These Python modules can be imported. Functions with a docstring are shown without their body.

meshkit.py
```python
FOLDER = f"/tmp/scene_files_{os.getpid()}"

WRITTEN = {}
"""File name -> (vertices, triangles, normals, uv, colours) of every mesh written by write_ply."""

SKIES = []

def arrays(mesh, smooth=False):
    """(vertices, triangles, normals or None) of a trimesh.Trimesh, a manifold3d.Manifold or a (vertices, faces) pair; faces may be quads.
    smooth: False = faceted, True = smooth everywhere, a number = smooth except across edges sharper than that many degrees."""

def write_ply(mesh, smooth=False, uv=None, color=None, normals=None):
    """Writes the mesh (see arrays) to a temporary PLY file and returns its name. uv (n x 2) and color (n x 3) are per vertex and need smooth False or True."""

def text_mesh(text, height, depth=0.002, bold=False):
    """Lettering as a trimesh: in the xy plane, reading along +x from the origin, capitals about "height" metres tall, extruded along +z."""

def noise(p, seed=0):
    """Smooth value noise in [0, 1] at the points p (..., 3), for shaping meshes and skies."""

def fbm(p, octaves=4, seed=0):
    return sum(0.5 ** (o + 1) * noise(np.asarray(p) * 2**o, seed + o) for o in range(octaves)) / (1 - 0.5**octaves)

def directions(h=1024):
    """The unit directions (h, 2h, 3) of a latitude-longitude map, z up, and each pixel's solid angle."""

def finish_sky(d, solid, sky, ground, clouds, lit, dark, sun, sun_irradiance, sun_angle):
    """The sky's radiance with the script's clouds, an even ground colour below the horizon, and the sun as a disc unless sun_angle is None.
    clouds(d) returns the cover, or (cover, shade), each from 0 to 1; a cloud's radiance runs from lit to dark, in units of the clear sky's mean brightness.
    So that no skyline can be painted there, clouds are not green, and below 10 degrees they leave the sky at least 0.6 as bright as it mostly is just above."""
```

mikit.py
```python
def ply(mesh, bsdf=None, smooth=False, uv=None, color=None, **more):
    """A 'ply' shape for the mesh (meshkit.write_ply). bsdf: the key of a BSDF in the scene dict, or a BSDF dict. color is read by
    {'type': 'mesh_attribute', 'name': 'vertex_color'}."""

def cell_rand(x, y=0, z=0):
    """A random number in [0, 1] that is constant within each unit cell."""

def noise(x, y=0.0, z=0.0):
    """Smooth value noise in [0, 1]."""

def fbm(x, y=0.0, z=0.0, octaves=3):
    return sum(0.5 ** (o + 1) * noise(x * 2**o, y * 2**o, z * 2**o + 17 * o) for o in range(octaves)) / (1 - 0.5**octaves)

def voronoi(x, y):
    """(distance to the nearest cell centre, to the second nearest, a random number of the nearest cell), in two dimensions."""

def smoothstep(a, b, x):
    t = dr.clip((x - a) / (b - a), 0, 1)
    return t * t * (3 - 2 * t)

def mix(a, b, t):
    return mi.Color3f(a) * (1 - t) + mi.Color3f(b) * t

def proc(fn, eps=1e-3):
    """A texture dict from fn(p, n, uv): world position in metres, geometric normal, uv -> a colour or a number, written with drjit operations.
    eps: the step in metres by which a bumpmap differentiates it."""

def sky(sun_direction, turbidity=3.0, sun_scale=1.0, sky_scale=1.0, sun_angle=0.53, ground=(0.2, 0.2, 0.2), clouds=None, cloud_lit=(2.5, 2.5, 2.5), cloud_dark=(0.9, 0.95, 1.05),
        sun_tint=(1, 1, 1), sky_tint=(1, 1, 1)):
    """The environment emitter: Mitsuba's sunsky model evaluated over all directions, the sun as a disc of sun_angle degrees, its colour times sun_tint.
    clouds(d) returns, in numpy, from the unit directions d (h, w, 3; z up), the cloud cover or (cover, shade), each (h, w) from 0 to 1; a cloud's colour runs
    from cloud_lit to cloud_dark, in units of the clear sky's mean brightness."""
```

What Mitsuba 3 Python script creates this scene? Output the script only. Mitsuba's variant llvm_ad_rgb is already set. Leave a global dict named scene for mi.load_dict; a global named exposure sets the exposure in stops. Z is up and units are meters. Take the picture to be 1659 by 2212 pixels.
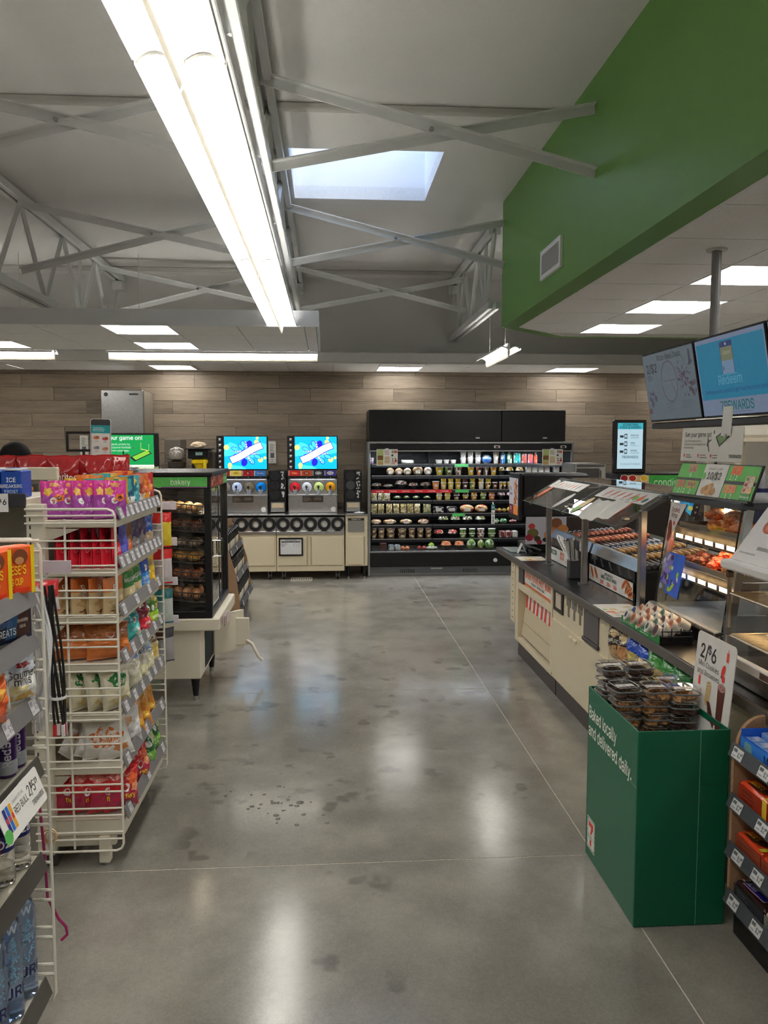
import math, random
import numpy as np, trimesh, drjit as dr, mitsuba as mi
import mikit, meshkit
from mikit import noise, fbm, cell_rand, smoothstep, mix
from shapely.geometry import Polygon, Point, box as sbox

T = mi.ScalarTransform4f
scene, labels = {'type': 'scene'}, {}
rng = random.Random(7)
PI = math.pi

# ------------------------------------------------------------------ camera, sky, large lights, exposure
exposure = 0.28
EYE = (0.0, 0.0, 1.8)
scene['camera'] = {'type': 'perspective', 'fov': 50.72, 'fov_axis': 'x', 'near_clip': 0.05, 'far_clip': 100.0,
                   'to_world': T().look_at(origin=EYE, target=(0.068784, 0.994161, 1.8 - 0.08314), up=(0, 0, 1))}
scene['daylight'] = {**mikit.sky((0.35, -0.5, 0.8), turbidity=4.0, sun_scale=0.0, sky_scale=17.0, sky_tint=(1.0, 0.93, 0.86)), 'sampling_weight': 3.0}
L_TROFFER = (7.4, 7.2, 6.8)        # recessed panels
L_STRIP = (9.0, 8.7, 8.0)          # hanging linear fixtures
L_UP = 1.6                          # the lamps' open tops, relative to their lenses
L_CASE = (9.0, 9.6, 10.5)          # strip lamps inside the open cooler
L_HEAT = (26.0, 18.0, 9.0)         # warming lamps


def lin(c):
    c = np.asarray(c, float) / 255.0
    return np.where(c <= 0.04045, c / 12.92, ((c + 0.055) / 1.055) ** 2.4)


# ------------------------------------------------------------------ materials
def rgb(c):
    return {'type': 'rgb', 'value': [float(x) for x in lin(c)]}


def f_flat(p, n, uv):
    # each mesh keeps its own flat colours in its texture coordinates: u = 256 red + green, v = blue (sRGB bytes)
    u, b = dr.floor(uv.x + 0.5), dr.floor(uv.y + 0.5)
    r = dr.floor((u + 0.5) / 256)
    c = mi.Color3f(r, u - 256 * r, b) / 255
    return dr.select(c <= 0.04045, c / 12.92, dr.power((c + 0.055) / 1.055, 2.4))


VC = mikit.proc(f_flat)


def pr(rough, spec=0.5, metal=0.0, base=VC, **k):
    return {'type': 'twosided', 'bsdf': {'type': 'principled', 'base_color': base, 'roughness': rough, 'specular': spec, 'metallic': metal, **k}}


scene['matte'] = pr(0.75, 0.25)
scene['satin'] = pr(0.38, 0.4)
scene['gloss'] = pr(0.14, 0.5)
scene['film'] = pr(0.2, 0.7)
scene['metal'] = pr(0.27, 0.5, 1.0)
scene['chrome'] = pr(0.1, 0.5, 1.0)
scene['glass'] = {'type': 'thindielectric', 'int_ior': 1.5}
scene['clear'] = {'type': 'thindielectric', 'int_ior': 1.4}
scene['water'] = {'type': 'dielectric', 'int_ior': 1.33}
scene['blue_water'] = {'type': 'dielectric', 'int_ior': 1.33, 'specular_transmittance': {'type': 'rgb', 'value': [0.62, 0.72, 0.9]}}


def f_concrete(p, n, uv):
    x, y = p.x, p.y
    a = fbm(x * 1.3 + 3, y * 1.3, 0.0, 4)
    b = fbm(x * 5 + 11, y * 5, 2.0, 4)
    c = noise(x * 60, y * 60, 5.0)
    d = noise(x * 190, y * 190, 1.0)
    t = 0.55 * a + 0.45 * b
    v = 0.165 + 0.10 * smoothstep(0.25, 0.75, t) + 0.012 * (c - 0.5) + 0.03 * (d - 0.5)
    spot = smoothstep(0.62, 0.78, fbm(x * 9 + 31, y * 9 + 7, 3.0, 3)) * smoothstep(0.55, 0.7, fbm(x * 2.2 + 5, y * 2.2, 9.0, 2))
    v = v * (1 - 0.35 * spot)
    fleck = dr.select(cell_rand(dr.floor(x * 420), dr.floor(y * 420), 4) > 0.9985, 0.10, 0.0)
    v = v + fleck
    return mi.Color3f(v * 1.03, v * 0.975, v * 0.865)


def f_rough(p, n, uv):
    return 0.115 + 0.11 * fbm(p.x * 2.3, p.y * 2.3, 4.0, 3)


PLANK_H, PLANK_L = 0.187, 1.22


def f_wood(p, n, uv):
    r = dr.floor(p.z / PLANK_H)
    off = r * 0.37 - dr.floor(r * 0.37)
    c = dr.floor((p.x + 20) / PLANK_L + off)
    tone = cell_rand(r, c, 3)
    s = cell_rand(r, c, 8) * 40
    g = fbm(p.x * 2.2 + s, p.z * 26, s, 4)
    g2 = fbm(p.x * 7 + s, p.z * 110, 2 + s, 3)
    v = 0.215 + 0.10 * (tone - 0.5) + 0.13 * (g - 0.5) + 0.08 * (g2 - 0.5)
    v = dr.maximum(v, 0.04)
    return mi.Color3f(v * 1.16, v * 0.93, v * 0.70)


def f_tile(p, n, uv):
    v = 0.78 + 0.05 * (noise(p.x * 260, p.y * 260, 1.0) - 0.5) - 0.05 * smoothstep(0.68, 0.8, noise(p.x * 120, p.y * 120, 3.0))
    return mi.Color3f(v, v * 0.985, v * 0.96)


def f_deck(p, n, uv):
    v = 0.62 + 0.03 * (fbm(p.x * 1.1, p.y * 1.1, p.z * 2, 3) - 0.5) + 0.02 * (noise(p.x * 80, p.y * 80, p.z * 80) - 0.5)
    return mi.Color3f(v, v * 0.985, v * 0.955)


def f_green(p, n, uv):
    v = 1 + 0.05 * (fbm(p.y * 1.5, p.z * 1.5, p.x, 3) - 0.5)
    return mi.Color3f(0.098 * v, 0.235 * v, 0.045 * v)


def f_steel(p, n, uv):
    v = 0.56 + 0.10 * (fbm(p.x * 30, p.y * 3, p.z * 30, 3) - 0.5)
    return mi.Color3f(v, v, v * 1.01)


def f_mdf(p, n, uv):
    v = 0.8 + 0.4 * noise(p.x * 300, p.y * 300, p.z * 300)
    return mi.Color3f(0.36 * v, 0.22 * v, 0.13 * v)


scene['concrete'] = pr(mikit.proc(f_rough), 0.55, base=mikit.proc(f_concrete))
scene['wood'] = pr(0.42, 0.4, base=mikit.proc(f_wood))
scene['tile'] = pr(0.9, 0.2, base=mikit.proc(f_tile))
scene['deck'] = pr(0.85, 0.2, base=mikit.proc(f_deck))
scene['green_paint'] = pr(0.42, 0.4, base=mikit.proc(f_green))
scene['steel'] = pr(0.27, 0.5, 1.0, base=mikit.proc(f_steel))
scene['mdf'] = pr(0.8, 0.2, base=mikit.proc(f_mdf))
NOVC = {'concrete', 'wood', 'tile', 'deck', 'green_paint', 'steel', 'mdf', 'glass', 'clear', 'water', 'blue_water'}

# ------------------------------------------------------------------ mesh helpers: a mesh is (vertices, triangles[, colours])
def J(*ms):
    ms = [m for m in ms if m is not None]
    v, f, c, n = [], [], [], 0
    hasc = any(len(m) > 2 and m[2] is not None for m in ms)
    for m in ms:
        v.append(m[0]); f.append(np.asarray(m[1]) + n); n += len(m[0])
        if hasc:
            c.append(m[2])
    return (np.vstack(v), np.vstack(f)) + ((np.vstack(c),) if hasc else ())


QF = np.array([[0, 1, 3], [0, 3, 2], [4, 6, 7], [4, 7, 5], [0, 4, 5], [0, 5, 1], [2, 3, 7], [2, 7, 6], [0, 2, 6], [0, 6, 4], [1, 5, 7], [1, 7, 3]])


def B(x0, x1, y0, y1, z0, z1):
    return np.array([[x, y, z] for x in (x0, x1) for y in (y0, y1) for z in (z0, z1)], float), QF


def RB(x0, x1, y0, y1, z0, z1, r=0.006):
    """box with chamfered edges"""
    c = np.array([(x0 + x1) / 2, (y0 + y1) / 2, (z0 + z1) / 2]); h = np.array([x1 - x0, y1 - y0, z1 - z0]) / 2
    r = min(r, 0.45 * min(h))
    pts = []
    for a in range(3):
        for s in np.ndindex(2, 2, 2):
            sg = np.array(s) * 2 - 1
            e = h - r; e[a] = h[a]
            pts.append(c + sg * e)
    hull = trimesh.convex.convex_hull(np.array(pts))
    return np.array(hull.vertices), np.array(hull.faces)


def basis(d):
    d = np.asarray(d, float); d = d / np.linalg.norm(d)
    a = np.array([0, 0, 1.0]) if abs(d[2]) < 0.9 else np.array([1.0, 0, 0])
    u = np.cross(d, a); u /= np.linalg.norm(u)
    return u, np.cross(d, u), d


def TUBE(pts, r, n=6, caps=True):
    p = np.asarray(pts, float)
    r = np.broadcast_to(np.asarray(r, float), (len(p),))
    t = np.gradient(p, axis=0); t /= np.linalg.norm(t, axis=1, keepdims=True) + 1e-12
    u, w, _ = basis(t[0]); rings = []
    for i in range(len(p)):
        u = u - t[i] * np.dot(u, t[i]); u /= np.linalg.norm(u) + 1e-12; w = np.cross(t[i], u)
        a = np.arange(n) * 2 * PI / n
        rings.append(p[i] + r[i] * (np.cos(a)[:, None] * u + np.sin(a)[:, None] * w))
    v = np.vstack(rings); f = []
    for i in range(len(p) - 1):
        for j in range(n):
            a, b = i * n + j, i * n + (j + 1) % n
            f += [[a, b, b + n], [a, b + n, a + n]]
    if caps:
        v = np.vstack([v, p[:1], p[-1:]]); k = len(v)
        for j in range(n):
            f += [[k - 2, (j + 1) % n, j], [k - 1, (len(p) - 1) * n + j, (len(p) - 1) * n + (j + 1) % n]]
    return v, np.array(f)


def CYL(p0, p1, r, n=16):
    return TUBE([p0, p1], r, n)


def LATHE(prof, n=20, c=(0, 0, 0)):
    """profile [(r, z)...] around z"""
    a = np.arange(n) * 2 * PI / n
    v = np.vstack([np.stack([r * np.cos(a), r * np.sin(a), np.full(n, z)], 1) for r, z in prof]) + np.asarray(c, float)
    f = []
    for i in range(len(prof) - 1):
        for j in range(n):
            p, q = i * n + j, i * n + (j + 1) % n
            f += [[p, q, q + n], [p, q + n, p + n]]
    return v, np.array(f)


def EXT(poly, h, z0=0.0):
    """polygon (list of xy or shapely) extruded along +z"""
    poly = poly if isinstance(poly, Polygon) else Polygon(poly)
    m = trimesh.creation.extrude_polygon(poly, h, engine='earcut')
    v = np.array(m.vertices); v[:, 2] += z0
    return v, np.array(m.faces)


def PLANE(o, u, w):
    o, u, w = (np.asarray(k, float) for k in (o, u, w))
    return np.array([o, o + u, o + u + w, o + w]), np.array([[0, 1, 2], [0, 2, 3]])


def MAP(m, o, ex, ey, ez):
    """local axes -> world"""
    A = np.stack([np.asarray(k, float) for k in (ex, ey, ez)], 0)
    return (np.asarray(m[0]) @ A + np.asarray(o, float), m[1]) + tuple(m[2:])


def MV(m, x=0, y=0, z=0, rz=0.0, rx=0.0, ry=0.0, s=1.0):
    v = np.asarray(m[0]) * s
    for ang, (i, j) in ((rx, (1, 2)), (ry, (2, 0)), (rz, (0, 1))):
        if ang:
            c, si = math.cos(ang), math.sin(ang); w = v.copy()
            w[:, i] = c * v[:, i] - si * v[:, j]; w[:, j] = si * v[:, i] + c * v[:, j]; v = w
    return (v + np.array([x, y, z]), m[1]) + tuple(m[2:])


def ELL(rx, ry, rz, sub=2):
    m = trimesh.creation.icosphere(sub)
    return np.array(m.vertices) * [rx, ry, rz], np.array(m.faces)


def LUMP(rx, ry, rz, seed, amp=0.18, fr=1.6, sub=3):
    v, f = ELL(1, 1, 1, sub)
    k = 1 + amp * 2 * (meshkit.fbm(v * fr + seed * 7.3, 3, seed) - 0.5)
    return v * k[:, None] * [rx, ry, rz], f


def COL(m, c):
    """the mesh with one colour"""
    return m[0], m[1], np.tile(lin(c), (len(m[0]), 1))


# ------------------------------------------------------------------ scene entries
_used = {}


def key_of(name):
    k = _used.get(name, 0); _used[name] = k + 1
    return name if k == 0 else f'{name}_{k:03d}'


def thing(name, label, cat, group=None):
    k = key_of(name)
    labels[k] = {'label': label, 'category': cat}
    if group:
        labels[k]['group'] = group
    return k


def pack(c):
    c = np.clip(np.atleast_2d(c), 0, 1)
    c = np.where(c <= 0.0031308, 12.92 * c, 1.055 * np.maximum(c, 1e-9) ** (1 / 2.4) - 0.055)
    k = np.rint(c * 255)
    return np.stack([k[:, 0] * 256 + k[:, 1], k[:, 2]], 1)


def ply_of(mesh, mat, col, smooth):
    v, f, c = mesh[0], mesh[1], (mesh[2] if len(mesh) > 2 else None)
    n = None
    if smooth:
        if c is not None or smooth is True:
            v, f, n = meshkit.arrays((v, f), True)
        else:
            v, f, n = meshkit.arrays((v, f), smooth)
    uv = None
    if mat not in NOVC:
        if c is None:
            uv = np.tile(pack(lin(col)), (len(v), 1))
        else:
            uv = pack(c)
            f = np.asarray(f)
            if len(c) == len(f) and len(c) != len(v):
                uv = np.repeat(uv, 3, 0)
                v, n = v[f].reshape(-1, 3), None if n is None else n[f].reshape(-1, 3)
                f = np.arange(len(v)).reshape(-1, 3)
            elif (uv[f[:, 0]] != uv[f[:, 1]]).any() or (uv[f[:, 0]] != uv[f[:, 2]]).any():
                uv = np.repeat(uv[f[:, 0]], 3, 0)
                v, n = v[f].reshape(-1, 3), None if n is None else n[f].reshape(-1, 3)
                f = np.arange(len(v)).reshape(-1, 3)
    path = meshkit.write_ply((v, f), False, uv, None, normals=n)
    return {'type': 'ply', 'filename': path, 'face_normals': n is None, 'bsdf': {'type': 'ref', 'id': mat}}


def part(parent, name, mesh, mat='matte', col=(200, 200, 200), smooth=False, label=None, kind=None, emit=None, weight=None):
    k = key_of(f'{parent}__{name}') if parent else name
    d = ply_of(mesh, mat, col, smooth) if not isinstance(mesh, dict) else dict(mesh)
    if emit is not None:
        d['emitter'] = {'type': 'area', 'radiance': {'type': 'rgb', 'value': [float(x) for x in emit]}}
        if weight is not None:
            d['emitter']['sampling_weight'] = float(weight)
    scene[k] = d
    if label:
        labels.setdefault(k, {})['label'] = label
    if kind:
        labels.setdefault(k, {})['kind'] = kind
    return k


def solo(name, label, cat, mesh, mat='matte', col=(200, 200, 200), smooth=False, group=None, kind=None, **kw):
    """a thing that is one mesh"""
    k = thing(name, label, cat, group)
    if kind:
        labels[k]['kind'] = kind
    return part('', k, mesh, mat, col, smooth, **kw)


def struct(name, mesh, mat, col=(200, 200, 200), **kw):
    k = key_of(name)
    part('', k, mesh, mat, col, kind='structure', **kw)
    return k


_txt = {}


def TXT(s, h, bold=False):
    """flat lettering: triangles of the upper face only, in xy"""
    if (s, bold) not in _txt:
        m = meshkit.text_mesh(s, 1.0, 0.01, bold)
        v, f = np.array(m.vertices), np.array(m.faces)
        nz = np.cross(v[f[:, 1]] - v[f[:, 0]], v[f[:, 2]] - v[f[:, 0]])[:, 2]
        f = f[(v[f][:, :, 2].min(1) > 0.005) & (nz > 0)]
        u, inv = np.unique(f, return_inverse=True)
        _txt[s, bold] = (v[u] * [1, 1, 0], inv.reshape(-1, 3))
    v, f = _txt[s, bold]
    return v * h, f


class Art:
    """flat print on a plane: o = lower left corner, ex to the right, ey up; u, v in metres"""

    def __init__(self, o, ex, ey):
        self.o, self.ex, self.ey = (np.asarray(k, float) for k in (o, ex, ey))
        self.ex /= np.linalg.norm(self.ex); self.ey /= np.linalg.norm(self.ey)
        self.n = np.cross(self.ex, self.ey)
        self.items, self.k = [], 0

    def add(self, m2, col, lift=None):
        self.k += 1
        w = 0.0005 + 0.00003 * self.k if lift is None else lift
        v = self.o + m2[0][:, :1] * self.ex + m2[0][:, 1:2] * self.ey + w * self.n
        self.items.append((v, np.asarray(m2[1]), col))
        return self

    def rect(self, u0, v0, u1, v1, col):
        return self.add((np.array([[u0, v0], [u1, v0], [u1, v1], [u0, v1]], float), [[0, 1, 2], [0, 2, 3]]), col)

    def poly(self, pts, col):
        v, f = trimesh.creation.triangulate_polygon(Polygon(pts), engine='earcut')
        return self.add((v, f), col)

    def disc(self, u, v, r, col, ry=None, n=24, rot=0.0):
        a = np.arange(n) * 2 * PI / n; ry = r if ry is None else ry
        x, y = r * np.cos(a), ry * np.sin(a); c, s = math.cos(rot), math.sin(rot)
        pts = np.vstack([np.stack([u + c * x - s * y, v + s * x + c * y], 1), [[u, v]]])
        return self.add((pts, [[i, (i + 1) % n, n] for i in range(n)]), col)

    def text(self, s, u, v, h, col, bold=False, sx=1.0, align='l', rot=0.0):
        m = TXT(s, h, bold); p = m[0][:, :2] * [sx, 1]
        w = p[:, 0].max()
        p = p - [w / 2 if align == 'c' else w if align == 'r' else 0, 0]
        if rot:
            c, si = math.cos(rot), math.sin(rot); p = p @ np.array([[c, si], [-si, c]])
        return self.add((p + [u, v], m[1]), col)

    def lines(self, u0, v0, u1, v1, n, col, seed=0, frac=0.45):
        r = random.Random(seed); h = (v1 - v0) / n
        for i in range(n):
            y = v1 - (i + 1) * h + h * (1 - frac) / 2
            self.rect(u0, y, u0 + (u1 - u0) * r.uniform(0.55, 1), y + h * frac, col)
        return self

    def mesh(self):
        return J(*[(v, f, np.tile(lin(c), (len(v), 1))) for v, f, c in self.items])

    def build(self, parent, name='print', mat='satin'):
        return part(parent, name, self.mesh(), mat)

    def glow(self, parent, name, gain, weight=0.02):
        """each colour of a lit screen is a glowing part"""
        by = {}
        for v, f, c in self.items:
            by.setdefault(tuple(c), []).append((v, f))
        for c, ms in by.items():
            part(parent, name, J(*ms), 'satin', (8, 8, 8), emit=lin(c) * gain, weight=weight)
# ------------------------------------------------------------------ the setting
YW, ZC, ZR = 12.0, 2.86, 4.15           # plank wall, low ceiling at the back, roof deck
XL, XR, YF = -7.5, 5.6, -4.5
fl = struct('floor', B(XL, XR, YF, YW, -0.12, -0.006), 'matte', (150, 147, 138))
xs, ys = [XL, -3.72, -1.28 - 0.0, 1.16, 3.6, XR], [YF, -1.52, 0.92, 3.36, 5.80, 8.24, 10.68, YW]
xs = [XL, -3.72, 1.16, XR]
for i in range(len(xs) - 1):
    for j in range(len(ys) - 1):
        if j:
            part(fl, 'joint_filler', B(xs[i], xs[i + 1], ys[j] - 0.0028, ys[j] + 0.0028, -0.02, -0.0012), 'matte', (196, 190, 178))
        if i:
            part(fl, 'joint_filler', B(xs[i] - 0.0028, xs[i] + 0.0028, ys[j] + .003, ys[j + 1] - .003, -0.02, -0.0012), 'matte', (196, 190, 178))
        part(fl, 'slab', B(xs[i] + 0.003, xs[i + 1] - 0.003, ys[j] + 0.003, ys[j + 1] - 0.003, -0.03, 0.0), 'concrete')

# back wall of wood-look planks
wb = struct('wall_back', B(XL, XR, YW + 0.012, YW + 0.15, 0, ZR), 'matte', (70, 60, 50))
for r in range(16):
    off = (r * 0.37) % 1.0
    z0, z1 = r * PLANK_H, min((r + 1) * PLANK_H, ZC + 0.02)
    if z1 - z0 < 0.03:
        continue
    c0 = math.floor((XL + 20) / PLANK_L + off)
    for c in range(c0, c0 + 13):
        a, b = (c - off) * PLANK_L - 20, (c + 1 - off) * PLANK_L - 20
        a, b = max(a, XL), min(b, XR)
        if b - a > 0.02:
            part(wb, 'plank', B(a + 0.002, b - 0.002, YW - 0.002 * ((r * 7 + c * 3) % 3) * 0.5, YW + 0.014, z0 + 0.002, z1 - 0.002), 'wood')
struct('wall_back_upper', B(XL, XR, 11.7, 11.85, ZC + 0.12, ZR), 'deck')
struct('trim_back_ledge', J(B(XL, XR, 10.8, 11.86, ZC + 0.02, ZC + 0.145)), 'deck')
struct('wall_left', B(XL - 0.15, XL, YF, YW, 0, ZR), 'deck')
struct('wall_right_far', B(XR, XR + 0.15, YF, YW, 0, ZR), 'matte', (178, 172, 160))
struct('wall_front', B(XL, XR, YF - 0.15, YF, 0, ZR), 'matte', (190, 187, 180))

# roof deck with the skylight opening
SX0, SX1, SY0, SY1 = -0.30, 0.95, 6.70, 8.02
roof = struct('ceiling', J(B(XL, SX0, YF, YW, ZR, ZR + 0.12), B(SX1, XR, YF, YW, ZR, ZR + 0.12),
                           B(SX0, SX1, YF, SY0, ZR, ZR + 0.12), B(SX0, SX1, SY1, YW, ZR, ZR + 0.12)), 'deck')
g = 0.06
well = []
for (a, b, c, d) in ((SX0 - g, SX0, SY0 - g, SY1 + g), (SX1, SX1 + g, SY0 - g, SY1 + g), (SX0, SX1, SY0 - g, SY0), (SX0, SX1, SY1, SY1 + g)):
    well.append(B(a, b, c, d, ZR + 0.002, ZR + 0.75))
part(roof, 'skylight_well', J(*well), 'matte', (238, 240, 242))
part(roof, 'skylight_pane', PLANE((SX0 - g, SY0 - g, ZR + 0.74), (SX1 - SX0 + 2 * g, 0, 0), (0, SY1 - SY0 + 2 * g, 0)), 'glass')
for y in (5.84, 0.4, 11.2):
    part(roof, 'deck_seam', RB(-7.4, 1.715, y - 0.03, y + 0.03, ZR - 0.05, ZR + 0.001, 0.01), 'matte', (172, 170, 165))

# green bulkhead over the counters, its ceiling of tiles
GX, GZ = 1.72, 2.95
struct('wall_right', EXT([(GX, YF), (GX, 8.03), (2.42, 8.72), (XR, 8.72), (XR, 8.58), (2.5, 8.58), (1.885, 7.98), (1.885, YF)], ZR - GZ, GZ), 'green_paint')
sf = struct('ceiling_right', EXT([(1.884, YF), (1.884, 7.98), (2.5, 8.59), (XR, 8.59), (XR, YF)], 0.05, GZ + 0.016), 'matte', (196, 194, 188))
gx = [1.9, 2.6, 3.24, 3.88, 4.52, 5.16, XR - 0.01]
gy = [5.16 + 0.64 * k for k in range(-15, 6)]
TR_R = [(2.6, 5.16 + 1.28 * k) for k in range(-6, 3)] + [(4.52, 5.16 + 1.28 * k) for k in range(-4, 3, 2)]
clip = Polygon([(1.89, YF), (1.89, 7.98), (2.5, 8.58), (XR, 8.58), (XR, YF)])
for i in range(len(gx) - 1):
    for j in range(len(gy) - 1):
        if gy[j] < 0.5 or any(abs(gx[i] - a) < 0.05 and abs(gy[j] - b) < 0.05 for a, b in TR_R):
            continue
        t = sbox(gx[i] + 0.004, gy[j] + 0.004, gx[i + 1] - 0.004, gy[j + 1] - 0.004).intersection(clip)
        if t.area > 0.01:
            part(sf, 'ceiling_tile', EXT(t, 0.014, GZ), 'tile')
part(sf, 'edge_trim', EXT(Polygon([(1.884, 0), (1.884, 7.985), (2.5, 8.59), (XR, 8.59), (XR, 8.565), (2.51, 8.565), (1.906, 7.97), (1.906, 0)]), 0.02, GZ - 0.003), 'matte', (225, 224, 220))

# dropped ceiling on the left
cz = 2.92
cl = struct('ceiling_left', B(XL, -0.10, 7.9, 9.95, cz + 0.016, cz + 0.05), 'matte', (196, 194, 188))
part(cl, 'fascia', J(B(XL, -0.095, 7.88, 7.9, cz - 0.002, cz + 0.15), B(-0.10, -0.08, 7.88, 9.95, cz - 0.002, cz + 0.15)), 'matte', (218, 220, 222))
TR_L = [(-2.14, 7.9), (-2.14, 9.2), (-4.06, 9.2), (-4.06, 7.9)]
lx = [-0.22 - 0.64 * k for k in range(0, 12)]
lx = [-0.105] + lx
ly = [7.905, 8.56, 9.2, 9.84, 9.95]
for i in range(len(lx) - 1):
    for j in range(len(ly) - 1):
        if not any(abs(lx[i + 1] - a) < 0.05 and abs(ly[j] - b) < 0.05 for a, b in TR_L):
            part(cl, 'ceiling_tile', B(lx[i + 1] + 0.004, lx[i] - 0.004, ly[j] + 0.004, ly[j + 1] - 0.004, cz, cz + 0.014), 'tile')

# low ceiling along the back wall
cb = struct('ceiling_back', B(XL, XR, 10.8, YW + 0.01, ZC + 0.016, ZC + 0.04), 'matte', (196, 194, 188))
TR_B = [(-2.46, 11.2), (0.70, 11.2), (3.18, 11.2), (-4.4, 11.2), (5.0, 11.2), (-6.3, 11.2)]
bx = [0.70 + 0.62 * k for k in range(-13, 8)]
for i in range(len(bx) - 1):
    for (a, b) in ((10.805, 11.2), (11.2, 11.84), (11.84, 11.99)):
        if not (a == 11.2 and any(abs(bx[i] - t) < 0.1 for t, _ in TR_B)):
            part(cb, 'ceiling_tile', B(bx[i] + 0.004, bx[i + 1] - 0.004, a + 0.004, b - 0.004, ZC, ZC + 0.014), 'tile')


# ------------------------------------------------------------------ lamps
def troffer(x, y, w, d, z, label, group=None):
    t = thing('ceiling_light', label, 'ceiling light', group)
    fr = 0.012
    part(t, 'frame', J(B(x, x + w, y, y + fr, z - 0.002, z + 0.02), B(x, x + w, y + d - fr, y + d, z - 0.002, z + 0.02),
                       B(x, x + fr, y, y + d, z - 0.002, z + 0.02), B(x + w - fr, x + w, y, y + d, z - 0.002, z + 0.02)), 'matte', (235, 235, 232))
    part(t, 'diffuser', (PLANE((x + fr, y + fr, z + 0.004), (0, d - 2 * fr, 0), (w - 2 * fr, 0, 0))), 'matte', (235, 235, 235), emit=L_TROFFER, weight=1.0)


names = {8.0: 'farthest of the three square panel lights over the food counter', 6.72: 'middle one of the three square panel lights over the food counter', 5.44: 'nearest square panel light over the food counter, cut by the right edge'}
for x, y in TR_R:
    seen = x == 2.6 and y > 5
    lab = {0: 'nearest of the three square panel lights over the food counter, cut off at the right', 1: 'middle one of the three square panel lights over the food counter', 2: 'farthest of the three square panel lights over the food counter'}[round((y - 5.16) / 1.28)] if seen else 'square panel light in the tiled ceiling over the kitchen, out of view'
    troffer(x, y, 0.64, 0.64, GZ, lab, None if seen else 'kitchen panel lights')
for (x, y), lab in zip(TR_L, ('nearer square panel light in the dropped white ceiling left of the long lamp', 'farther square panel light in the dropped white ceiling, just above the hanging strip lamp',
                              'square panel light in the dropped ceiling at the left edge', 'square panel light of the dropped ceiling, beyond the left edge')):
    troffer(x, y, 0.64, 0.65 if y < 8 else 0.63, cz, lab)
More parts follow.
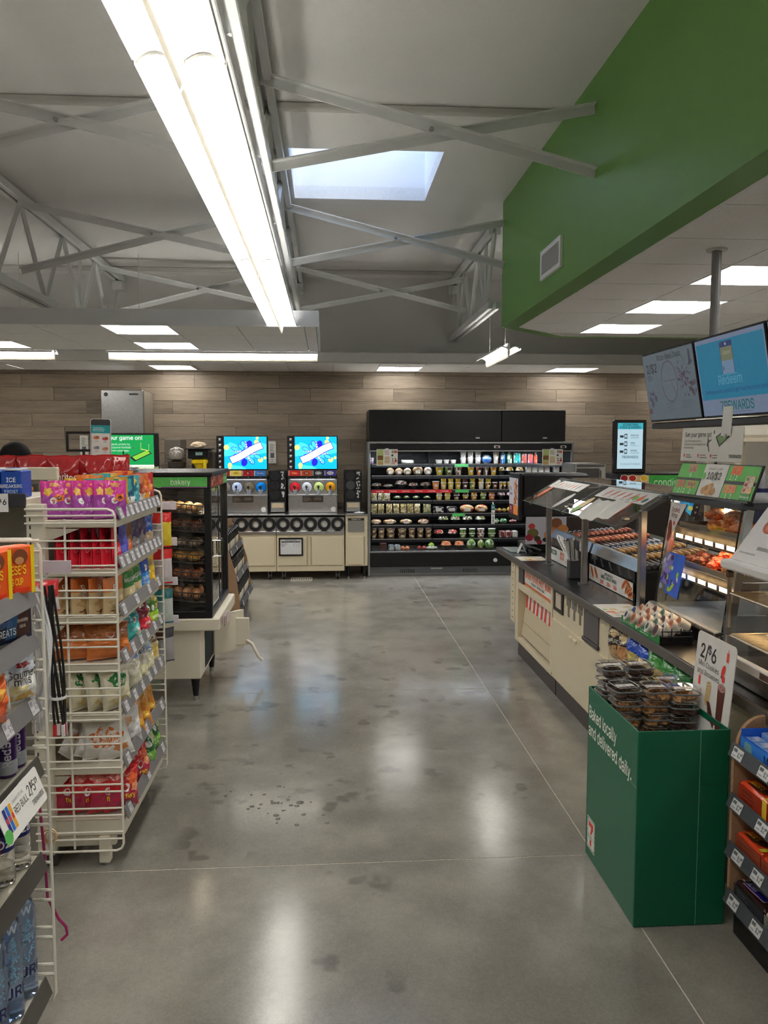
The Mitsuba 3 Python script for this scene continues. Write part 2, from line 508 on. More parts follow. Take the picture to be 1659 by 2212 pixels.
for (x, y), lab in zip(TR_B, ('square panel light in the back ceiling above the steel ice machine', 'square panel light in the back ceiling above the open cooler\'s left half', 'square panel light in the back ceiling right of the open cooler',
                              'square panel light in the back ceiling at the left edge', 'square panel light in the back ceiling behind the menu screens', 'square panel light in the back ceiling far left')):
    troffer(x, y, 0.62, 0.64, ZC, lab)


def strip_lamp(name, label, x0, x1, y0, y1, z, along, group=None, hang=0.0):
    """hanging fixture: two curved wings, a keel between them; the lenses under the wings glow"""
    t = thing(name, label, 'hanging light', group)
    L = (y1 - y0) if along == 'y' else (x1 - x0)
    W = (x1 - x0) if along == 'y' else (y1 - y0)
    h = W / 2
    n = 7
    a = np.linspace(0, 1, n)
    prof = [(0.10 * h + 0.90 * h * k, 0.045 * math.sin(k * PI * 0.62) + 0.012 - 0.05 * k * k) for k in a]     # right wing, from keel to tip

    def sweep(pr, s):
        v = [[s * u, e, w] for e in (0, L) for u, w in pr]
        m = len(pr)
        f = []
        for i in range(m - 1):
            q = [i, i + 1, i + 1 + m, i + m]
            q = q if s > 0 else q[::-1]
            f += [[q[0], q[1], q[2]], [q[0], q[2], q[3]]]
        return np.array(v, float), np.array(f)

    def place(m):
        if along == 'y':
            return MV(m, (x0 + x1) / 2, y0, z)
        v = m[0][:, [1, 0, 2]] * [1, -1, 1] + [x0, (y0 + y1) / 2, z]
        return v, m[1]

    up = [(u, w + 0.010) for u, w in prof]
    hous = J(sweep(up, 1), sweep(up, -1), (np.array([[-0.1 * h, 0, 0.03], [0.1 * h, 0, 0.03], [0.1 * h, L, 0.03], [-0.1 * h, L, 0.03], [-0.1 * h, 0, 0.08], [0.1 * h, 0, 0.08], [0.1 * h, L, 0.08], [-0.1 * h, L, 0.08]], float),
                                             np.array([[4, 5, 6], [4, 6, 7], [0, 1, 5], [0, 5, 4], [1, 2, 6], [1, 6, 5], [2, 3, 7], [2, 7, 6], [3, 0, 4], [3, 4, 7]])))
    part(t, 'housing', place(hous), 'matte', (235, 236, 236))
    keel = [(0.0, -0.075), (0.06 * h, -0.06), (0.10 * h, -0.03), (0.10 * h, 0.03), (0, 0.03), (-0.10 * h, 0.03), (-0.10 * h, -0.03), (-0.06 * h, -0.06)]
    kv, kf = EXT(keel, L)
    kv = np.stack([kv[:, 0], kv[:, 2], kv[:, 1]], 1); kf = kf[:, ::-1]
    part(t, 'keel', place((kv, kf)), 'matte', (228, 222, 205))
    for s in (1, -1):
        m = sweep(prof, s)
        part(t, 'lens', place((m[0], m[1][:, ::-1])), 'matte', (235, 235, 235), emit=L_STRIP, weight=1.6)
    ends = [TUBE([(s * u, e, w + 0.004) for u, w in prof], 0.006, 5) for s in (1, -1) for e in (0, L)]
    part(t, 'end_cap', place(J(*ends)), 'matte', (225, 225, 222))
    for q in (1, -1):
        tu, tw = prof[-1]
        part(t, 'side_lens', place(sweep([(tu + 0.004, tw), (tu + 0.004, tw + 0.02)], q)), 'matte', (235, 235, 235), emit=np.array(L_STRIP) * 0.8, weight=0.6)
    upl = [(u, w + 0.0135) for u, w in prof[2:5]]
    for q in (1, -1):
        part(t, 'uplight_lens', place(sweep(upl, q)), 'matte', (235, 235, 235), emit=np.array(L_STRIP) * L_UP, weight=0.5)
    if hang:
        rods = [CYL((0, e, 0.08), (0, e, hang), 0.004, 6) for e in (0.15 * L, 0.85 * L)]
        part(t, 'suspension_rod', place(J(*rods)), 'matte', (190, 190, 188))
    return t


rows = [7.9, 5.25, 2.55, -0.1, -2.75]
for i in range(4):
    lab = ('far section of the long glowing linear lamp over the aisle', 'middle section of the long glowing linear lamp over the aisle', 'near section of the long glowing linear lamp, at the top edge', 'section of the long linear lamp behind the viewer')[i]
    strip_lamp('linear_lamp', lab, -0.565, -0.30, rows[i + 1] + 0.012, rows[i] - 0.012, 2.925, 'y', 'sections of the long lamp over the aisle', 0.62)
for y0 in (-2.6, 0.1, 2.8):
    strip_lamp('linear_lamp', 'linear lamp in the row over the left shelves, out of view', -3.55, -3.28, y0, y0 + 2.6, 2.925, 'y', 'lamps over the left shelves', 1.2)
strip_lamp('strip_lamp', 'thin glowing strip lamp running along below the left dropped ceiling', -2.66, -0.12, 10.1, 10.34, 2.90, 'x', None, 1.2)
strip_lamp('strip_lamp', 'glowing strip lamp under the dropped ceiling at the left edge', -5.9, -3.30, 10.1, 10.34, 2.90, 'x', None, 1.2)
strip_lamp('strip_lamp', 'short glowing strip lamp hanging at the far end of the green wall', 1.86, 2.12, 8.9, 10.15, 2.83, 'y', None, 0.6)

# ------------------------------------------------------------------ roof steel
STEEL = (206, 207, 206)


def angle_bar(p, q, w=0.06, t=0.008):
    p, q = np.asarray(p, float), np.asarray(q, float)
    d = q - p; L = np.linalg.norm(d); d /= L
    up = np.array([0, 0, 1.0]) - d * d[2]; up /= np.linalg.norm(up); nn = np.cross(d, up)
    a = MAP(B(0, L, -t / 2, t / 2, -w / 2, w / 2), p, d, nn, up)
    b = MAP(B(0, L, -t / 2, w * 0.8, w / 2 - t, w / 2), p, d, nn, up)
    return J(a, b)


def truss(x, zb, zt, y0, y1, label, n, s=1):
    t = thing('roof_truss', label, 'truss')
    for dz, nm in ((zt, 'top_chord'), (zb, 'bottom_chord')):
        part(t, nm, J(RB(x - 0.065, x - 0.015, y0, y1, dz - 0.04, dz + 0.04, 0.006), RB(x + 0.015, x + 0.065, y0, y1, dz - 0.04, dz + 0.04, 0.006)), 'satin', STEEL)
    st = (y1 - y0) / n
    for i in range(n):
        a = y0 + i * st
        part(t, 'web_member', TUBE([(x, a, zt - 0.02), (x, a + st / 2, zb + 0.02)], 0.024, 4), 'satin', STEEL)
        part(t, 'web_member', TUBE([(x, a + st / 2, zb + 0.02), (x, a + st, zt - 0.02)], 0.024, 4), 'satin', STEEL)
        if i % 2 == 0:
            part(t, 'web_post', TUBE([(x, a + st / 2, zb), (x, a + st / 2, zt)], 0.018, 4), 'satin', STEEL)
    part(t, 'end_plate', J(RB(x - 0.07, x + 0.07, y1 - 0.16, y1, zt - 0.17, zt - 0.05, 0.005)), 'satin', STEEL)


truss(-0.40, 3.52, 4.08, -3.0, 11.68, 'white open-web roof truss right beside the long glowing lamp', 10)
truss(-2.86, 3.24, 4.08, -3.0, 11.68, 'grey open-web roof truss at the upper left corner', 12)
truss(1.80, 3.30, 4.08, 8.8, 11.68, 'short stretch of roof truss beyond the green wall', 3)
XB = [(5.25, 'nearest'), (7.95, 'middle'), (10.65, 'farthest')]
for y, w in XB:
    for nm, (x0, zl, zu, x1, zl1, zu1) in (('right', (-0.40, 3.52, 4.05, 1.72 if y < 8.3 else 1.8, 3.53, 3.94)), ('left', (-2.86, 3.42, 4.03, -0.42, 3.53, 4.05))):
        k = thing('cross_brace', f'{w} pair of crossed white steel braces {"right" if nm == "right" else "left"} of the long lamp', 'cross brace')
        part(k, 'brace_bar', angle_bar((x0, y, zu), (x1, y, zl1)), 'satin', STEEL)
        part(k, 'brace_bar', angle_bar((x0, y + 0.03, zl), (x1, y + 0.03, zu1)), 'satin', STEEL)
        xm = (x0 + x1) / 2
        part(k, 'bolt', MV(LATHE([(0, -0.02), (0.014, -0.02), (0.014, 0.02), (0, 0.02)], 8), xm, y - 0.01, 3.77, 0, PI / 2), 'metal', (150, 150, 150))
v = thing('air_vent', 'white square air vent grille on the green wall', 'vent')
part(v, 'frame', J(B(1.70, 1.72, 5.95, 6.51, 3.10, 3.135), B(1.70, 1.72, 5.95, 6.51, 3.29, 3.325), B(1.70, 1.72, 5.95, 5.985, 3.10, 3.325), B(1.70, 1.72, 6.475, 6.51, 3.10, 3.325)), 'satin', (235, 235, 235))
for i in range(12):
    z = 3.142 + i * 0.0125
    part(v, 'louver', MV(B(-0.008, 0.008, 5.98, 6.48, -0.0015, 0.0015), 1.712, 0, z, 0, 0, 0.6), 'satin', (205, 206, 208))
# ------------------------------------------------------------------ open cooler on the back wall
K = (17, 18, 20)
CX0, CX1, CYF = 0.565, 3.34, 10.95
SH = [0.497, 0.69, 0.85, 1.03, 1.18, 1.375, 1.535]
cool = thing('open_cooler', 'tall black open-front refrigerated food cooler with lit shelves against the plank wall', 'cooler')
part(cool, 'base', J(B(CX0, CX1, CYF + 0.02, 11.9, 0.0, 0.04)), 'metal', (150, 152, 155))
kick = part(cool, 'kick_panel', B(CX0, CX1, CYF, 11.9, 0.042, 0.133), 'satin', (92, 95, 97))
for a in (0.98, 1.85):
    for r in range(2):
        for i in range(8):
            part(kick, 'slot', B(a + i * 0.026, a + i * 0.026 + 0.012, CYF - 0.002, CYF, 0.052 + r * 0.024, 0.068 + r * 0.024), 'matte', (15, 15, 15))
part(kick, 'name_plate', B(1.40, 1.56, CYF - 0.003, CYF, 0.095, 0.115), 'metal', (190, 190, 190))
part(cool, 'front_panel', RB(CX0, CX1, CYF - 0.03, 11.0, 0.135, 0.335, 0.01), 'satin', K)
part(cool, 'badge', MV(LATHE([(0, 0), (0.028, 0), (0.028, 0.004), (0, 0.004)], 16), 2.29, CYF - 0.031, 0.215, 0, PI / 2), 'satin', (225, 225, 225))
part(cool, 'back_panel', B(CX0 + 0.03, CX1 - 0.03, 11.72, 11.9, 0.3, 1.86), 'satin', (22, 23, 26))
for x in (CX0 - 0.03, CX1 - 0.01):
    part(cool, 'end_panel', RB(x, x + 0.04, CYF, 11.9, 0.0, 1.83, 0.006), 'metal', (176, 179, 182))
part(cool, 'bottom_deck', B(CX0 + 0.03, CX1 - 0.03, 10.99, 11.75, 0.33, 0.345), 'satin', K)
part(cool, 'glass_lip', PLANE((CX0 + 0.02, CYF, 0.345), (CX1 - CX0 - 0.05, 0, 0), (0, 0, 0.085)), 'glass')
part(cool, 'bumper_rail', RB(CX0, CX1, CYF - 0.035, CYF + 0.0, 0.325, 0.352, 0.008), 'metal', (185, 188, 192))
part(cool, 'canopy', RB(CX0, CX1, CYF - 0.01, 11.9, 1.725, 1.815, 0.01), 'satin', K)
part(cool, 'canopy_trim', J(RB(CX0 - 0.03, CX1 + 0.03, CYF - 0.03, CYF + 0.03, 1.81, 1.838, 0.008)), 'metal', (190, 192, 194))
part(cool, 'canopy_trim', RB(CX0 - 0.03, CX1 + 0.03, CYF - 0.02, CYF + 0.03, 1.70, 1.726, 0.006), 'metal', (180, 182, 184))
for x in (2.30, 3.22):
    part(cool, 'thermometer', J(B(x - 0.04, x + 0.04, CYF - 0.015, CYF - 0.005, 1.75, 1.785)), 'satin', (225, 225, 225))
    part(cool, 'thermometer_display', B(x - 0.022, x + 0.022, CYF - 0.018, CYF - 0.014, 1.755, 1.778), 'gloss', (60, 10, 12))
hd = part(cool, 'header_panel', RB(CX0 + 0.0, 2.395, 11.10, 11.9, 1.84, 2.27, 0.006), 'satin', K)
part(cool, 'header_panel', RB(2.40, 3.29, 11.09, 11.9, 1.84, 2.265, 0.006), 'satin', (15, 16, 17))
part(cool, 'header_trim', B(CX0, 3.29, 11.085, 11.9, 2.265, 2.275), 'metal', (160, 160, 158))
for x in (2.06, 3.00):
    part(cool, 'header_badge', J(B(x - 0.03, x + 0.03, 11.08, 11.092, 1.88, 1.898)), 'metal', (190, 190, 190))
DIV = [CX0 + 0.03, 1.445, 2.36, CX1 - 0.03]
YSF = 11.14
for zi, z in enumerate(SH):
    for a, b in zip(DIV[:-1], DIV[1:]):
        s = part(cool, 'shelf', B(a + 0.004, b - 0.004, YSF, 11.73, z - 0.022, z), 'satin', (24, 25, 28))
        part(s, 'front_edge', J(B(a + 0.004, b - 0.004, YSF - 0.012, YSF, z - 0.048, z - 0.006)), 'satin', (30, 32, 36))
        part(s, 'edge_trim', J(B(a + 0.004, b - 0.004, YSF - 0.016, YSF - 0.011, z - 0.012, z - 0.002)), 'metal', (215, 218, 222))
        part(s, 'shelf_lamp', PLANE((a + 0.02, YSF + 0.02, z - 0.024), (0, 0.03, 0), (b - a - 0.04, 0, 0)), 'matte', (240, 240, 240), emit=np.array(L_CASE) * 0.6, weight=0.12)
for x in DIV[1:-1]:
    part(cool, 'upright', B(x - 0.008, x + 0.008, 11.5, 11.73, 0.35, 1.7), 'satin', (40, 42, 46))
for a, b in zip(DIV[:-1], DIV[1:]):
    part(cool, 'canopy_lamp', PLANE((a + 0.03, CYF + 0.05, 1.69), (0, 0.05, 0), (b - a - 0.06, 0, 0)), 'matte', (240, 240, 240), emit=np.array(L_CASE) * 4.5, weight=0.5)
ar = Art((CX0 + 0.03, YSF - 0.017, SH[4] - 0.05), (1, 0, 0), (0, 0, 1))
ar.rect(0, 0.004, 1.12, 0.048, (205, 40, 50))
for i in range(6):
    ar.text('2 FOR $4', 0.06 + i * 0.18, 0.016, 0.018, (250, 235, 235), True)
ar.build(cool, 'price_strip', 'satin')
for zi, a, b in ((4, 1.76, 1.95), (6, 1.75, 1.94), (2, 1.72, 1.90)):
    part(cool, 'price_strip', B(a, b, YSF - 0.02, YSF - 0.016, SH[zi] - 0.046, SH[zi] - 0.004), 'satin', (88, 190, 105))


def cup_mesh(h, r0, r1, n=14):
    return LATHE([(0, 0), (r0, 0), (r1, h), (0, h)], n)


def mottle(m, cols, seed, fr=40):
    """vertex colours picked by noise: pieces of food seen through a clear wall"""
    v, f = m
    c = np.stack([lin(k) for k in cols])
    i = np.clip((meshkit.fbm(v * fr + seed, 2, seed) * 1.9 - 0.45) * len(cols), 0, len(cols) - 1).astype(int)
    return v, f, c[i]


def sub(m, k=1):
    v, f = m[0], m[1]
    for _ in range(k):
        v, f = trimesh.remesh.subdivide(v, f)
    return v, f


PX = lambda cx: 780 + cx * 0.27727            # crop column -> photo column, then to x on the shelf front


def shelf_x(cx, y=11.2):
    return (PX(cx) - 708) / 1750 * y * 1.0 + 0.0 * cx + (y * 0.0)


GRP = 'packs of food in the open cooler'
ROWN = {6: 'top shelf', 5: 'second shelf down', 4: 'third shelf down', 3: 'fourth shelf down', 2: 'fifth shelf down', 1: 'sixth shelf down', 0: 'seventh shelf down', -1: 'bottom deck'}
_ord = {}
ORD = ['first', 'second', 'third', 'fourth', 'fifth', 'sixth', 'seventh', 'eighth', 'ninth', 'tenth', 'eleventh', 'twelfth']


def nth(row, what):
    k = _ord.get((row, what), 0); _ord[row, what] = k + 1
    return ORD[min(k, 11)]


def put(row, x0, x1, kind, cols, what, hh=None, y=11.16):
    z = (SH[row] if row >= 0 else 0.346) + 0.0012
    xa, xb = shelf_x(x0), shelf_x(x1)
    xc, w = (xa + xb) / 2, max(xb - xa, 0.05)
    sd = int(x0) + row * 991
    lab = f'{what}, {nth(row, what)} of them on the cooler\'s {ROWN[row]}'
    nm = {'cup': 'fruit_cup', 'cup2': 'fruit_cup', 'wedge': 'sandwich_pack', 'clam': 'salad_bowl', 'tray': 'food_tray', 'bread': 'bread_pack', 'deli': 'deli_cup', 'bottle': 'drink_bottle', 'bag': 'snack_bag', 'box': 'carton', 'fruit': 'fruit', 'tub': 'food_tub', 'sub': 'long_sandwich'}[kind]
    cat = {'cup': 'cup', 'cup2': 'cup', 'wedge': 'sandwich', 'clam': 'salad', 'tray': 'tray', 'bread': 'bread', 'deli': 'cup', 'bottle': 'bottle', 'bag': 'bag', 'box': 'carton', 'fruit': 'fruit', 'tub': 'tub', 'sub': 'sandwich'}[kind]
    n = 2 if kind in ('cup2', 'deli') else 1
    for lev in range(n):
        l2 = lab if n == 1 else f'{"upper" if lev else "lower"} {what}, {ORD[min(_ord[row, what] - 1, 11)]} stack on the cooler\'s {ROWN[row]}'
        k = thing(nm, l2, cat, GRP)
        if kind in ('cup', 'cup2', 'deli', 'tub'):
            h = hh or {'cup': 0.085, 'cup2': 0.082, 'deli': 0.062, 'tub': 0.05}[kind]
            r = w / 2 * 0.96; zz = z + lev * (h + 0.008)
            part(k, 'cup', mottle(MV(sub(cup_mesh(h, r * 0.78, r, 12), 1), xc, y + r, zz), cols, sd + lev), 'gloss', smooth=False)
            part(k, 'lid', MV(LATHE([(0, 0), (r * 1.05, 0), (r * 1.05, 0.006), (r * 0.9, 0.01), (0, 0.01)], 14), xc, y + r, zz + h - 0.001), 'gloss', (225, 228, 230) if kind != 'deli' else (60, 52, 44))
            if kind in ('cup', 'deli') or lev == 0:
                part(k, 'sticker', B(xc - r * 0.4, xc + r * 0.4, y - 0.0015 + r * 0.06, y + 0.004 + r * 0.06, zz + h * 0.35, zz + h * 0.65), 'satin', (236, 236, 230))
        elif kind == 'wedge':
            h = hh or 0.125; d = 0.12
            v = np.array([[-w / 2, 0, 0], [w / 2, 0, 0], [w / 2, d, 0], [-w / 2, d, 0], [-w / 2, 0.035, h], [w / 2, 0.035, h]], float)
            f = np.array([[0, 2, 1], [0, 3, 2], [0, 1, 5], [0, 5, 4], [1, 2, 5], [3, 0, 4], [2, 3, 4], [2, 4, 5]])
            part(k, 'sandwich', mottle(MV(sub((v, f), 3), xc, y, z), cols, sd), 'gloss')
            part(k, 'sticker', MV(B(-w * 0.36, w * 0.36, -0.002, 0.0, 0.015, 0.05), xc, y + 0.004, z, 0, -0.27), 'satin', (236, 236, 230))
        elif kind == 'clam':
            h = hh or 0.07; a = w / 2
            base = LATHE([(0, 0), (a * 0.66, 0), (a, h * 0.5), (a * 1.02, h * 0.52), (0, h * 0.52)], 12)
            part(k, 'base', MV(base, xc, y + a, z), 'gloss', (20, 21, 22))
            part(k, 'salad', mottle(MV(sub(LATHE([(0, h * 0.52), (a * 0.95, h * 0.53), (a * 0.72, h * 0.92), (0, h)], 12), 2), xc, y + a, z), cols, sd, 50), 'gloss')
            part(k, 'sticker', MV(B(-a * 0.42, a * 0.42, -0.002, 0.0, 0, 0.034), xc, y + 0.02, z + h * 0.55, 0, -0.75), 'satin', (240, 240, 236))
        elif kind in ('tray', 'box'):
            h = hh or (0.05 if kind == 'tray' else 0.12)
            part(k, 'pack', mottle(sub(RB(xa + 0.003, xb - 0.003, y, y + 0.13, z, z + h, 0.008), 2), cols, sd, 30), 'gloss')
            part(k, 'film' if kind == 'tray' else 'panel', B(xa + w * 0.2, xb - w * 0.2, y - 0.003, y + 0.001, z + h * 0.25, z + h * 0.8), 'gloss', cols[0])
        elif kind in ('bread', 'sub', 'bag'):
            h = hh or {'bread': 0.115, 'sub': 0.075, 'bag': 0.10}[kind]
            v, f = LUMP(w / 2, 0.055, h / 2, sd, 0.10, 1.4, 3)
            v[:, 2] = np.clip(v[:, 2], -h * 0.46, h)
            part(k, 'pack', mottle((v + [xc, y + 0.055, z + h * 0.46], f), cols, sd, 26), 'film', smooth=True)
            if kind != 'bag':
                part(k, 'sticker', B(xc - w * 0.22, xc + w * 0.22, y - 0.004, y + 0.003, z + h * 0.18, z + h * 0.5), 'satin', (238, 238, 234))
        elif kind == 'bottle':
            h = hh or 0.16; r = w / 2 * 0.92
            part(k, 'bottle', mottle(MV(sub(LATHE([(0, 0), (r, 0.003), (r, h * 0.68), (r * 0.45, h * 0.85), (r * 0.42, h * 0.9), (0, h * 0.9)], 12), 1), xc, y + r, z), cols, sd, 25), 'gloss')
            part(k, 'cap', MV(LATHE([(0, 0), (r * 0.5, 0), (r * 0.5, h * 0.1), (0, h * 0.1)], 10), xc, y + r, z + h * 0.89), 'satin', cols[-1])
        elif kind == 'fruit':
            part(k, 'skin', mottle(MV(LUMP(w / 2, w / 2, w / 2 * 0.93, sd, 0.03), xc, y + w / 2, z + w / 2 * 0.93), cols, sd, 12), 'gloss', smooth=True)
            part(k, 'stalk', MV(TUBE([(0, 0, 0), (0.004, 0, 0.012), (0.01, 0.002, 0.02)], 0.0022, 5), xc, y + w / 2, z + w * 0.9), 'matte', (80, 60, 40))


W_, YL, OR, DK, GR, BR, RD = (238, 236, 228), (226, 190, 62), (222, 132, 70), (74, 40, 42), (104, 140, 60), (184, 150, 108), (178, 44, 44)
put(6, 66, 98, 'tub', [W_, (140, 110, 160)], 'small white oval tub', 0.075)
put(6, 312, 410, 'tray', [W_, (225, 222, 214)], 'white foam tray of food')
for a, b in ((580, 638), (645, 690), (698, 745)):
    put(6, a, b, 'tub', [W_, (210, 212, 215)], 'low white tub', 0.045)
for a, b in ((775, 825), (832, 882), (892, 942)):
    put(6, a, b, 'cup2', [W_, (212, 212, 216)], 'white cup with lid', 0.075)
put(6, 946, 1026, 'bag', [(40, 110, 205), (190, 215, 240), (30, 90, 190)], 'blue and white bag', 0.13)
put(6, 1036, 1084, 'cup', [(200, 165, 90), W_, (120, 90, 60)], 'tall tan parfait cup', 0.15)
put(6, 1092, 1136, 'bottle', [(40, 100, 190), W_, (60, 130, 210)], 'blue and white yogurt drink', 0.17)
put(6, 1142, 1190, 'bottle', [(90, 150, 110), W_, (60, 120, 90)], 'green and white yogurt drink', 0.17)
put(6, 1196, 1254, 'box', [(40, 170, 165), W_, (30, 140, 150)], 'teal and white carton', 0.15)
for i, a in enumerate((1260, 1308)):
    put(6, a, a + 44, 'box', [(205, 80, 70), W_, (150, 60, 110), W_], 'red and white carton', 0.135)
put(6, 1356, 1392, 'bottle', [(215, 70, 50), W_], 'red and white bottle', 0.15)
for i, a in enumerate((196, 264, 330)):
    put(5, a, a + 62, 'bread', [BR, (214, 190, 150), W_], 'wrapped round sandwich', 0.105)
put(5, 402, 482, 'bread', [(90, 66, 48), BR, (214, 190, 150)], 'tall wrapped dark roll', 0.14)
put(5, 490, 555, 'bread', [W_, (220, 205, 180)], 'white wrapped sandwich', 0.12)
for a, c, w in ((582, [GR, YL], 'green grape cup'), (656, [DK, GR, DK], 'dark berry cup'), (732, [BR, DK, W_], 'brown parfait cup'), (836, [YL, (210, 170, 40)], 'yellow pineapple cup'),
                (902, [YL, DK, OR], 'mixed fruit cup'), (956, [DK, (110, 100, 90), W_], 'dark grape cup'), (1016, [OR, YL], 'orange melon cup')):
    put(5, a, a + (62 if a < 800 else 50), 'cup', c, w, 0.105)
for a in (1080, 1136, 1216):
    put(5, a, a + (52 if a < 1100 else 72), 'clam', [W_, GR, (200, 120, 60), W_], 'clear-lidded salad bowl', 0.11)
for i, a in enumerate((1296, 1345, 1394, 1443, 1520)):
    put(5, a, a + 46, 'box', [W_, (190, 205, 225), (200, 120, 160) if i == 3 else W_, W_], 'white printed pouch', 0.15)
for a, b, h in ((76, 164, .085), (166, 252, .07), (262, 366, .12), (368, 450, .09), (460, 550, .095)):
    put(4, a, b, 'clam', [(70, 80, 60), (190, 190, 180), (50, 54, 50), (150, 80, 60)], 'black salad bowl with clear lid', h)
put(4, 556, 614, 'cup', [OR, (230, 150, 90)], 'orange melon cup', 0.10)
for a, c in ((622, [YL, W_]), (678, [YL, (240, 220, 120)]), (736, [YL, (200, 160, 40)]), (792, [DK, (90, 50, 60)]), (850, [YL, GR]), (920, [YL, W_]), (976, [YL, DK, YL])):
    put(4, a, a + 48, 'cup2', c, 'grape cup' if c[0] == DK else 'yellow fruit cup', 0.085)
put(4, 1030, 1074, 'cup', [DK, (100, 60, 50)], 'dark fruit cup', 0.085)
for a in (1086, 1116, 1152, 1180):
    put(4, a, a + 26, 'cup', [YL, BR, DK], 'small parfait cup', 0.09)
for a in (76, 130, 178):
    put(3, a, a + 46, 'wedge', [(196, 176, 120), (120, 120, 70), W_, BR], 'wedge sandwich pack')
for a, b in ((246, 318), (326, 384), (400, 462), (486, 546)):
    put(3, a, b, 'clam', [(210, 205, 190), (110, 140, 70), (60, 60, 55)], 'flat black salad tray', 0.05)
for a, c in ((586, [YL, W_]), (652, [YL, (240, 220, 120)]), (724, [(220, 200, 130), DK]), (796, [YL, DK]), (862, [OR, YL]), (936, [(210, 195, 90), GR]), (1004, [OR, (230, 120, 80)])):
    put(3, a, a + 52, 'cup2', c, 'pineapple cup' if c[0] == YL else 'melon cup', 0.06)
for a in (1072, 1146):
    put(3, a, a + 68, 'clam', [(150, 60, 60), W_, (120, 90, 110)], 'round red and white pack', 0.115)
for a in (76, 130, 194, 250, 306, 360, 414):
    put(2, a, a + 46, 'wedge', [(200, 180, 130), (130, 120, 80), (226, 214, 180)], 'wedge sandwich pack')
put(2, 486, 545, 'wedge', [(170, 160, 130), (100, 110, 70)], 'leaning sandwich pack', 0.12)
for a, b in ((566, 646), (672, 752)):
    put(2, a, b, 'tray', [(235, 235, 235), (40, 40, 42), (30, 30, 32)], 'black and white meal tray', 0.085)
for a, b in ((776, 890), (896, 1000)):
    put(2, a, b, 'bread', [(190, 96, 60), (224, 190, 140), (214, 170, 110), (170, 60, 44)], 'large red wrapped bread roll', 0.115)
for a in (1042, 1076, 1112):
    put(2, a, a + 36, 'bag', [(120, 160, 50), (150, 100, 60), (226, 206, 120)], 'green and yellow snack pack', 0.06)
put(2, 1152, 1208, 'bag', [(214, 170, 60), (226, 190, 90)], 'yellow snack pack', 0.08)
for a, b in ((76, 158), (172, 274), (302, 400), (446, 536)):
    put(1, a, b, 'sub', [(196, 152, 96), (226, 206, 170), (120, 60, 44)], 'wrapped long sandwich')
for a, b in ((602, 692), (700, 786), (796, 882), (900, 986)):
    put(1, a, b, 'clam', [(70, 90, 50), W_, (120, 140, 80), (110, 50, 50)], 'round salad bowl with white label', 0.115)
for a in (1036, 1098):
    put(1, a, a + 58, 'bag', [(50, 120, 70), (210, 220, 200)], 'green and white snack pack', 0.075)
put(1, 1170, 1235, 'bag', [(110, 40, 50), (190, 160, 150)], 'dark red snack pack', 0.06)
for a, b in ((76, 120), (130, 182), (196, 264), (286, 356), (370, 424), (438, 490), (502, 554)):
    put(0, a, b, 'deli', [(196, 168, 124), (176, 146, 104), (120, 90, 60)], 'kraft deli cup')
for a, b in ((566, 654), (682, 764)):
    put(0, a, b, 'clam', [W_, (190, 60, 40), (60, 60, 60)], 'dark bowl with white label', 0.115)
for a, b, c in ((776, 830, [(190, 190, 140), GR]), (850, 902, [GR, (60, 90, 40)]), (916, 976, [(150, 90, 70), W_]), (1002, 1066, [GR, (120, 150, 80)])):
    put(0, a, b, 'cup2', c, 'green salad cup' if c[0] == GR else 'mixed salad cup', 0.055)
for a in (1092, 1142):
    put(0, a, a + 46, 'tray', [(130, 60, 60), (190, 150, 150), W_], 'clear snack box', 0.09)
put(0, 1195, 1240, 'box', [W_, (220, 220, 224)], 'white carton', 0.09)
YB = 11.02
put(-1, 136, 192, 'box', [(70, 30, 30), (40, 20, 20)], 'dark red box', 0.10, YB)
for a in (206, 254):
    put(-1, a, a + 46, 'tray', [(190, 200, 205), (120, 130, 135)], 'clear box', 0.07, YB)
for a in (300, 336):
    put(-1, a, a + 34, 'fruit', [(220, 120, 80), (230, 150, 100)], 'peach-coloured fruit', None, YB)
for a in (430, 466):
    put(-1, a, a + 34, 'fruit', [(130, 30, 40), (160, 60, 50)], 'dark red apple', None, YB)
put(-1, 530, 578, 'fruit', [(130, 170, 60), (160, 190, 80)], 'bright green apple', None, 11.2)
put(-1, 500, 592, 'bag', [(110, 130, 90), (190, 200, 190), (70, 90, 60)], 'clear bag of greens', 0.055, YB)
for a, b in ((616, 704), (722, 806)):
    put(-1, a, b, 'clam', [OR, (200, 110, 60), (220, 170, 130)], 'carrot tray with dark base', 0.115, YB)
put(-1, 820, 892, 'bag', [GR, (70, 110, 50), (200, 210, 190)], 'tall bag of green salad', 0.15, YB)
put(-1, 906, 958, 'bag', [(170, 70, 50), GR, (200, 190, 170)], 'bag of red and green fruit', 0.14, YB)
put(-1, 962, 1038, 'bag', [GR, (60, 100, 40), (190, 205, 180)], 'wide bag of green salad', 0.15, YB)
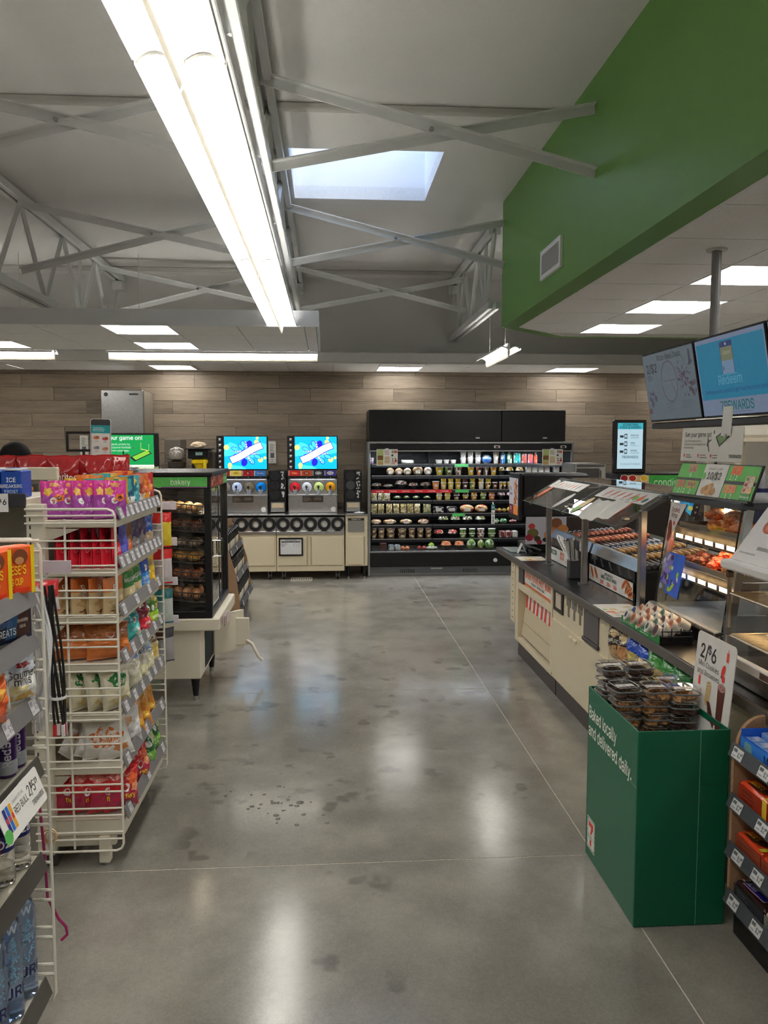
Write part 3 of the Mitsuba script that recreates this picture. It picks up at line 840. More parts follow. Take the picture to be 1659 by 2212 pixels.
# cards hanging on the cooler
for px, lab in ((0.655, 'white menu card with green photos hanging at the cooler\'s top left'), (2.92, 'white menu card with green photos hanging at the cooler\'s top right')):
    k = thing('menu_card', lab, 'sign', 'menu cards on the cooler')
    a = Art((px, CYF - 0.045, 1.52), (1, 0, 0), (0, 0, 1))
    part(k, 'board', B(px, px + 0.285, CYF - 0.044, CYF - 0.04, 1.515, 1.735), 'satin', (236, 232, 222))
    part(k, 'clip', B(px + 0.12, px + 0.16, CYF - 0.04, CYF - 0.02, 1.72, 1.75), 'satin', (200, 200, 200))
    a.rect(0.01, 0.005, 0.09, 0.21, (176, 190, 120)).rect(0.012, 0.07, 0.088, 0.13, (120, 84, 44)).rect(0.012, 0.01, 0.088, 0.05, (196, 160, 110))
    a.lines(0.105, 0.14, 0.185, 0.205, 4, (150, 140, 130), 3).rect(0.105, 0.02, 0.18, 0.12, (222, 206, 176)).lines(0.108, 0.03, 0.178, 0.11, 5, (170, 150, 120), 5)
    a.text('$5', 0.20, 0.165, 0.032, (60, 60, 60), True).text('13', 0.2, 0.055, 0.04, (60, 50, 50), True).disc(0.258, 0.18, 0.02, (200, 110, 90)).disc(0.258, 0.06, 0.018, (190, 70, 60)).rect(0.2, 0.12, 0.225, 0.145, (40, 50, 90)).lines(0.2, 0.01, 0.275, 0.045, 2, (190, 80, 60), 4)
    a.build(k)
k = thing('price_flag', 'narrow teal and white price flag hanging in front of the cooler shelves', 'sign')
part(k, 'board', B(2.262, 2.312, YSF - 0.05, YSF - 0.046, 0.70, 0.965), 'satin', (238, 238, 234))
a = Art((2.262, YSF - 0.051, 0.70), (1, 0, 0), (0, 0, 1))
a.rect(0, 0.19, 0.05, 0.265, (40, 130, 125)).text('$5', 0.025, 0.215, 0.022, (240, 240, 240), True, align='c').text('2/', 0.025, 0.13, 0.03, (30, 30, 30), True, align='c').text('4', 0.025, 0.07, 0.035, (30, 30, 30), True, align='c').text('5', 0.025, 0.02, 0.035, (30, 30, 30), True, align='c')
a.build(k)
part(k, 'hanger', CYL((2.29, YSF - 0.046, 0.965), (2.29, YSF - 0.012, 1.0), 0.003, 5), 'metal', (200, 200, 200))
# ------------------------------------------------------------------ frozen drink counter
CREAM = (226, 213, 184)
BLK = (20, 20, 22)
YC = 10.75
cab = {}
for nm, x0, x1, lab in (('right', -0.683, 0.214, 'cream frozen-drink counter with steel top, sheet in a black frame on its door'), ('left', -1.60, -0.689, 'cream frozen-drink counter left of the one with the framed sheet, partly hidden')):
    k = thing('drink_counter', lab, 'counter'); cab[nm] = k
    part(k, 'body', RB(x0, x1, YC, 11.6, 0.113, 0.605, 0.006), 'satin', CREAM)
    part(k, 'steel_rail', RB(x0 - 0.002, x1 + 0.002, YC - 0.02, 11.6, 0.606, 0.655, 0.006), 'steel')
    part(k, 'dispenser_panel', J(B(x0, x1, YC + 0.02, YC + 0.04, 0.655, 0.835)), 'steel')
    part(k, 'top_gap', B(x0, x1, YC + 0.03, YC + 0.1, 0.835, 0.862), 'matte', BLK)
    part(k, 'steel_top', RB(x0 - 0.004, x1 + 0.004, YC - 0.02, 11.62, 0.862, 0.874, 0.005), 'steel')
    part(k, 'casing', B(x0 + 0.01, x1 - 0.01, YC + 0.2, 11.6, 0.65, 0.86), 'matte', (50, 50, 52))
    xm = (x0 + x1) / 2 - 0.03
    for a, b in ((x0 + 0.02, xm - 0.025), (xm + 0.045, x1 - 0.02)):
        d = part(k, 'door', RB(a, b, YC - 0.014, YC - 0.001, 0.195, 0.575, 0.006), 'satin', CREAM)
    for s in (-0.018, 0.028):
        part(k, 'finger_groove', B(xm + s, xm + s + 0.012, YC - 0.006, YC + 0.001, 0.195, 0.575), 'satin', (176, 165, 138))
    part(k, 'seam', B(x0 + 0.01, x1 - 0.01, YC - 0.002, YC + 0.001, 0.183, 0.186), 'matte', (120, 112, 94))
    for cxp in (x0 + 0.09, x1 - 0.09):
        c = part(k, 'caster', MV(LATHE([(0, -0.014), (0.042, -0.014), (0.042, 0.014), (0, 0.014)], 16), cxp, YC + 0.06, 0.0435, 0, 0, PI / 2), 'satin', (28, 28, 30))
        part(c, 'fork', J(B(cxp - 0.024, cxp - 0.019, YC + 0.04, YC + 0.08, 0.03, 0.113), B(cxp + 0.019, cxp + 0.024, YC + 0.04, YC + 0.08, 0.03, 0.113)), 'metal', (150, 150, 150))
    n = 5
    for i in range(n):
        cxp = x0 + 0.086 + i * 0.181 if nm == 'right' else x1 - 0.09 - i * 0.181
        hole = 0.747
        ring = part(k, 'cup_dispenser', MV(LATHE([(0.048, 0.012), (0.052, -0.012), (0.085, -0.012), (0.088, 0.0), (0.088, 0.03), (0.048, 0.03)], 28), cxp, YC + 0.008, hole, 0, PI / 2), 'satin', (30, 30, 32))
        part(ring, 'cup', MV(LATHE([(0.0, -0.002), (0.036, -0.004), (0.038, 0.0), (0.046, 0.12)], 20), cxp + (0.006 if i % 2 else 0), YC + 0.012, hole - 0.008, 0, -PI / 2), 'satin', (235, 232, 224))
        for q in range(3):
            an = q * 2.1 + 0.5
            part(ring, 'cup_spring', MV(B(0.04, 0.078, -0.003, 0.003, -0.002, 0.002), cxp + 0, YC - 0.006, hole, 0, 0, an), 'metal', (190, 190, 190))
        part(k, 'dispenser_foot', B(cxp - 0.03, cxp + 0.03, YC - 0.012, YC + 0.02, 0.656, 0.662), 'satin', (24, 24, 26))
fr = thing('framed_sheet', 'white printed sheet in a black frame on the cream counter door', 'notice')
part(fr, 'frame', J(B(-0.655, -0.335, YC - 0.03, YC - 0.016, 0.325, 0.345), B(-0.655, -0.335, YC - 0.03, YC - 0.016, 0.548, 0.568), B(-0.655, -0.635, YC - 0.03, YC - 0.016, 0.325, 0.568), B(-0.355, -0.335, YC - 0.03, YC - 0.016, 0.325, 0.568)), 'satin', (14, 14, 15))
part(fr, 'sheet', B(-0.64, -0.35, YC - 0.022, YC - 0.0165, 0.34, 0.555), 'satin', (226, 226, 230))
a = Art((-0.64, YC - 0.0225, 0.34), (1, 0, 0), (0, 0, 1))
a.rect(0.02, 0.165, 0.27, 0.18, (50, 50, 54)).text('Temperature Log', 0.06, 0.187, 0.014, (40, 40, 40), True).lines(0.02, 0.105, 0.10, 0.16, 4, (150, 150, 156), 2)
for u in (0.18, 0.212, 0.244):
    a.lines(u, 0.10, u + 0.012, 0.16, 5, (160, 160, 166), int(u * 100))
a.build(fr)

sc_ = thing('side_cabinet', 'narrow cream cabinet with trash flap beside the frozen-drink counter', 'cabinet')
part(sc_, 'body', RB(0.228, 0.523, YC + 0.0, 11.5, 0.178, 0.855, 0.006), 'satin', CREAM)
part(sc_, 'steel_top', RB(0.225, 0.526, YC - 0.02, 11.5, 0.856, 0.874, 0.005), 'steel')
part(sc_, 'trash_flap', RB(0.262, 0.478, YC - 0.012, YC - 0.001, 0.635, 0.80, 0.004), 'steel')
part(sc_, 'flap_label', B(0.262, 0.478, YC - 0.016, YC - 0.0125, 0.79, 0.822), 'satin', (40, 34, 30))
a = Art((0.262, YC - 0.0165, 0.79), (1, 0, 0), (0, 0, 1)); a.text('THANK YOU', 0.108, 0.008, 0.016, (225, 220, 210), True, align='c'); a.build(sc_, 'lettering')
part(sc_, 'door', RB(0.252, 0.470, YC - 0.012, YC - 0.001, 0.20, 0.575, 0.005), 'satin', CREAM)
part(sc_, 'finger_groove', B(0.472, 0.49, YC - 0.005, YC + 0.001, 0.20, 0.575), 'satin', (186, 174, 146))
for x in (0.27, 0.48):
    lg = part(sc_, 'leg', CYL((x, YC + 0.06, 0.03), (x, YC + 0.06, 0.178), 0.02, 12), 'satin', BLK)
    part(lg, 'foot', CYL((x, YC + 0.06, 0.0), (x, YC + 0.06, 0.032), 0.016, 12), 'metal', (200, 200, 200))
    part(sc_, 'leg', CYL((x, 11.44, 0.0), (x, 11.44, 0.178), 0.02, 10), 'satin', BLK)

solo('floor_drain', 'pale floor drain grate under the frozen-drink counter', 'drain', J(B(-0.5, -0.22, 10.62, 10.66, 0.0005, 0.012), B(-0.5, -0.22, 10.86, 10.90, 0.0005, 0.012), *[B(-0.5 + i * 0.03, -0.485 + i * 0.03, 10.66, 10.86, 0.0005, 0.01) for i in range(10)]), 'satin', (190, 186, 176))


def slush_machine(x0, x1, label, discs, cards, first):
    y0 = 10.98
    k = thing('slush_machine', label, 'drink machine')
    part(k, 'body', RB(x0, x1, y0 + 0.06, 11.62, 0.876, 1.34, 0.008), 'satin', (70, 72, 75))
    part(k, 'steel_front', RB(x0 + 0.005, x1 - 0.005, y0 + 0.0, y0 + 0.07, 0.876, 1.115, 0.008), 'steel')
    part(k, 'drip_ledge', RB(x0, x1, y0 - 0.02, y0 + 0.06, 1.112, 1.124, 0.004), 'steel')
    part(k, 'nozzle_panel', B(x0 + 0.01, x1 - 0.01, y0 + 0.05, y0 + 0.062, 1.124, 1.335), 'steel')
    part(k, 'hood', RB(x0, x1, y0 - 0.03, 11.6, 1.337, 1.372, 0.008), 'satin', BLK)
    part(k, 'hood_lamp', PLANE((x0 + 0.03, y0 + 0.0, 1.3355), (0, 0.04, 0), (x1 - x0 - 0.06, 0, 0)), 'matte', (230, 230, 230), emit=np.array(L_CASE) * 1.3, weight=0.15)
    n = 4; w = (x1 - x0 - 0.03) / n
    for i in range(n):
        xc = x0 + 0.015 + w * (i + 0.5)
        v = part(k, 'flavour_card', B(x0 + 0.012 + i * w, x0 + 0.008 + (i + 1) * w, y0 - 0.038, y0 - 0.03, 1.378, 1.452), 'satin', cards[i][0])
        a = Art((x0 + 0.012 + i * w, y0 - 0.0385, 1.378), (1, 0, 0), (0, 0, 1))
        a.rect(0.004, 0.004, 0.012, 0.07, (225, 222, 215)).disc(w / 2, 0.038, 0.045, cards[i][1], 0.024)
        a.text(cards[i][2], w / 2, 0.03, 0.018, cards[i][3], True, 0.75, 'c')
        a.build(v, 'print')
        part(k, 'indicator', MV(ELL(0.006, 0.004, 0.006, 1), xc, y0 - 0.032, 1.355), 'gloss', (200, 40, 40) if (not first and i == 0) else (190, 190, 90))
        d = part(k, 'valve_disc', MV(LATHE([(0, -0.05), (0.05, -0.046), (0.066, -0.03), (0.07, 0.0), (0, 0.0)], 24), xc, y0 + 0.048, 1.222, 0, -PI / 2 + PI), 'gloss', discs[i], smooth=40)
        part(d, 'rim', MV(LATHE([(0.066, -0.034), (0.074, -0.03), (0.076, 0.0), (0.066, 0.0)], 24), xc, y0 + 0.049, 1.222, 0, PI / 2), 'gloss', (40, 42, 46))
        part(d, 'knob', J(MV(ELL(0.016, 0.012, 0.02, 2), xc - 0.006, y0 - 0.012, 1.232), B(xc - 0.01, xc + 0.002, y0 - 0.016, y0 - 0.004, 1.19, 1.235)), 'gloss', (18, 18, 20))
        part(k, 'nozzle', MV(LATHE([(0.03, 0.04), (0.032, 0.02), (0.02, -0.02), (0.012, -0.055), (0.009, -0.055), (0.018, -0.02)], 14), xc, y0 + 0.015, 1.155), 'gloss', (150, 156, 164))
    xm = (x0 + x1) / 2
    part(k, 'name_plate', B(xm - 0.14, xm + 0.14, y0 - 0.003, y0 - 0.0005, 1.02, 1.105), 'satin', (58, 50, 44))
    a = Art((xm - 0.14, y0 - 0.0035, 1.02), (1, 0, 0), (0, 0, 1)); a.lines(0.01, 0.01, 0.13, 0.075, 6, (110, 100, 90), 3).lines(0.16, 0.03, 0.27, 0.075, 4, (110, 100, 90), 5); a.build(k, 'print')
    bd = part(k, 'maker_badge', MV(LATHE([(0, 0), (0.034, 0), (0.034, 0.003), (0, 0.003)], 20), x1 - 0.06, y0 - 0.0005, 0.925, 0, PI / 2), 'satin', (225, 225, 225))
    # lit screen
    part(k, 'screen_case', RB(x0 - 0.004, x1 + 0.002, y0 + 0.0, y0 + 0.09, 1.456, 1.915, 0.006), 'satin', BLK)
    a = Art((x0 - 0.004, y0 - 0.001, 1.456), (1, 0, 0), (0, 0, 1))
    for i in range(6):
        a.rect(0.030, 0.04 + i * 0.074, 0.062, 0.056 + i * 0.074, (225, 228, 232)).rect(0.036, 0.03 + i * 0.074, 0.056, 0.04 + i * 0.074, (190, 195, 200)).lines(0.024, 0.02 + i * 0.074, 0.068, 0.028 + i * 0.074, 1, (170, 176, 182), i)
    a.build(k, 'flavour_marks')
    ox, oz, W, H = x0 + 0.098, 1.47, x1 - x0 - 0.108, 0.435
    s = Art((ox, y0 - 0.002, oz), (1, 0, 0), (0, 0, 1))
    s.rect(0, 0, W, H, (0, 168, 236))
    LB = (66, 208, 250)
    s.poly([(0, .30), (.08, .36), (.16, .33), (.2, .26), (.3, .25), (.36, .32), (.48, .36), (W, .33), (W, .22), (.46, .2), (.36, .14), (.22, .12), (.1, .18), (0, .17)], LB)
    s.poly([(0.05, 0), (.12, .05), (.22, .04), (.3, 0)], LB)
    for u, v, r in ((.03, .29, .035), (.43, .36, .032), (.48, .125, .035), (.075, .055, .03), (.54, .15, .02), (.44, .42, .02), (.07, .005, .02)):
        s.disc(u, min(v, H - r) if v + r > H else max(v, r), r, (247, 240, 120))
    c0 = (W * 0.52, H * 0.5)
    DB = (30, 24, 190)
    for an, L, wd, fillc in ((1.25, .12, .05, DB), (1.9, .12, .04, LB), (2.75, .16, .035, LB), (3.5, .15, .04, LB), (4.5, .13, .05, DB), (5.3, .13, .04, LB), (5.9, .16, .035, LB), (.5, .14, .04, LB), (2.3, .1, .03, LB)):
        u, v = c0[0] + L * math.cos(an), c0[1] + min(L, .135) * math.sin(an)
        s.disc(u, v, .052, DB, wd * 0.8, rot=an); s.disc(u, v, .045, fillc, wd * 0.62, rot=an)
    for an in (1.5, 2.9, 3.9, 5.1, 6.1, 0.2):
        for q in range(5):
            L = 0.05 + q * 0.031
            s.disc(c0[0] + L * math.cos(an + 0.04 * q), c0[1] + min(L, .15) * math.sin(an + 0.04 * q), 0.021 - 0.003 * q, DB)
            s.disc(c0[0] + L * math.cos(an + 0.04 * q), c0[1] + min(L, .15) * math.sin(an + 0.04 * q), 0.017 - 0.003 * q, (250, 246, 200))
    an = 0.42; cu, su = math.cos(an), math.sin(an)
    def band(h, L):
        pts = []
        for q in np.linspace(-1, 1, 9):
            pts.append((q * L, h + 0.012 * math.sin(q * 2.4)))
        for q in np.linspace(1, -1, 9):
            pts.append((q * L, -h + 0.012 * math.sin(q * 2.4)))
        return [(c0[0] + x * cu - y * su, c0[1] + x * su + y * cu) for x, y in pts]
    s.poly(band(.052, .235), DB).poly(band(.044, .228), (255, 255, 255))
    s.text('SLURPEE', c0[0] - 0.175, c0[1] - 0.105, 0.052, (40, 60, 190), False, 1.15, rot=an)
    s.text('SLURPEE', c0[0] - 0.175 + 0.004, c0[1] - 0.103, 0.05, (255, 255, 255), False, 1.17, rot=an)
    s.glow(k, 'screen_print', 1.5)
    return k


Y_, R_, U_ = (230, 214, 120), (170, 34, 40), (58, 120, 190)
slush_machine(-1.48, -0.808, 'left frozen-drink machine with a lit blue screen, behind the bakery case', [(120, 110, 100), (190, 205, 235), (96, 88, 70), (20, 130, 220)],
              [(R_, (220, 200, 190), 'Cherry', (255, 240, 230)), (Y_, (220, 190, 60), 'Pina', (110, 80, 20)), (R_, (130, 20, 30), 'Dr', (255, 240, 235)), (U_, (40, 90, 180), 'Blue Razz', (235, 240, 250))], True)
slush_machine(-0.54, 0.13, 'right frozen-drink machine with a lit blue screen, left of the cooler', [(190, 36, 44), (205, 205, 210), (196, 214, 130), (226, 158, 30)],
              [((200, 40, 40), (220, 60, 50), 'Cherry', (255, 230, 160)), ((190, 84, 56), (150, 44, 30), 'Cola', (250, 225, 200)), ((40, 44, 52), (150, 156, 160), 'Zero', (230, 232, 235)), ((64, 58, 150), (226, 226, 235), 'Mango', (120, 70, 20))], False)

for x0, lab in ((-0.80, 'black lid tower with silver napkin box between the two frozen-drink machines'), (0.222, 'black lid tower with silver napkin box right of the frozen-drink machines')):
    k = thing('lid_tower', lab, 'lid dispenser')
    y0 = 11.02
    part(k, 'body', RB(x0, x0 + 0.235, y0, 11.5, 0.876, 1.445, 0.006), 'satin', (18, 18, 20))
    for i in range(3):
        z = 1.375 - i * 0.127
        l = part(k, 'lid_well', MV(LATHE([(0.0, -0.003), (0.026, -0.004), (0.03, -0.012), (0.056, -0.010), (0.062, 0.0), (0.062, 0.01), (0, 0.01)], 24), x0 + 0.085, y0 - 0.001, z, 0, PI / 2), 'gloss', (46, 47, 50) if x0 < 0 or i != 1 else (70, 72, 74))
        part(l, 'lid', MV(LATHE([(0, -0.004), (0.012, -0.006), (0.03, -0.004), (0.05, -0.001), (0.0, -0.001)], 20), x0 + 0.085, y0 - 0.008, z, 0, PI / 2), 'gloss', (104, 106, 110))
        a = Art((x0 + 0.155, y0 - 0.001, z - 0.055), (1, 0, 0), (0, 0, 1))
        r = random.Random(i + int(x0 * 10))
        for q in range(11):
            a.disc(r.uniform(0.012, 0.055), r.uniform(0.01, 0.11), r.uniform(0.006, 0.014), (205, 208, 210), r.uniform(0.004, 0.01), rot=r.uniform(0, 3))
        a.build(k, 'swirl_decal')
    nb = part(k, 'napkin_box', J(B(x0 + 0.028, x0 + 0.212, y0 - 0.014, y0, 0.89, 1.02)), 'metal', (196, 198, 200))
    part(nb, 'napkins', RB(x0 + 0.04, x0 + 0.2, y0 - 0.02, y0 - 0.0145, 0.945, 1.008, 0.004), 'matte', (196, 178, 150))
    part(nb, 'flap', B(x0 + 0.034, x0 + 0.206, y0 - 0.022, y0 - 0.0145, 0.896, 0.935), 'steel')
solo('straw_wrapper', 'crumpled white wrapper on top of the narrow side cabinet', 'wrapper', MV(LUMP(0.07, 0.03, 0.012, 5, 0.3), 0.42, 10.83, 0.888), 'matte', (215, 216, 220), True)


def notice(x0, x1, z0, z1, label, y=11.985):
    k = thing('wall_notice', label, 'notice')
    part(k, 'board', RB(x0, x1, y - 0.012, y + 0.006, z0, z1, 0.005), 'satin', (232, 230, 222))
    a = Art((x0, y - 0.0125, z0), (1, 0, 0), (0, 0, 1)); w, h = x1 - x0, z1 - z0
    a.lines(w * .2, h * .52, w * .85, h * .9, 7, (150, 150, 148), 8).rect(w * .25, h * .26, w * .75, h * .48, (96, 100, 110)).disc(w * .5, h * .18, w * .08, (150, 150, 150)).lines(w * .25, h * .04, w * .75, h * .1, 1, (170, 170, 170), 2)
    a.build(k)


notice(-0.865, -0.755, 1.52, 1.845, 'small white notice on the plank wall between the two lit blue screens')
notice(-3.56, -3.44, 1.62, 1.93, 'small white notice on the plank wall, left of the green screen')

# ------------------------------------------------------------------ back counter on the left: ice machine, screen, coffee gear
k = thing('back_counter', 'dark back counter along the plank wall under the ice machine, mostly hidden', 'counter')
part(k, 'body', RB(-5.6, -1.62, 10.95, 11.95, 0.0, 0.86, 0.008), 'satin', CREAM)
part(k, 'worktop', RB(-5.62, -1.615, 10.9, 11.96, 0.86, 0.90, 0.008), 'steel')
k = thing('ice_machine', 'steel ice machine standing high against the plank wall', 'ice machine')
part(k, 'bin', RB(-3.02, -2.53, 11.35, 11.94, 0.902, 1.93, 0.008), 'satin', (96, 92, 88))
part(k, 'cabinet', RB(-3.06, -2.50, 11.30, 11.94, 1.93, 2.535, 0.01), 'metal', (176, 178, 180))
part(k, 'front_panel', RB(-3.055, -2.505, 11.285, 11.299, 1.935, 2.53, 0.006), 'steel')
part(k, 'round_badge', MV(LATHE([(0, -0.004), (0.028, -0.004), (0.028, 0.0), (0, 0.0)], 20), -2.99, 11.284, 2.475, 0, PI / 2), 'satin', (70, 74, 80))
part(k, 'name_badge', B(-2.68, -2.56, 11.281, 11.285, 2.468, 2.49), 'satin', (70, 74, 80))
part(k, 'side_panel', B(-2.4995, -2.494, 11.32, 11.93, 1.94, 2.525), 'satin', (112, 104, 94))

k = thing('green_screen', 'lit green and white screen with a phone picture, below the ice machine', 'screen')
part(k, 'case', RB(-3.02, -2.17, 10.60, 10.66, 1.42, 1.945, 0.008), 'satin', BLK)
part(k, 'stand', J(RB(-2.75, -2.35, 10.62, 10.9, 0.9015, 0.92, 0.004), RB(-2.6, -2.5, 10.66, 10.72, 0.915, 1.5, 0.005)), 'satin', BLK)
s = Art((-2.97, 10.598, 1.445), (1, 0, 0), (0, 0, 1))
s.rect(0, 0.095, 0.745, 0.475, (20, 168, 84)).rect(0, 0, 0.745, 0.095, (248, 250, 240))
s.text('Get your game on!', 0.02, 0.415, 0.05, (248, 252, 246), True, 0.98)
s.text('Earn 7Rewards points by', 0.05, 0.345, 0.026, (235, 250, 238), False, 0.95).text('playing exclusive football', 0.05, 0.305, 0.026, (235, 250, 238), False, 0.95).text('activities from your app.', 0.05, 0.265, 0.026, (235, 250, 238), False, 0.95)
s.lines(0.05, 0.12, 0.28, 0.22, 3, (225, 245, 230), 3, 0.3)
s.poly([(.44, .19), (.66, .29), (.72, .24), (.5, .135)], (30, 40, 40)).poly([(.47, .195), (.655, .28), (.70, .243), (.515, .155)], (150, 220, 70))
s.poly([(.58, .38), (.585, .38), (.585, .3), (.68, .28), (.68, .36), (.685, .36), (.685, .27), (.58, .29)], (240, 240, 120))
s.disc(.36, .255, .012, (30, 40, 40)).poly([(.352, .245), (.368, .245), (.372, .19), (.385, .14), (.375, .14), (.36, .18), (.35, .14), (.34, .14), (.352, .19)], (30, 40, 40)).poly([(.37, .225), (.42, .24), (.42, .232), (.37, .215)], (30, 40, 40))
s.disc(.48, .31, .01, (120, 80, 60), .007)
s.text('7REWARDS', 0.5, 0.03, 0.04, (200, 214, 150), True, 1.0)
s.glow(k, 'screen_print', 0.85)
k = thing('gray_dispenser', 'plain grey dispenser box right of the green screen', 'dispenser')
part(k, 'body', RB(-2.16, -1.95, 10.95, 11.4, 0.902, 1.87, 0.008), 'satin', (96, 90, 82))
part(k, 'latch', MV(ELL(0.008, 0.006, 0.008, 1), -2.14, 10.946, 1.55), 'metal', (200, 200, 200))
k = thing('coffee_grinder', 'coffee machine with a round clear wire-caged hopper, right of the green screen', 'coffee machine')
part(k, 'base', RB(-2.04, -1.84, 10.62, 10.86, 0.902, 1.46, 0.01), 'satin', (36, 34, 32))
part(k, 'lower_bowl', MV(LATHE([(0, 0), (0.085, 0), (0.11, 0.05), (0.115, 0.11), (0.05, 0.13), (0, 0.13)], 20), -1.965, 10.74, 1.46), 'gloss', (58, 52, 46))
part(k, 'hopper', MV(LATHE([(0.05, 0.132), (0.11, 0.15), (0.115, 0.21), (0.085, 0.27), (0.03, 0.295), (0.0, 0.295)], 20), -1.965, 10.74, 1.46), 'gloss', (120, 112, 104), smooth=40)
for i in range(8):
    an = i * PI / 4
    part(k, 'cage_wire', TUBE([(-1.965 + 0.055 * math.cos(an), 10.74 + 0.055 * math.sin(an), 1.60), (-1.965 + 0.122 * math.cos(an), 10.74 + 0.122 * math.sin(an), 1.64), (-1.965 + 0.09 * math.cos(an), 10.74 + 0.09 * math.sin(an), 1.735), (-1.965, 10.74, 1.765)], 0.004, 5), 'metal', (190, 190, 190))
k = thing('coffee_brewer', 'black coffee brewer with a yellow funnel and crumpled bag on top', 'coffee machine')
part(k, 'column', RB(-1.79, -1.50, 10.85, 11.2, 0.902, 1.70, 0.01), 'satin', (70, 62, 54))
part(k, 'head', RB(-1.80, -1.54, 10.60, 11.0, 1.615, 1.735, 0.012), 'gloss', (20, 21, 23))
part(k, 'tray', RB(-1.83, -1.51, 10.58, 11.0, 1.735, 1.75, 0.006), 'satin', (18, 18, 20))
part(k, 'display', B(-1.70, -1.61, 10.594, 10.6, 1.66, 1.70), 'gloss', (110, 140, 130))
part(k, 'funnel', J(RB(-1.76, -1.57, 10.62, 10.8, 1.545, 1.612, 0.015), MV(LATHE([(0.0, 0), (0.05, 0), (0.085, 0.08), (0.0, 0.08)], 14), -1.66, 10.72, 1.47)), 'gloss', (236, 200, 30))
part(k, 'funnel_handle', RB(-1.60, -1.565, 10.58, 10.64, 1.48, 1.60, 0.01), 'gloss', (230, 196, 40))
part(k, 'drip_base', RB(-1.80, -1.52, 10.60, 10.86, 0.902, 1.0, 0.01), 'satin', (40, 36, 32))
solo('paper_bag', 'crumpled pale paper bag on top of the coffee brewer', 'bag', MV(LUMP(0.10, 0.06, 0.045, 11, 0.4, 2.4), -1.68, 10.72, 1.79), 'matte', (206, 186, 160), True)
k = thing('frame_sign', 'empty black sign frame on a thin post, at the left', 'sign holder')
x0, x1, z0, z1, y = -2.32, -2.02, 1.735, 1.915, 7.4
part(k, 'frame', J(B(x0, x1, y, y + 0.015, z0, z0 + 0.022), B(x0, x1, y, y + 0.015, z1 - 0.022, z1), B(x0, x0 + 0.022, y, y + 0.015, z0, z1), B(x1 - 0.022, x1, y, y + 0.015, z0, z1)), 'satin', (30, 27, 24))
part(k, 'post', CYL((-2.17, y + 0.008, 0.02), (-2.17, y + 0.008, z0 + 0.004), 0.012, 8), 'satin', (40, 36, 32))
part(k, 'foot', MV(LATHE([(0, 0), (0.14, 0), (0.13, 0.015), (0.02, 0.03), (0, 0.03)], 20), -2.17, y + 0.008, 0.0005), 'satin', (30, 28, 26))
# ------------------------------------------------------------------ bags of snacks
def thick(u, v, w, h, d, pouch):
    e = np.clip(1 - np.abs(2 * u - 1) ** 2.3, 0, 1) ** 0.62
    if pouch:
        g = np.clip(1.05 - v, 0, 1) ** 0.75 * np.clip(v / 0.03, 0.35, 1)
    else:
        g = np.clip((v - 0.045) / 0.24, 0, 1) ** 0.6 * np.clip((0.955 - v) / 0.26, 0, 1) ** 0.6
    return d / 2 * e * g + 0.0012


def bag_point(u, v, side, w, h, d, seed, pouch):
    """local: x across, z up, front towards -y"""
    t = thick(u, v, w, h, d, pouch)
    P = np.stack([u * 5 + seed * 3.1, v * 6 + side * 9, np.zeros_like(u) + seed], -1)
    edge = np.minimum(v, 1 - v) if not pouch else 1 - v
    pl = 0.5 * np.sin(u * 31 + seed) + 0.5 * np.sin(u * 53 + 2 * seed)
    t = t + t * (0.8 * (meshkit.fbm(P, 3, seed) - 0.5)) + 0.30 * t * pl * np.exp(-edge / 0.09)
    x = (u - 0.5) * w * (1 - 0.07 * np.sin(PI * np.clip(v, 0, 1)) * (0 if pouch else 1))
    x = x + 0.02 * w * (meshkit.noise(np.stack([v * 4, u * 0 + seed, u * 0], -1), seed) - 0.5)
    bend = 0.03 * d * np.sin(3 * v + seed)
    zz = v * h + 0.03 * h * (meshkit.noise(np.stack([u * 4, u * 0 + seed * 2, u * 0], -1), seed + 5) - 0.5) * (v > 0.5)
    return np.stack([x, -side * t + bend, zz], -1)


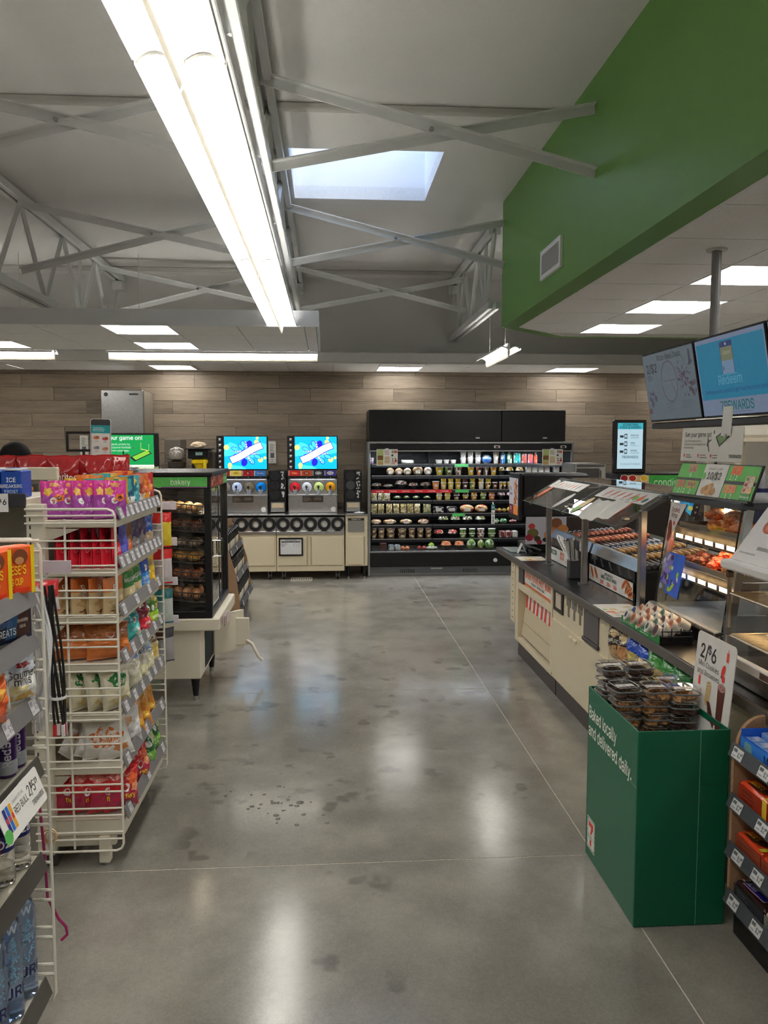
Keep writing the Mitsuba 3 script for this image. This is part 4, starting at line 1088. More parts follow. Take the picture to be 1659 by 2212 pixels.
def bag_mesh(w, h, d, seed, pouch, nu, nv, P):
    cu = sorted(set(np.round(np.concatenate([np.linspace(0, 1, nu + 1), [0.06, 0.94] if P['edge'] else []]), 4)))
    br = [P['split']] + ([0.04, 0.955] if P['crimp'] else []) + (list(P['band'][:2]) if P['band'] else [])
    cv = [q for q in np.linspace(0, 1, nv + 1) if min(abs(q - t) for t in br) > 0.4 / nv or q in (0, 1)]
    cv = np.array(sorted(set(np.round(np.concatenate([cv, br]), 4)))); cu = np.array(cu)
    nu, nv = len(cu) - 1, len(cv) - 1
    U, V = np.meshgrid(cu, cv)
    i, j = np.meshgrid(np.arange(nv), np.arange(nu), indexing='ij')
    i, j = i.ravel(), j.ravel()
    a = i * (nu + 1) + j
    q = np.stack([a, a + 1, a + nu + 2, a + nu + 1], 1)
    mu, mv = (cu[j] + cu[j + 1]) / 2, (cv[i] + cv[i + 1]) / 2
    vs, fs, cs, n = [], [], [], 0
    for side in (1, -1):
        f = np.vstack([q[:, [0, 1, 2]], q[:, [0, 2, 3]]])
        vs.append(bag_point(U, V, side, w, h, d, seed, pouch).reshape(-1, 3)); fs.append((f if side > 0 else f[:, ::-1]) + n); n += len(vs[-1])
        c = np.where((mv > P['split'])[:, None], lin(P['top']), lin(P['bot']))
        if side < 0:
            c = np.where(((np.abs(mv - 0.22) < 0.07) & (np.abs(mu - 0.3) < 0.14))[:, None], lin((220, 220, 216)), c)
        if side > 0 and P['band']:
            c = np.where(((mv > P['band'][0]) & (mv < P['band'][1]))[:, None], lin(P['band'][2]), c)
        if P['edge']:
            c = np.where((np.abs(2 * mu - 1) > 0.88)[:, None], lin(P['edge']), c)
        if P['crimp']:
            c = np.where(((mv > 0.955) | (mv < 0.04))[:, None], lin(P['crimp']), c)
        cs.append(np.vstack([c, c]))
    return np.vstack(vs), np.vstack(fs), np.vstack(cs)


def painter(top, bot, split=0.5, blobs=(), band=None, crimp=None, edge=None, seed=0, back=None):
    """flat print of a bag: two fields, pictures (u, v, ru, rv, colour), a band, crimped ends"""
    return dict(top=top, bot=bot, split=split, blobs=blobs, band=band, crimp=crimp, edge=edge, seed=seed)


def blob_patch(k, b, w, h, d, seed, pouch):
    """a printed picture, following the bag's front"""
    u0, v0, ru, rv, col = b
    an = np.arange(30) * 2 * PI / 30
    lob = 1 + 0.17 * np.sin(an * 5 + u0 * 20 + seed) + 0.05 * np.sin(an * 11 + v0 * 9)
    rr = np.array([0.0, 0.35, 0.7, 1.0])
    u = np.clip(u0 + (rr[:, None] * ru * lob * np.cos(an)).ravel(), .03, .97)
    v = np.clip(v0 + (rr[:, None] * rv * lob * np.sin(an)).ravel(), .045, .95)
    p = bag_point(u, v, 1, w, h, d, seed, pouch) + [0, -0.0007 - 0.0002 * k, 0]
    f = []
    for i in range(3):
        for j in range(30):
            x, y = i * 30 + j, i * 30 + (j + 1) % 30
            f += [[x, y, y + 30], [x, y + 30, x + 30]]
    return p, np.array(f)[:, ::-1], np.tile(lin(col), (len(p), 1))


def on_bag(s, u0, v0, hh, col, w, h, d, seed, pouch, sx=1.0, bold=True, rot=0.0):
    """lettering laid on the bag's front; u0, v0: middle; hh in metres"""
    m = TXT(s, hh, bold); p = m[0][:, :2] * [sx, 1]
    p = p - [(p[:, 0].max()) / 2, hh / 2]
    if rot:
        c, si = math.cos(rot), math.sin(rot); p = p @ np.array([[c, si], [-si, c]])
    u, v = np.clip(u0 + p[:, 0] / w, 0.03, 0.97), np.clip(v0 + p[:, 1] / h, 0.02, 0.98)
    q = bag_point(u, v, 1, w, h, d, seed, pouch) + [0, -0.0022, 0]
    return q, m[1], np.tile(lin(col), (len(q), 1))


def logo_mark(u0, v0, r, w, h, d, seed, pouch):
    """small white badge with a red and green numeral"""
    out = []
    for k, (rr, col, pts) in enumerate(((r, (240, 240, 240), None), (r * .8, (200, 60, 44), [(-.6, .3), (.6, .3), (.6, .0), (.15, -.7), (-.2, -.7), (.15, 0), (-.6, 0)]), (r * .8, (40, 110, 70), [(-.5, -.35), (.5, -.35), (.5, -.5), (-.5, -.5)]))):
        pts = np.array(pts if pts else [(math.cos(t), math.sin(t)) for t in np.arange(14) * 2 * PI / 14]) * rr
        pts, f = trimesh.creation.triangulate_polygon(Polygon(pts), engine='earcut')
        u, v = u0 + pts[:, 0] / w, v0 + pts[:, 1] / h
        q = bag_point(u, v, 1, w, h, d, seed, pouch) + [0, -0.0012 - 0.0006 * k, 0]
        out.append((q, np.array(f), np.tile(lin(col), (len(q), 1))))
    return J(*out)


def bag(name, label, w, h, d, x, y, z, rz, seed, paint, pouch=False, texts=(), logo=None, group=None, lean=0.0, roll=0.0, cat='bag', mat='film', nu=26, nv=36):
    k = thing(name, label, cat, group)
    M = lambda m: MV(MV(m, 0, 0, 0, 0, lean, roll), x, y, z, rz)
    part(k, 'pack', M(bag_mesh(w, h, d, seed, pouch, nu, nv, paint)), mat, smooth=True)
    if paint['blobs']:
        part(k, 'picture', M(J(*[blob_patch(i, b, w, h, d, seed, pouch) for i, b in enumerate(paint['blobs'])])), mat, smooth=True)
    t = [on_bag(s, u, v, hh, c, w, h, d, seed, pouch, *r) for (s, u, v, hh, c, *r) in texts]
    if logo:
        t.append(logo_mark(logo[0], logo[1], logo[2], w, h, d, seed, pouch))
    if t:
        part(k, 'print', M(J(*t)), 'satin')
    return k


# ------------------------------------------------------------------ shelving
WIRE = (226, 222, 210)
SHELFC = (214, 208, 192)
RAIL = (112, 110, 112)


def wire_panel(parent, x0, x1, y, z0, z1, zs, r=0.0042, verticals=()):
    rc = 0.03
    fr = [(x0, y, z1), (x1 - rc, y, z1), (x1 - rc * .3, y, z1 - rc * .3), (x1, y, z1 - rc), (x1, y, z0 + rc), (x1 - rc * .3, y, z0 + rc * .3), (x1 - rc, y, z0), (x0, y, z0)]
    part(parent, 'frame_wire', TUBE(fr, 0.0055, 8), 'satin', WIRE, 50)
    for z in zs:
        for dz in (0.0, 0.031):
            part(parent, 'cross_wire', TUBE([(x0, y - 0.005, z + dz), (x1, y - 0.005, z + dz)], r, 6), 'satin', WIRE, 50)
    for x in verticals:
        part(parent, 'upright_wire', TUBE([(x, y + 0.003, z0 + 0.01), (x, y + 0.003, z1 - 0.04)], r * 1.2, 6), 'satin', WIRE, 50)


def rail(parent, x, y0, y1, z, dirx=1, seed=0, nlab=4, h=0.055, col=RAIL, dense=False):
    """price rail along y at the shelf front, leaning outwards at its foot"""
    o = dirx
    sec = [(0, 0.5), (0.0, 0.62), (0.004, 0.62), (0.022, 0.0), (0.018, 0.0)]
    pts = [(x + o * a, z - 0.01 + b / 0.62 * h) for a, b in sec]
    v = np.array([[px, yy, pz] for yy in (y0, y1) for px, pz in pts]); m = len(pts)
    f = []
    for i in range(m):
        j = (i + 1) % m
        f += [[i, j, j + m], [i, j + m, i + m]]
    f += [[0, i + 1, i] for i in range(1, m - 1)] + [[m, m + i, m + i + 1] for i in range(1, m - 1)]
    r_ = part(parent, 'price_rail', (v, np.array(f)), 'satin', col)
    ex = (0, 1, 0) if o > 0 else (0, -1, 0)
    up = np.array([-o * 0.018, 0, h]); up = up / np.linalg.norm(up)
    org = np.array([x + o * 0.0225, y0 if o > 0 else y1, z - 0.0095])
    rr = random.Random(seed); L = y1 - y0
    ups = np.linspace(0.03, L - 0.09, nlab) if not dense else np.linspace(0.01, L - 0.07, nlab)
    for u in ups:
        u += 0 if dense else rr.uniform(-0.02, 0.02)
        a = Art(org, ex, up)
        wl = 0.052 if dirx > 0 else 0.066
        a.rect(u, 0.004, u + wl, h - 0.004, (204, 201, 206) if dirx > 0 else (222, 224, 226))
        k_ = (150, 148, 154) if dirx > 0 else (100, 104, 108)
        a.rect(u + 0.004, h * .55, u + wl * .42, h * .8, k_).rect(u + 0.004, h * .2, u + wl * .42, h * .32, (176, 174, 178))
        a.text('$1' if (nlab + len(a.items)) % 2 else '$2', u + wl * .5, h * .28, h * .36, k_, True, .8).rect(u + wl * .84, h * .52, u + wl * .95, h * .7, k_)
        part(r_, 'price_label', a.mesh(), 'satin')
    return r_


GY0, GY1, GXF, GXB = 3.40, 4.24, -0.865, -1.19
GZS = [1.487, 1.282, 1.080, 0.878, 0.660, 0.430, 0.205]
gon = thing('snack_gondola', 'white metal shelf unit full of snack bags with wire end panels, left of the aisle', 'shelf unit')
part(gon, 'back_panel', RB(-1.215, -1.20, GY0 + 0.04, GY1 - 0.01, 0.20, 1.55, 0.004), 'satin', (190, 184, 170))
for y in (GY0 - 0.005, GY1 - 0.05):
    p = part(gon, 'upright', RB(-1.235, -1.165, y, y + 0.055, 0.06, 1.555, 0.004), 'satin', SHELFC)
    if y < 3.5:
        for i in range(40):
            part(p, 'slot', B(-1.222, -1.216, y - 0.0012, y, 0.2 + i * 0.033, 0.214 + i * 0.033), 'matte', (60, 58, 54))
for i, z in enumerate(GZS):
    s = part(gon, 'shelf', RB(GXB + 0.004, GXF - 0.012, GY0 + 0.02, GY1 - 0.025, z - 0.032 if i < 6 else z - 0.075, z, 0.004), 'satin', SHELFC)
    part(s, 'shelf_bracket', MAP(EXT([(0.0, -0.033), (0.0, -0.085), (0.05, -0.08), (0.09 if i else 0.16, -0.036)], 0.004), (GXB, GY0 + 0.024, z), (1, 0, 0), (0, 0, 1), (0, -1, 0)), 'satin', (196, 190, 176)) if i < 6 else None
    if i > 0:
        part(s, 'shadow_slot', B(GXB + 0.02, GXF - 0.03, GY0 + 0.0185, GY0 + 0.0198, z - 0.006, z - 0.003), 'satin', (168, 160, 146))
    rail(s, GXF - 0.012, GY0 + 0.005, GY1 - 0.012, z + 0.012, 1, i * 3 + 1, [9, 9, 4, 6, 6, 3, 3][i], 0.052, RAIL, i < 2)
part(gon, 'base_beam', RB(-1.20, -0.92, GY0 + 0.03, GY0 + 0.06, 0.08, 0.128, 0.003), 'satin', (200, 194, 180))
for y in (GY0 + 0.005, GY1 - 0.07):
    lg = part(gon, 'leg', RB(-0.985, -0.94, y, y + 0.045, 0.014, 0.13, 0.003), 'satin', SHELFC)
    part(lg, 'foot', LATHE([(0, 0), (0.016, 0), (0.016, 0.016), (0, 0.016)], 10, (-0.962, y + 0.022, 0.0)), 'metal', (150, 150, 150))
part(gon, 'center_foot', RB(-1.235, -1.165, GY0 + 0.02, GY1, 0.0, 0.085, 0.004), 'satin', (60, 58, 56))
ZN = [1.497 - 0.0 - i * 0.1015 for i in range(14)]
wire_panel(gon, -1.236, -0.876, GY0 - 0.012, 0.078, 1.535, [1.478 - i * 0.1035 for i in range(14)], verticals=(-1.08,))
wire_panel(gon, -1.20, -0.862, GY1 + 0.012, 0.078, 1.565, [1.45 - i * 0.094 for i in range(15)])

HALF = PI / 2
RNG = random.Random(42)
P_BAG = 'snack bags on the white shelf unit'
PURP, MAG = (160, 66, 160), (222, 60, 160)
# top shelf: purple pouches facing the camera, then yellow, teal, orange and red ones along the front
purple = painter(MAG, PURP, 0.62, [(.3, .72, .17, .1, (246, 196, 90)), (.72, .56, .2, .1, (236, 120, 40)), (.72, .56, .09, .05, (70, 30, 20)), (.55, .9, .2, .06, (240, 160, 110))], seed=1)
pos = ['leftmost', 'second', 'third', 'fourth', 'fifth', 'sixth']
for i, (x, rz, w) in enumerate(((-1.145, 0.15, .105), (-1.085, 0.02, .125), (-1.035, 0.5, .08), (-0.985, 0.55, .10), (-0.945, 0.75, .09), (-0.903, 0.40, .10))):
    bag('snack_pouch', f'purple and pink dried-fruit pouch, {pos[i]} of six on the top shelf', w, 0.160, 0.055, x, 3.475 + 0.012 * (i % 2), GZS[0] + 0.0015, rz, 3 + i, purple, True, [], (.5, .48, .014), P_BAG)
for i, (x, y, rz, c, lab) in enumerate(((-1.09, 3.63, .3, 0, 'second-row yellow pouch behind the purple pouches'), (-1.0, 3.62, .6, 1, 'second-row teal pouch behind the purple pouches'))):
    bag('snack_pouch', lab, 0.12, 0.165, 0.055, x, y, GZS[0] + 0.0015, rz, 31 + i, painter((226, 190, 60) if c == 0 else (60, 160, 150), (210, 160, 50) if c == 0 else (50, 140, 140), .5, [(.5, .7, .2, .1, (190, 140, 60))], seed=4), True, [], None, P_BAG)
front = [(3.58, .95, (196, 150, 70), (226, 190, 40), 'yellow nut pouch', [(.5, .8, .3, .14, (230, 200, 140)), (.5, .35, .34, .1, (150, 90, 40)), (.45, .88, .12, .08, (60, 130, 50))]),
         (3.70, 1.0, (30, 90, 120), (225, 222, 215), 'teal and white nut pouch', [(.5, .78, .36, .2, (70, 170, 170)), (.5, .45, .2, .12, (20, 70, 100))]),
         (3.81, 1.05, (80, 180, 190), (60, 160, 180), 'turquoise pouch', [(.5, .7, .3, .15, (30, 110, 130)), (.6, .85, .2, .1, (210, 190, 90))]),
         (3.92, 1.1, (190, 100, 60), (206, 190, 170), 'brown and white pouch', [(.5, .6, .3, .2, (150, 60, 40)), (.5, .3, .25, .12, (220, 214, 200))]),
         (4.02, 1.1, (200, 90, 30), (240, 160, 50), 'orange pouch', [(.5, .75, .3, .15, (230, 130, 40))]),
         (4.13, 1.1, (190, 40, 36), (150, 36, 34), 'red pouch with orange flowers', [(.4, .8, .2, .12, (230, 120, 40)), (.7, .6, .16, .1, (240, 150, 60)), (.3, .5, .12, .08, (220, 110, 40))])]
for i, (y, rz, a, b, lab, bl) in enumerate(front):
    bag('snack_pouch', f'{lab} at the front of the top shelf of snacks', 0.125, 0.17, 0.05, -0.915, y, GZS[0] + 0.0015, rz, 50 + i, painter(a, b, 0.45, bl, seed=i), True, [], (.5, .42, .013), P_BAG)
    bag('snack_pouch', f'{["orange", "teal", "yellow", "orange", "red", "orange"][i]} pouch in the back row behind the {lab}', 0.12, 0.178, 0.05, -1.04, y + 0.05, GZS[0] + 0.0015, 0.7, 60 + i, painter([(226, 120, 40), (60, 160, 160), (220, 180, 70), (232, 130, 50), (200, 60, 40), (230, 140, 50)][i], (200, 100, 50), .5, [(.5, .8, .25, .1, (240, 170, 80))], seed=i), True, [], None, P_BAG)
# second shelf: red pouches queued sideways
redp = painter((176, 30, 48), (226, 44, 66), 0.6, [(.5, .72, .3, .12, (120, 20, 36))], seed=2)
for i, x in enumerate((-1.125, -1.075, -1.025, -0.985, -0.945, -0.905)):
    bag('fruit_pouch', f'slim red pouch, {pos[i]} in the queue on the second shelf of snacks', 0.13, 0.172, 0.045, x, 3.50, GZS[1] + 0.0015, HALF - 0.12 + 0.12 * (i % 2), 70 + i, redp, True, [('CAB', .35, .42, .02, (245, 190, 195)), ], None, P_BAG)
bag('fruit_pouch', 'blue-violet pouch beside the red queue on the second shelf', 0.13, 0.17, 0.04, -0.895, 3.575, GZS[1] + 0.0015, HALF, 79, painter((60, 60, 150), (70, 80, 190), .5, [(.5, .5, .3, .2, (90, 90, 200))]), True, [], None, P_BAG)
for i, (y, a, b, lab, txt) in enumerate(((3.66, (120, 76, 44), (224, 110, 50), 'brown and orange slim pouch', 'GO'), (3.79, (60, 50, 90), (130, 124, 128), 'dark violet clear-bottomed pouch', ''), (3.93, (70, 44, 80), (120, 112, 112), 'dark clear pouch with violet top', ''), (4.08, (40, 90, 180), (186, 160, 130), 'blue-topped clear candy pouch', ''))):
    bag('candy_pouch', f'{lab} on the second shelf of snacks', 0.125, 0.165, 0.05, -0.905, y, GZS[1] + 0.0015, HALF - 0.25, 82 + i, painter(a, b, 0.5, [(.5, .4, .3, .15, b)], seed=i), True, [(txt, .5, .5, .022, (245, 220, 200))] if txt else [], None, P_BAG)
    bag('candy_pouch', f'dark pouch standing behind the {lab}', 0.12, 0.165, 0.05, -0.99, y, GZS[1] + 0.0015, HALF, 90 + i, painter((50, 44, 60), (80, 70, 70), .5), True, [], None, P_BAG)
# third shelf: kraft pouches, macadamia, cashew
kraft = painter((206, 116, 60), (206, 182, 140), 0.62, [(.5, .3, .32, .14, (190, 160, 110)), (.5, .1, .3, .06, (120, 86, 50))], seed=5)
for i, x in enumerate((-1.13, -1.05, -0.985, -0.92)):
    bag('nut_pouch', f'kraft pouch with orange top, {pos[i]} in the queue on the third shelf', 0.14, 0.158, 0.055, x, 3.49, GZS[2] + 0.0015, HALF - 0.25 - 0.1 * (i % 2), 100 + i, kraft, True, [('B', .45, .7, .03, (240, 236, 226))], (.5, .52, .012), P_BAG)
GRN = (52, 130, 62)
mac = painter(GRN, (222, 204, 160), 0.45, [(.5, .9, .4, .09, (160, 140, 80)), (.5, .12, .3, .09, (200, 170, 110))], seed=6)
for i, y in enumerate((3.68, 3.82)):
    bag('nut_pouch', f'green and cream macadamia pouch, {"nearer" if i == 0 else "farther"} of two on the third shelf', 0.135, 0.185, 0.055, -0.905, y, GZS[2] + 0.0015, HALF - 0.1, 110 + i, mac, True, [('MACADAMIA', .5, .62, .017, (245, 245, 235), 0.85)], None, P_BAG)
bag('nut_pouch', 'bright blue cashew pouch on the third shelf', 0.135, 0.19, 0.06, -0.9, 3.96, GZS[2] + 0.0015, HALF - 0.15, 115, painter((24, 76, 180), (40, 140, 226), 0.55, [(.4, .9, .25, .07, (150, 110, 70))], seed=3), True, [('cashew', .5, .42, .02, (200, 226, 250), .9), ('classics', .5, .30, .016, (200, 226, 250), .9)], (.5, .66, .017), P_BAG)
bag('nut_pouch', 'yellow nut pouch beside the blue one on the third shelf', 0.125, 0.165, 0.06, -0.9, 4.09, GZS[2] + 0.0015, HALF - 0.15, 116, painter((236, 200, 60), (240, 190, 30), 0.5, [(.5, .8, .3, .1, (180, 150, 80))], seed=3), True, [], None, P_BAG)
for i, y in enumerate((3.68, 3.82, 3.96, 4.09)):
    bag('nut_pouch', f'{["green", "green", "blue", "yellow"][i]} pouch in the back row of the third shelf, {pos[i]} from the near end', 0.13, 0.18, 0.05, -1.0, y, GZS[2] + 0.0015, HALF, 120 + i, painter([GRN, GRN, (30, 90, 190), (230, 190, 50)][i], (200, 170, 110), .5), True, [], None, P_BAG)
# fourth shelf: pillow bags of popcorn and chips
brown = painter((150, 84, 40), (208, 116, 50), 0.5, [(.5, .75, .3, .16, (176, 110, 60)), (.5, .28, .36, .1, (190, 100, 40))], crimp=(190, 110, 60), seed=7)
for i, (x, w, rz, ln) in enumerate(((-1.13, .15, .9, .25), (-1.045, .17, .35, .3), (-0.94, .19, .5, .34))):
    bag('chip_bag', f'brown and orange bag, {pos[i]} of three lying on the fourth shelf', w, 0.152, 0.075, x, 3.485, GZS[3] + 0.010, rz, 130 + i, brown, False, [], (.55, .62, .015), P_BAG, -ln)
teal = painter((40, 140, 150), (70, 196, 196), 0.55, [(.25, .8, .16, .1, (205, 200, 186)), (.6, .86, .16, .09, (214, 208, 196)), (.7, .3, .16, .1, (225, 215, 190))], crimp=(90, 190, 190), seed=8)
bag('chip_bag', 'teal popcorn bag leaning out at the front of the fourth shelf', 0.175, 0.19, 0.08, -0.9, 3.70, GZS[3] + 0.008, HALF - .35, 140, teal, False, [('white', .5, .38, .016, (230, 245, 245), .9)], (.5, .58, .015), P_BAG, -0.22)
bag('chip_bag', 'second teal popcorn bag, behind the leaning one on the fourth shelf', 0.175, 0.185, 0.07, -0.985, 3.68, GZS[3] + 0.008, HALF - .3, 141, teal, False, [], None, P_BAG, -0.1)
maroon = painter((120, 26, 50), (206, 30, 56), 0.5, [(.4, .86, .2, .1, (206, 196, 186)), (.75, .7, .12, .09, (214, 206, 196))], crimp=(150, 40, 60), seed=9)
bag('chip_bag', 'maroon and red popcorn bag at the front of the fourth shelf', 0.16, 0.185, 0.075, -0.895, 3.89, GZS[3] + 0.006, HALF - .25, 142, maroon, False, [('sweet', .55, .36, .016, (245, 225, 225), .9)], (.7, .52, .014), P_BAG, -0.12)
lime = painter((70, 130, 40), (176, 216, 50), 0.45, [(.5, .8, .2, .1, (214, 190, 110)), (.7, .58, .16, .1, (222, 180, 100))], crimp=(120, 180, 60), seed=10)
bag('chip_bag', 'lime green snack bag at the far end of the fourth shelf', 0.15, 0.19, 0.07, -0.89, 4.07, GZS[3] + 0.006, HALF - .2, 143, lime, False, [('jalapeno', .5, .32, .016, (240, 250, 220), .8)], (.35, .55, .014), P_BAG, -0.08)
# fifth shelf: cream bags with green, clear chip bags
cream = painter((226, 220, 196), (222, 214, 184), 0.5, [(.5, .72, .3, .2, (40, 120, 66)), (.5, .2, .3, .1, (210, 190, 130))], crimp=(226, 222, 206), edge=(206, 200, 180), seed=11)
for i, x in enumerate((-1.12, -1.05, -0.98, -0.91)):
    bag('chip_bag', f'cream and green chip bag, {pos[i]} in the queue on the fifth shelf', 0.15, 0.165, 0.07, x, 3.485, GZS[4] + 0.010, HALF - .5 - .15 * (i % 2), 150 + i, cream, False, [], None, P_BAG, -0.18)
clearb = [((226, 222, 206), (206, 204, 180), 'pale clear chip bag', (.5, .9, .45, .08, (50, 90, 190))), ((190, 188, 176), (226, 220, 180), 'clear chip bag with dark blue top', (.5, .88, .5, .12, (24, 28, 60))), ((228, 222, 190), (232, 226, 196), 'chip bag with blue vinegar band', (.5, .8, .5, .16, (30, 100, 190))), ((120, 90, 40), (224, 212, 170), 'chip bag with brown bacon top', (.5, .5, .4, .14, (226, 190, 70)))]
for i, (y, (a, b, lab, bl)) in enumerate(zip((3.70, 3.84, 3.97, 4.10), clearb)):
    bag('chip_bag', f'{lab} at the front of the fifth shelf', 0.15, 0.19, 0.07, -0.9, y, GZS[4] + 0.006, HALF - .3, 160 + i, painter(a, b, .5 if i < 3 else .72, [bl], crimp=(226, 222, 206), seed=i), False, [('VINEGAR', .5, .8, .018, (235, 240, 250), .8)] if i == 2 else [('BACON', .5, .85, .018, (235, 230, 220), .8)] if i == 3 else [], None, P_BAG, -0.1)
    bag('chip_bag', f'pale bag in the back row behind the {lab}', 0.15, 0.185, 0.07, -0.99, y, GZS[4] + 0.006, HALF - .2, 165 + i, painter((214, 208, 186), (206, 196, 160), .5, seed=i), False, [], None, P_BAG)
# sixth shelf: white and orange bags, golden bags
white = painter((226, 224, 220), (222, 220, 216), 0.5, [(.5, .55, .34, .24, (206, 110, 52)), (.7, .25, .2, .1, (214, 140, 80))], crimp=(230, 228, 224), edge=(204, 200, 198), seed=12)
for i, (x, rz, ln, rl) in enumerate(((-1.13, 1.2, 0, .7), (-1.06, 1.2, 0, .5), (-0.99, .5, -.15, .05), (-0.92, .25, -.2, -.25))):
    bag('chip_bag', f'white chip bag with orange patch, {pos[i]} in the queue on the sixth shelf', 0.155, 0.165, 0.065, x, 3.49, GZS[5] + 0.016, rz, 170 + i, white, False, [('SWEET', .5, .62, .018, (245, 225, 205), .8), ('POTATO', .5, .5, .018, (245, 225, 205), .8)], None, P_BAG, ln, rl)
gold = painter((206, 140, 50), (222, 140, 50), 0.5, [(.5, .85, .4, .1, (206, 176, 120)), (.6, .3, .3, .1, (240, 190, 60))], crimp=(220, 150, 60), seed=13)
for i, (y, rz, ln) in enumerate(((3.73, .8, -.35), (3.86, .75, -.3), (4.0, 1.0, -.2))):
    bag('chip_bag', f'golden orange chip bag, {pos[i]} from the near end of the sixth shelf', 0.175, 0.2, 0.08, -0.92, y, GZS[5] + 0.008, rz, 180 + i, gold, False, [], (.5, .62, .015), P_BAG, ln)
bag('chip_bag', 'white and grey bag at the front corner of the sixth shelf', 0.155, 0.17, 0.07, -0.905, 3.64, GZS[5] + 0.008, .9, 185, painter((226, 226, 226), (206, 206, 208), .5, [(.4, .7, .2, .12, (214, 160, 120))], seed=3), False, [], None, P_BAG, -.2)
bag('chip_bag', 'dark golden bag in the back row of the sixth shelf', 0.17, 0.19, 0.07, -1.02, 3.85, GZS[5] + 0.008, HALF, 186, gold, False, [], None, P_BAG)
# base deck: red and green bags
red = painter((190, 30, 36), (170, 34, 70), 0.5, [(.72, .72, .2, .12, (226, 96, 50)), (.8, .52, .14, .1, (236, 150, 110)), (.3, .85, .25, .08, (206, 120, 110))], crimp=(196, 24, 30), seed=14)
for i, (x, rz) in enumerate(((-1.13, .35), (-1.045, .3), (-0.965, .4), (-0.91, .75))):
    bag('chip_bag', f'red and magenta fiery chip bag, {pos[i]} in the row on the bottom shelf', 0.165, 0.182, 0.085, x, 3.475 + .02 * (i == 3), GZS[6] + 0.010, rz, 190 + i, red, False, [('fiery', .6, .36, .02, (240, 200, 40), .9)], (.5, .55, .017), P_BAG, -.06, 0.03 * (i - 1))
bag('chip_bag', 'red and magenta fiery chip bag at the middle of the bottom shelf front', 0.175, 0.185, 0.085, -0.905, 3.77, GZS[6] + 0.004, 1.1, 195, red, False, [('fiery', .55, .3, .022, (240, 200, 40), .9)], (.45, .5, .018), P_BAG, -.12)
dill = painter((30, 100, 46), (110, 180, 50), 0.42, [(.3, .86, .26, .1, (206, 206, 170)), (.8, .75, .12, .16, (200, 206, 170)), (.35, .42, .1, .07, (220, 225, 180))], crimp=(60, 130, 60), seed=15)
for i, (y, z, rz) in enumerate(((3.93, .0, 1.0), (4.08, .03, 1.2))):
    bag('chip_bag', f'green chip bag, {"nearer" if i == 0 else "farther"} of two at the far end of the bottom shelf', 0.17, 0.2, 0.085, -0.905, y, GZS[6] + 0.004 + z, rz, 197 + i, dill, False, [('dill', .5, .3, .03, (235, 245, 210), .9)], (.55, .6, .017), P_BAG, -.2)

# hanging packs on the far wire panel
HG = 'packs hanging on the far end of the white shelf unit'
for j, (zt, cols) in enumerate(((1.42, [((200, 30, 30), (180, 176, 176)), ((206, 34, 30), (226, 200, 60))]), (1.225, [((190, 30, 34), (190, 176, 180)), ((200, 34, 36), (206, 196, 200))]), (1.01, [((30, 110, 110), (130, 160, 160)), ((36, 100, 106), (190, 196, 196))]), (0.80, [((70, 36, 36), (150, 150, 160)), ((60, 60, 70), (160, 156, 160))]))):
    hk = thing('peg_hook', f'white peg hook with price plate on the far wire panel, {["top", "second", "third", "bottom"][j]} one', 'hook', 'peg hooks on the far wire panel')
    part(hk, 'prong', TUBE([(-0.92, GY1 + 0.006, zt + 0.02), (-0.92, GY1 + 0.16, zt + 0.02), (-0.92, GY1 + 0.175, zt + 0.03)], 0.003, 6), 'metal', (210, 210, 210))
    part(hk, 'holder', MAP(EXT([(0, 0), (0.012, -0.045), (0.034, -0.045), (0.046, 0)], 0.006), (-0.945, GY1 - 0.004, zt + 0.025), (1, 0, 0), (0, 0, 1), (0, -1, 0)), 'satin', (206, 202, 190))
    part(hk, 'price_plate', RB(-0.90, -0.815, GY1 + 0.17, GY1 + 0.176, zt + 0.03, zt + 0.075, 0.003), 'satin', (214, 206, 214))
    for i, (a, b) in enumerate(cols):
        bag('hanging_pack', f'{["red-topped clear", "red and white", "teal", "dark and silver"][j]} pack hanging on the far wire panel, {"nearer" if i == 0 else "farther"} one', 0.085, 0.185, 0.022, -0.905 + 0.035 * i, GY1 + 0.05 + 0.06 * i, zt - 0.165, 0.25 + 0.35 * i, 210 + j * 2 + i, painter(a, b, .72, [(.5, .4, .3, .2, b)], crimp=a, seed=j), False, [], None, HG, nu=12, nv=16)

# ------------------------------------------------------------------ bakery case
bc = thing('bakery_case', 'black glass-sided bakery case with green sign, on a cream cabinet with tapered legs', 'display case')
X0, X1, Y0, Y1 = -1.72, -0.80, 5.58, 6.50
Zb, Zt = 0.603, 1.497
part(bc, 'roof', RB(X0 - 0.02, X1 + 0.015, Y0 - 0.015, Y1 + 0.02, 1.585, 1.61, 0.006), 'satin', BLK)
hd = part(bc, 'header', RB(X0, X1, Y0, Y1, Zt, 1.585, 0.004), 'satin', BLK)
a = Art((X0 + 0.02, Y0 - 0.001, Zt + 0.008), (1, 0, 0), (0, 0, 1)); W = X1 - X0 - 0.04
a.rect(0, 0, W, 0.074, (92, 178, 88)).rect(0, 0, W, 0.008, (110, 60, 110)).text('bakery', 0.70, 0.022, 0.038, (240, 246, 236), False, 0.8, 'c')
for u in (0.5, 0.555):
    a.disc(u, 0.03, 0.03, (112, 190, 106)).disc(u, 0.03, 0.027, (92, 178, 88))
a.build(hd, 'sign_print')
a = Art((X1 + 0.001, Y0 + 0.02, Zt + 0.008), (0, 1, 0), (0, 0, 1)); W = Y1 - Y0 - 0.04
a.rect(0, 0, W, 0.074, (150, 70, 50)).rect(W * 0.76, 0, W, 0.074, (92, 178, 88)).text('bakery', W * .88, 0.03, 0.024, (240, 246, 236), False, 0.7, 'c')
r = random.Random(5)
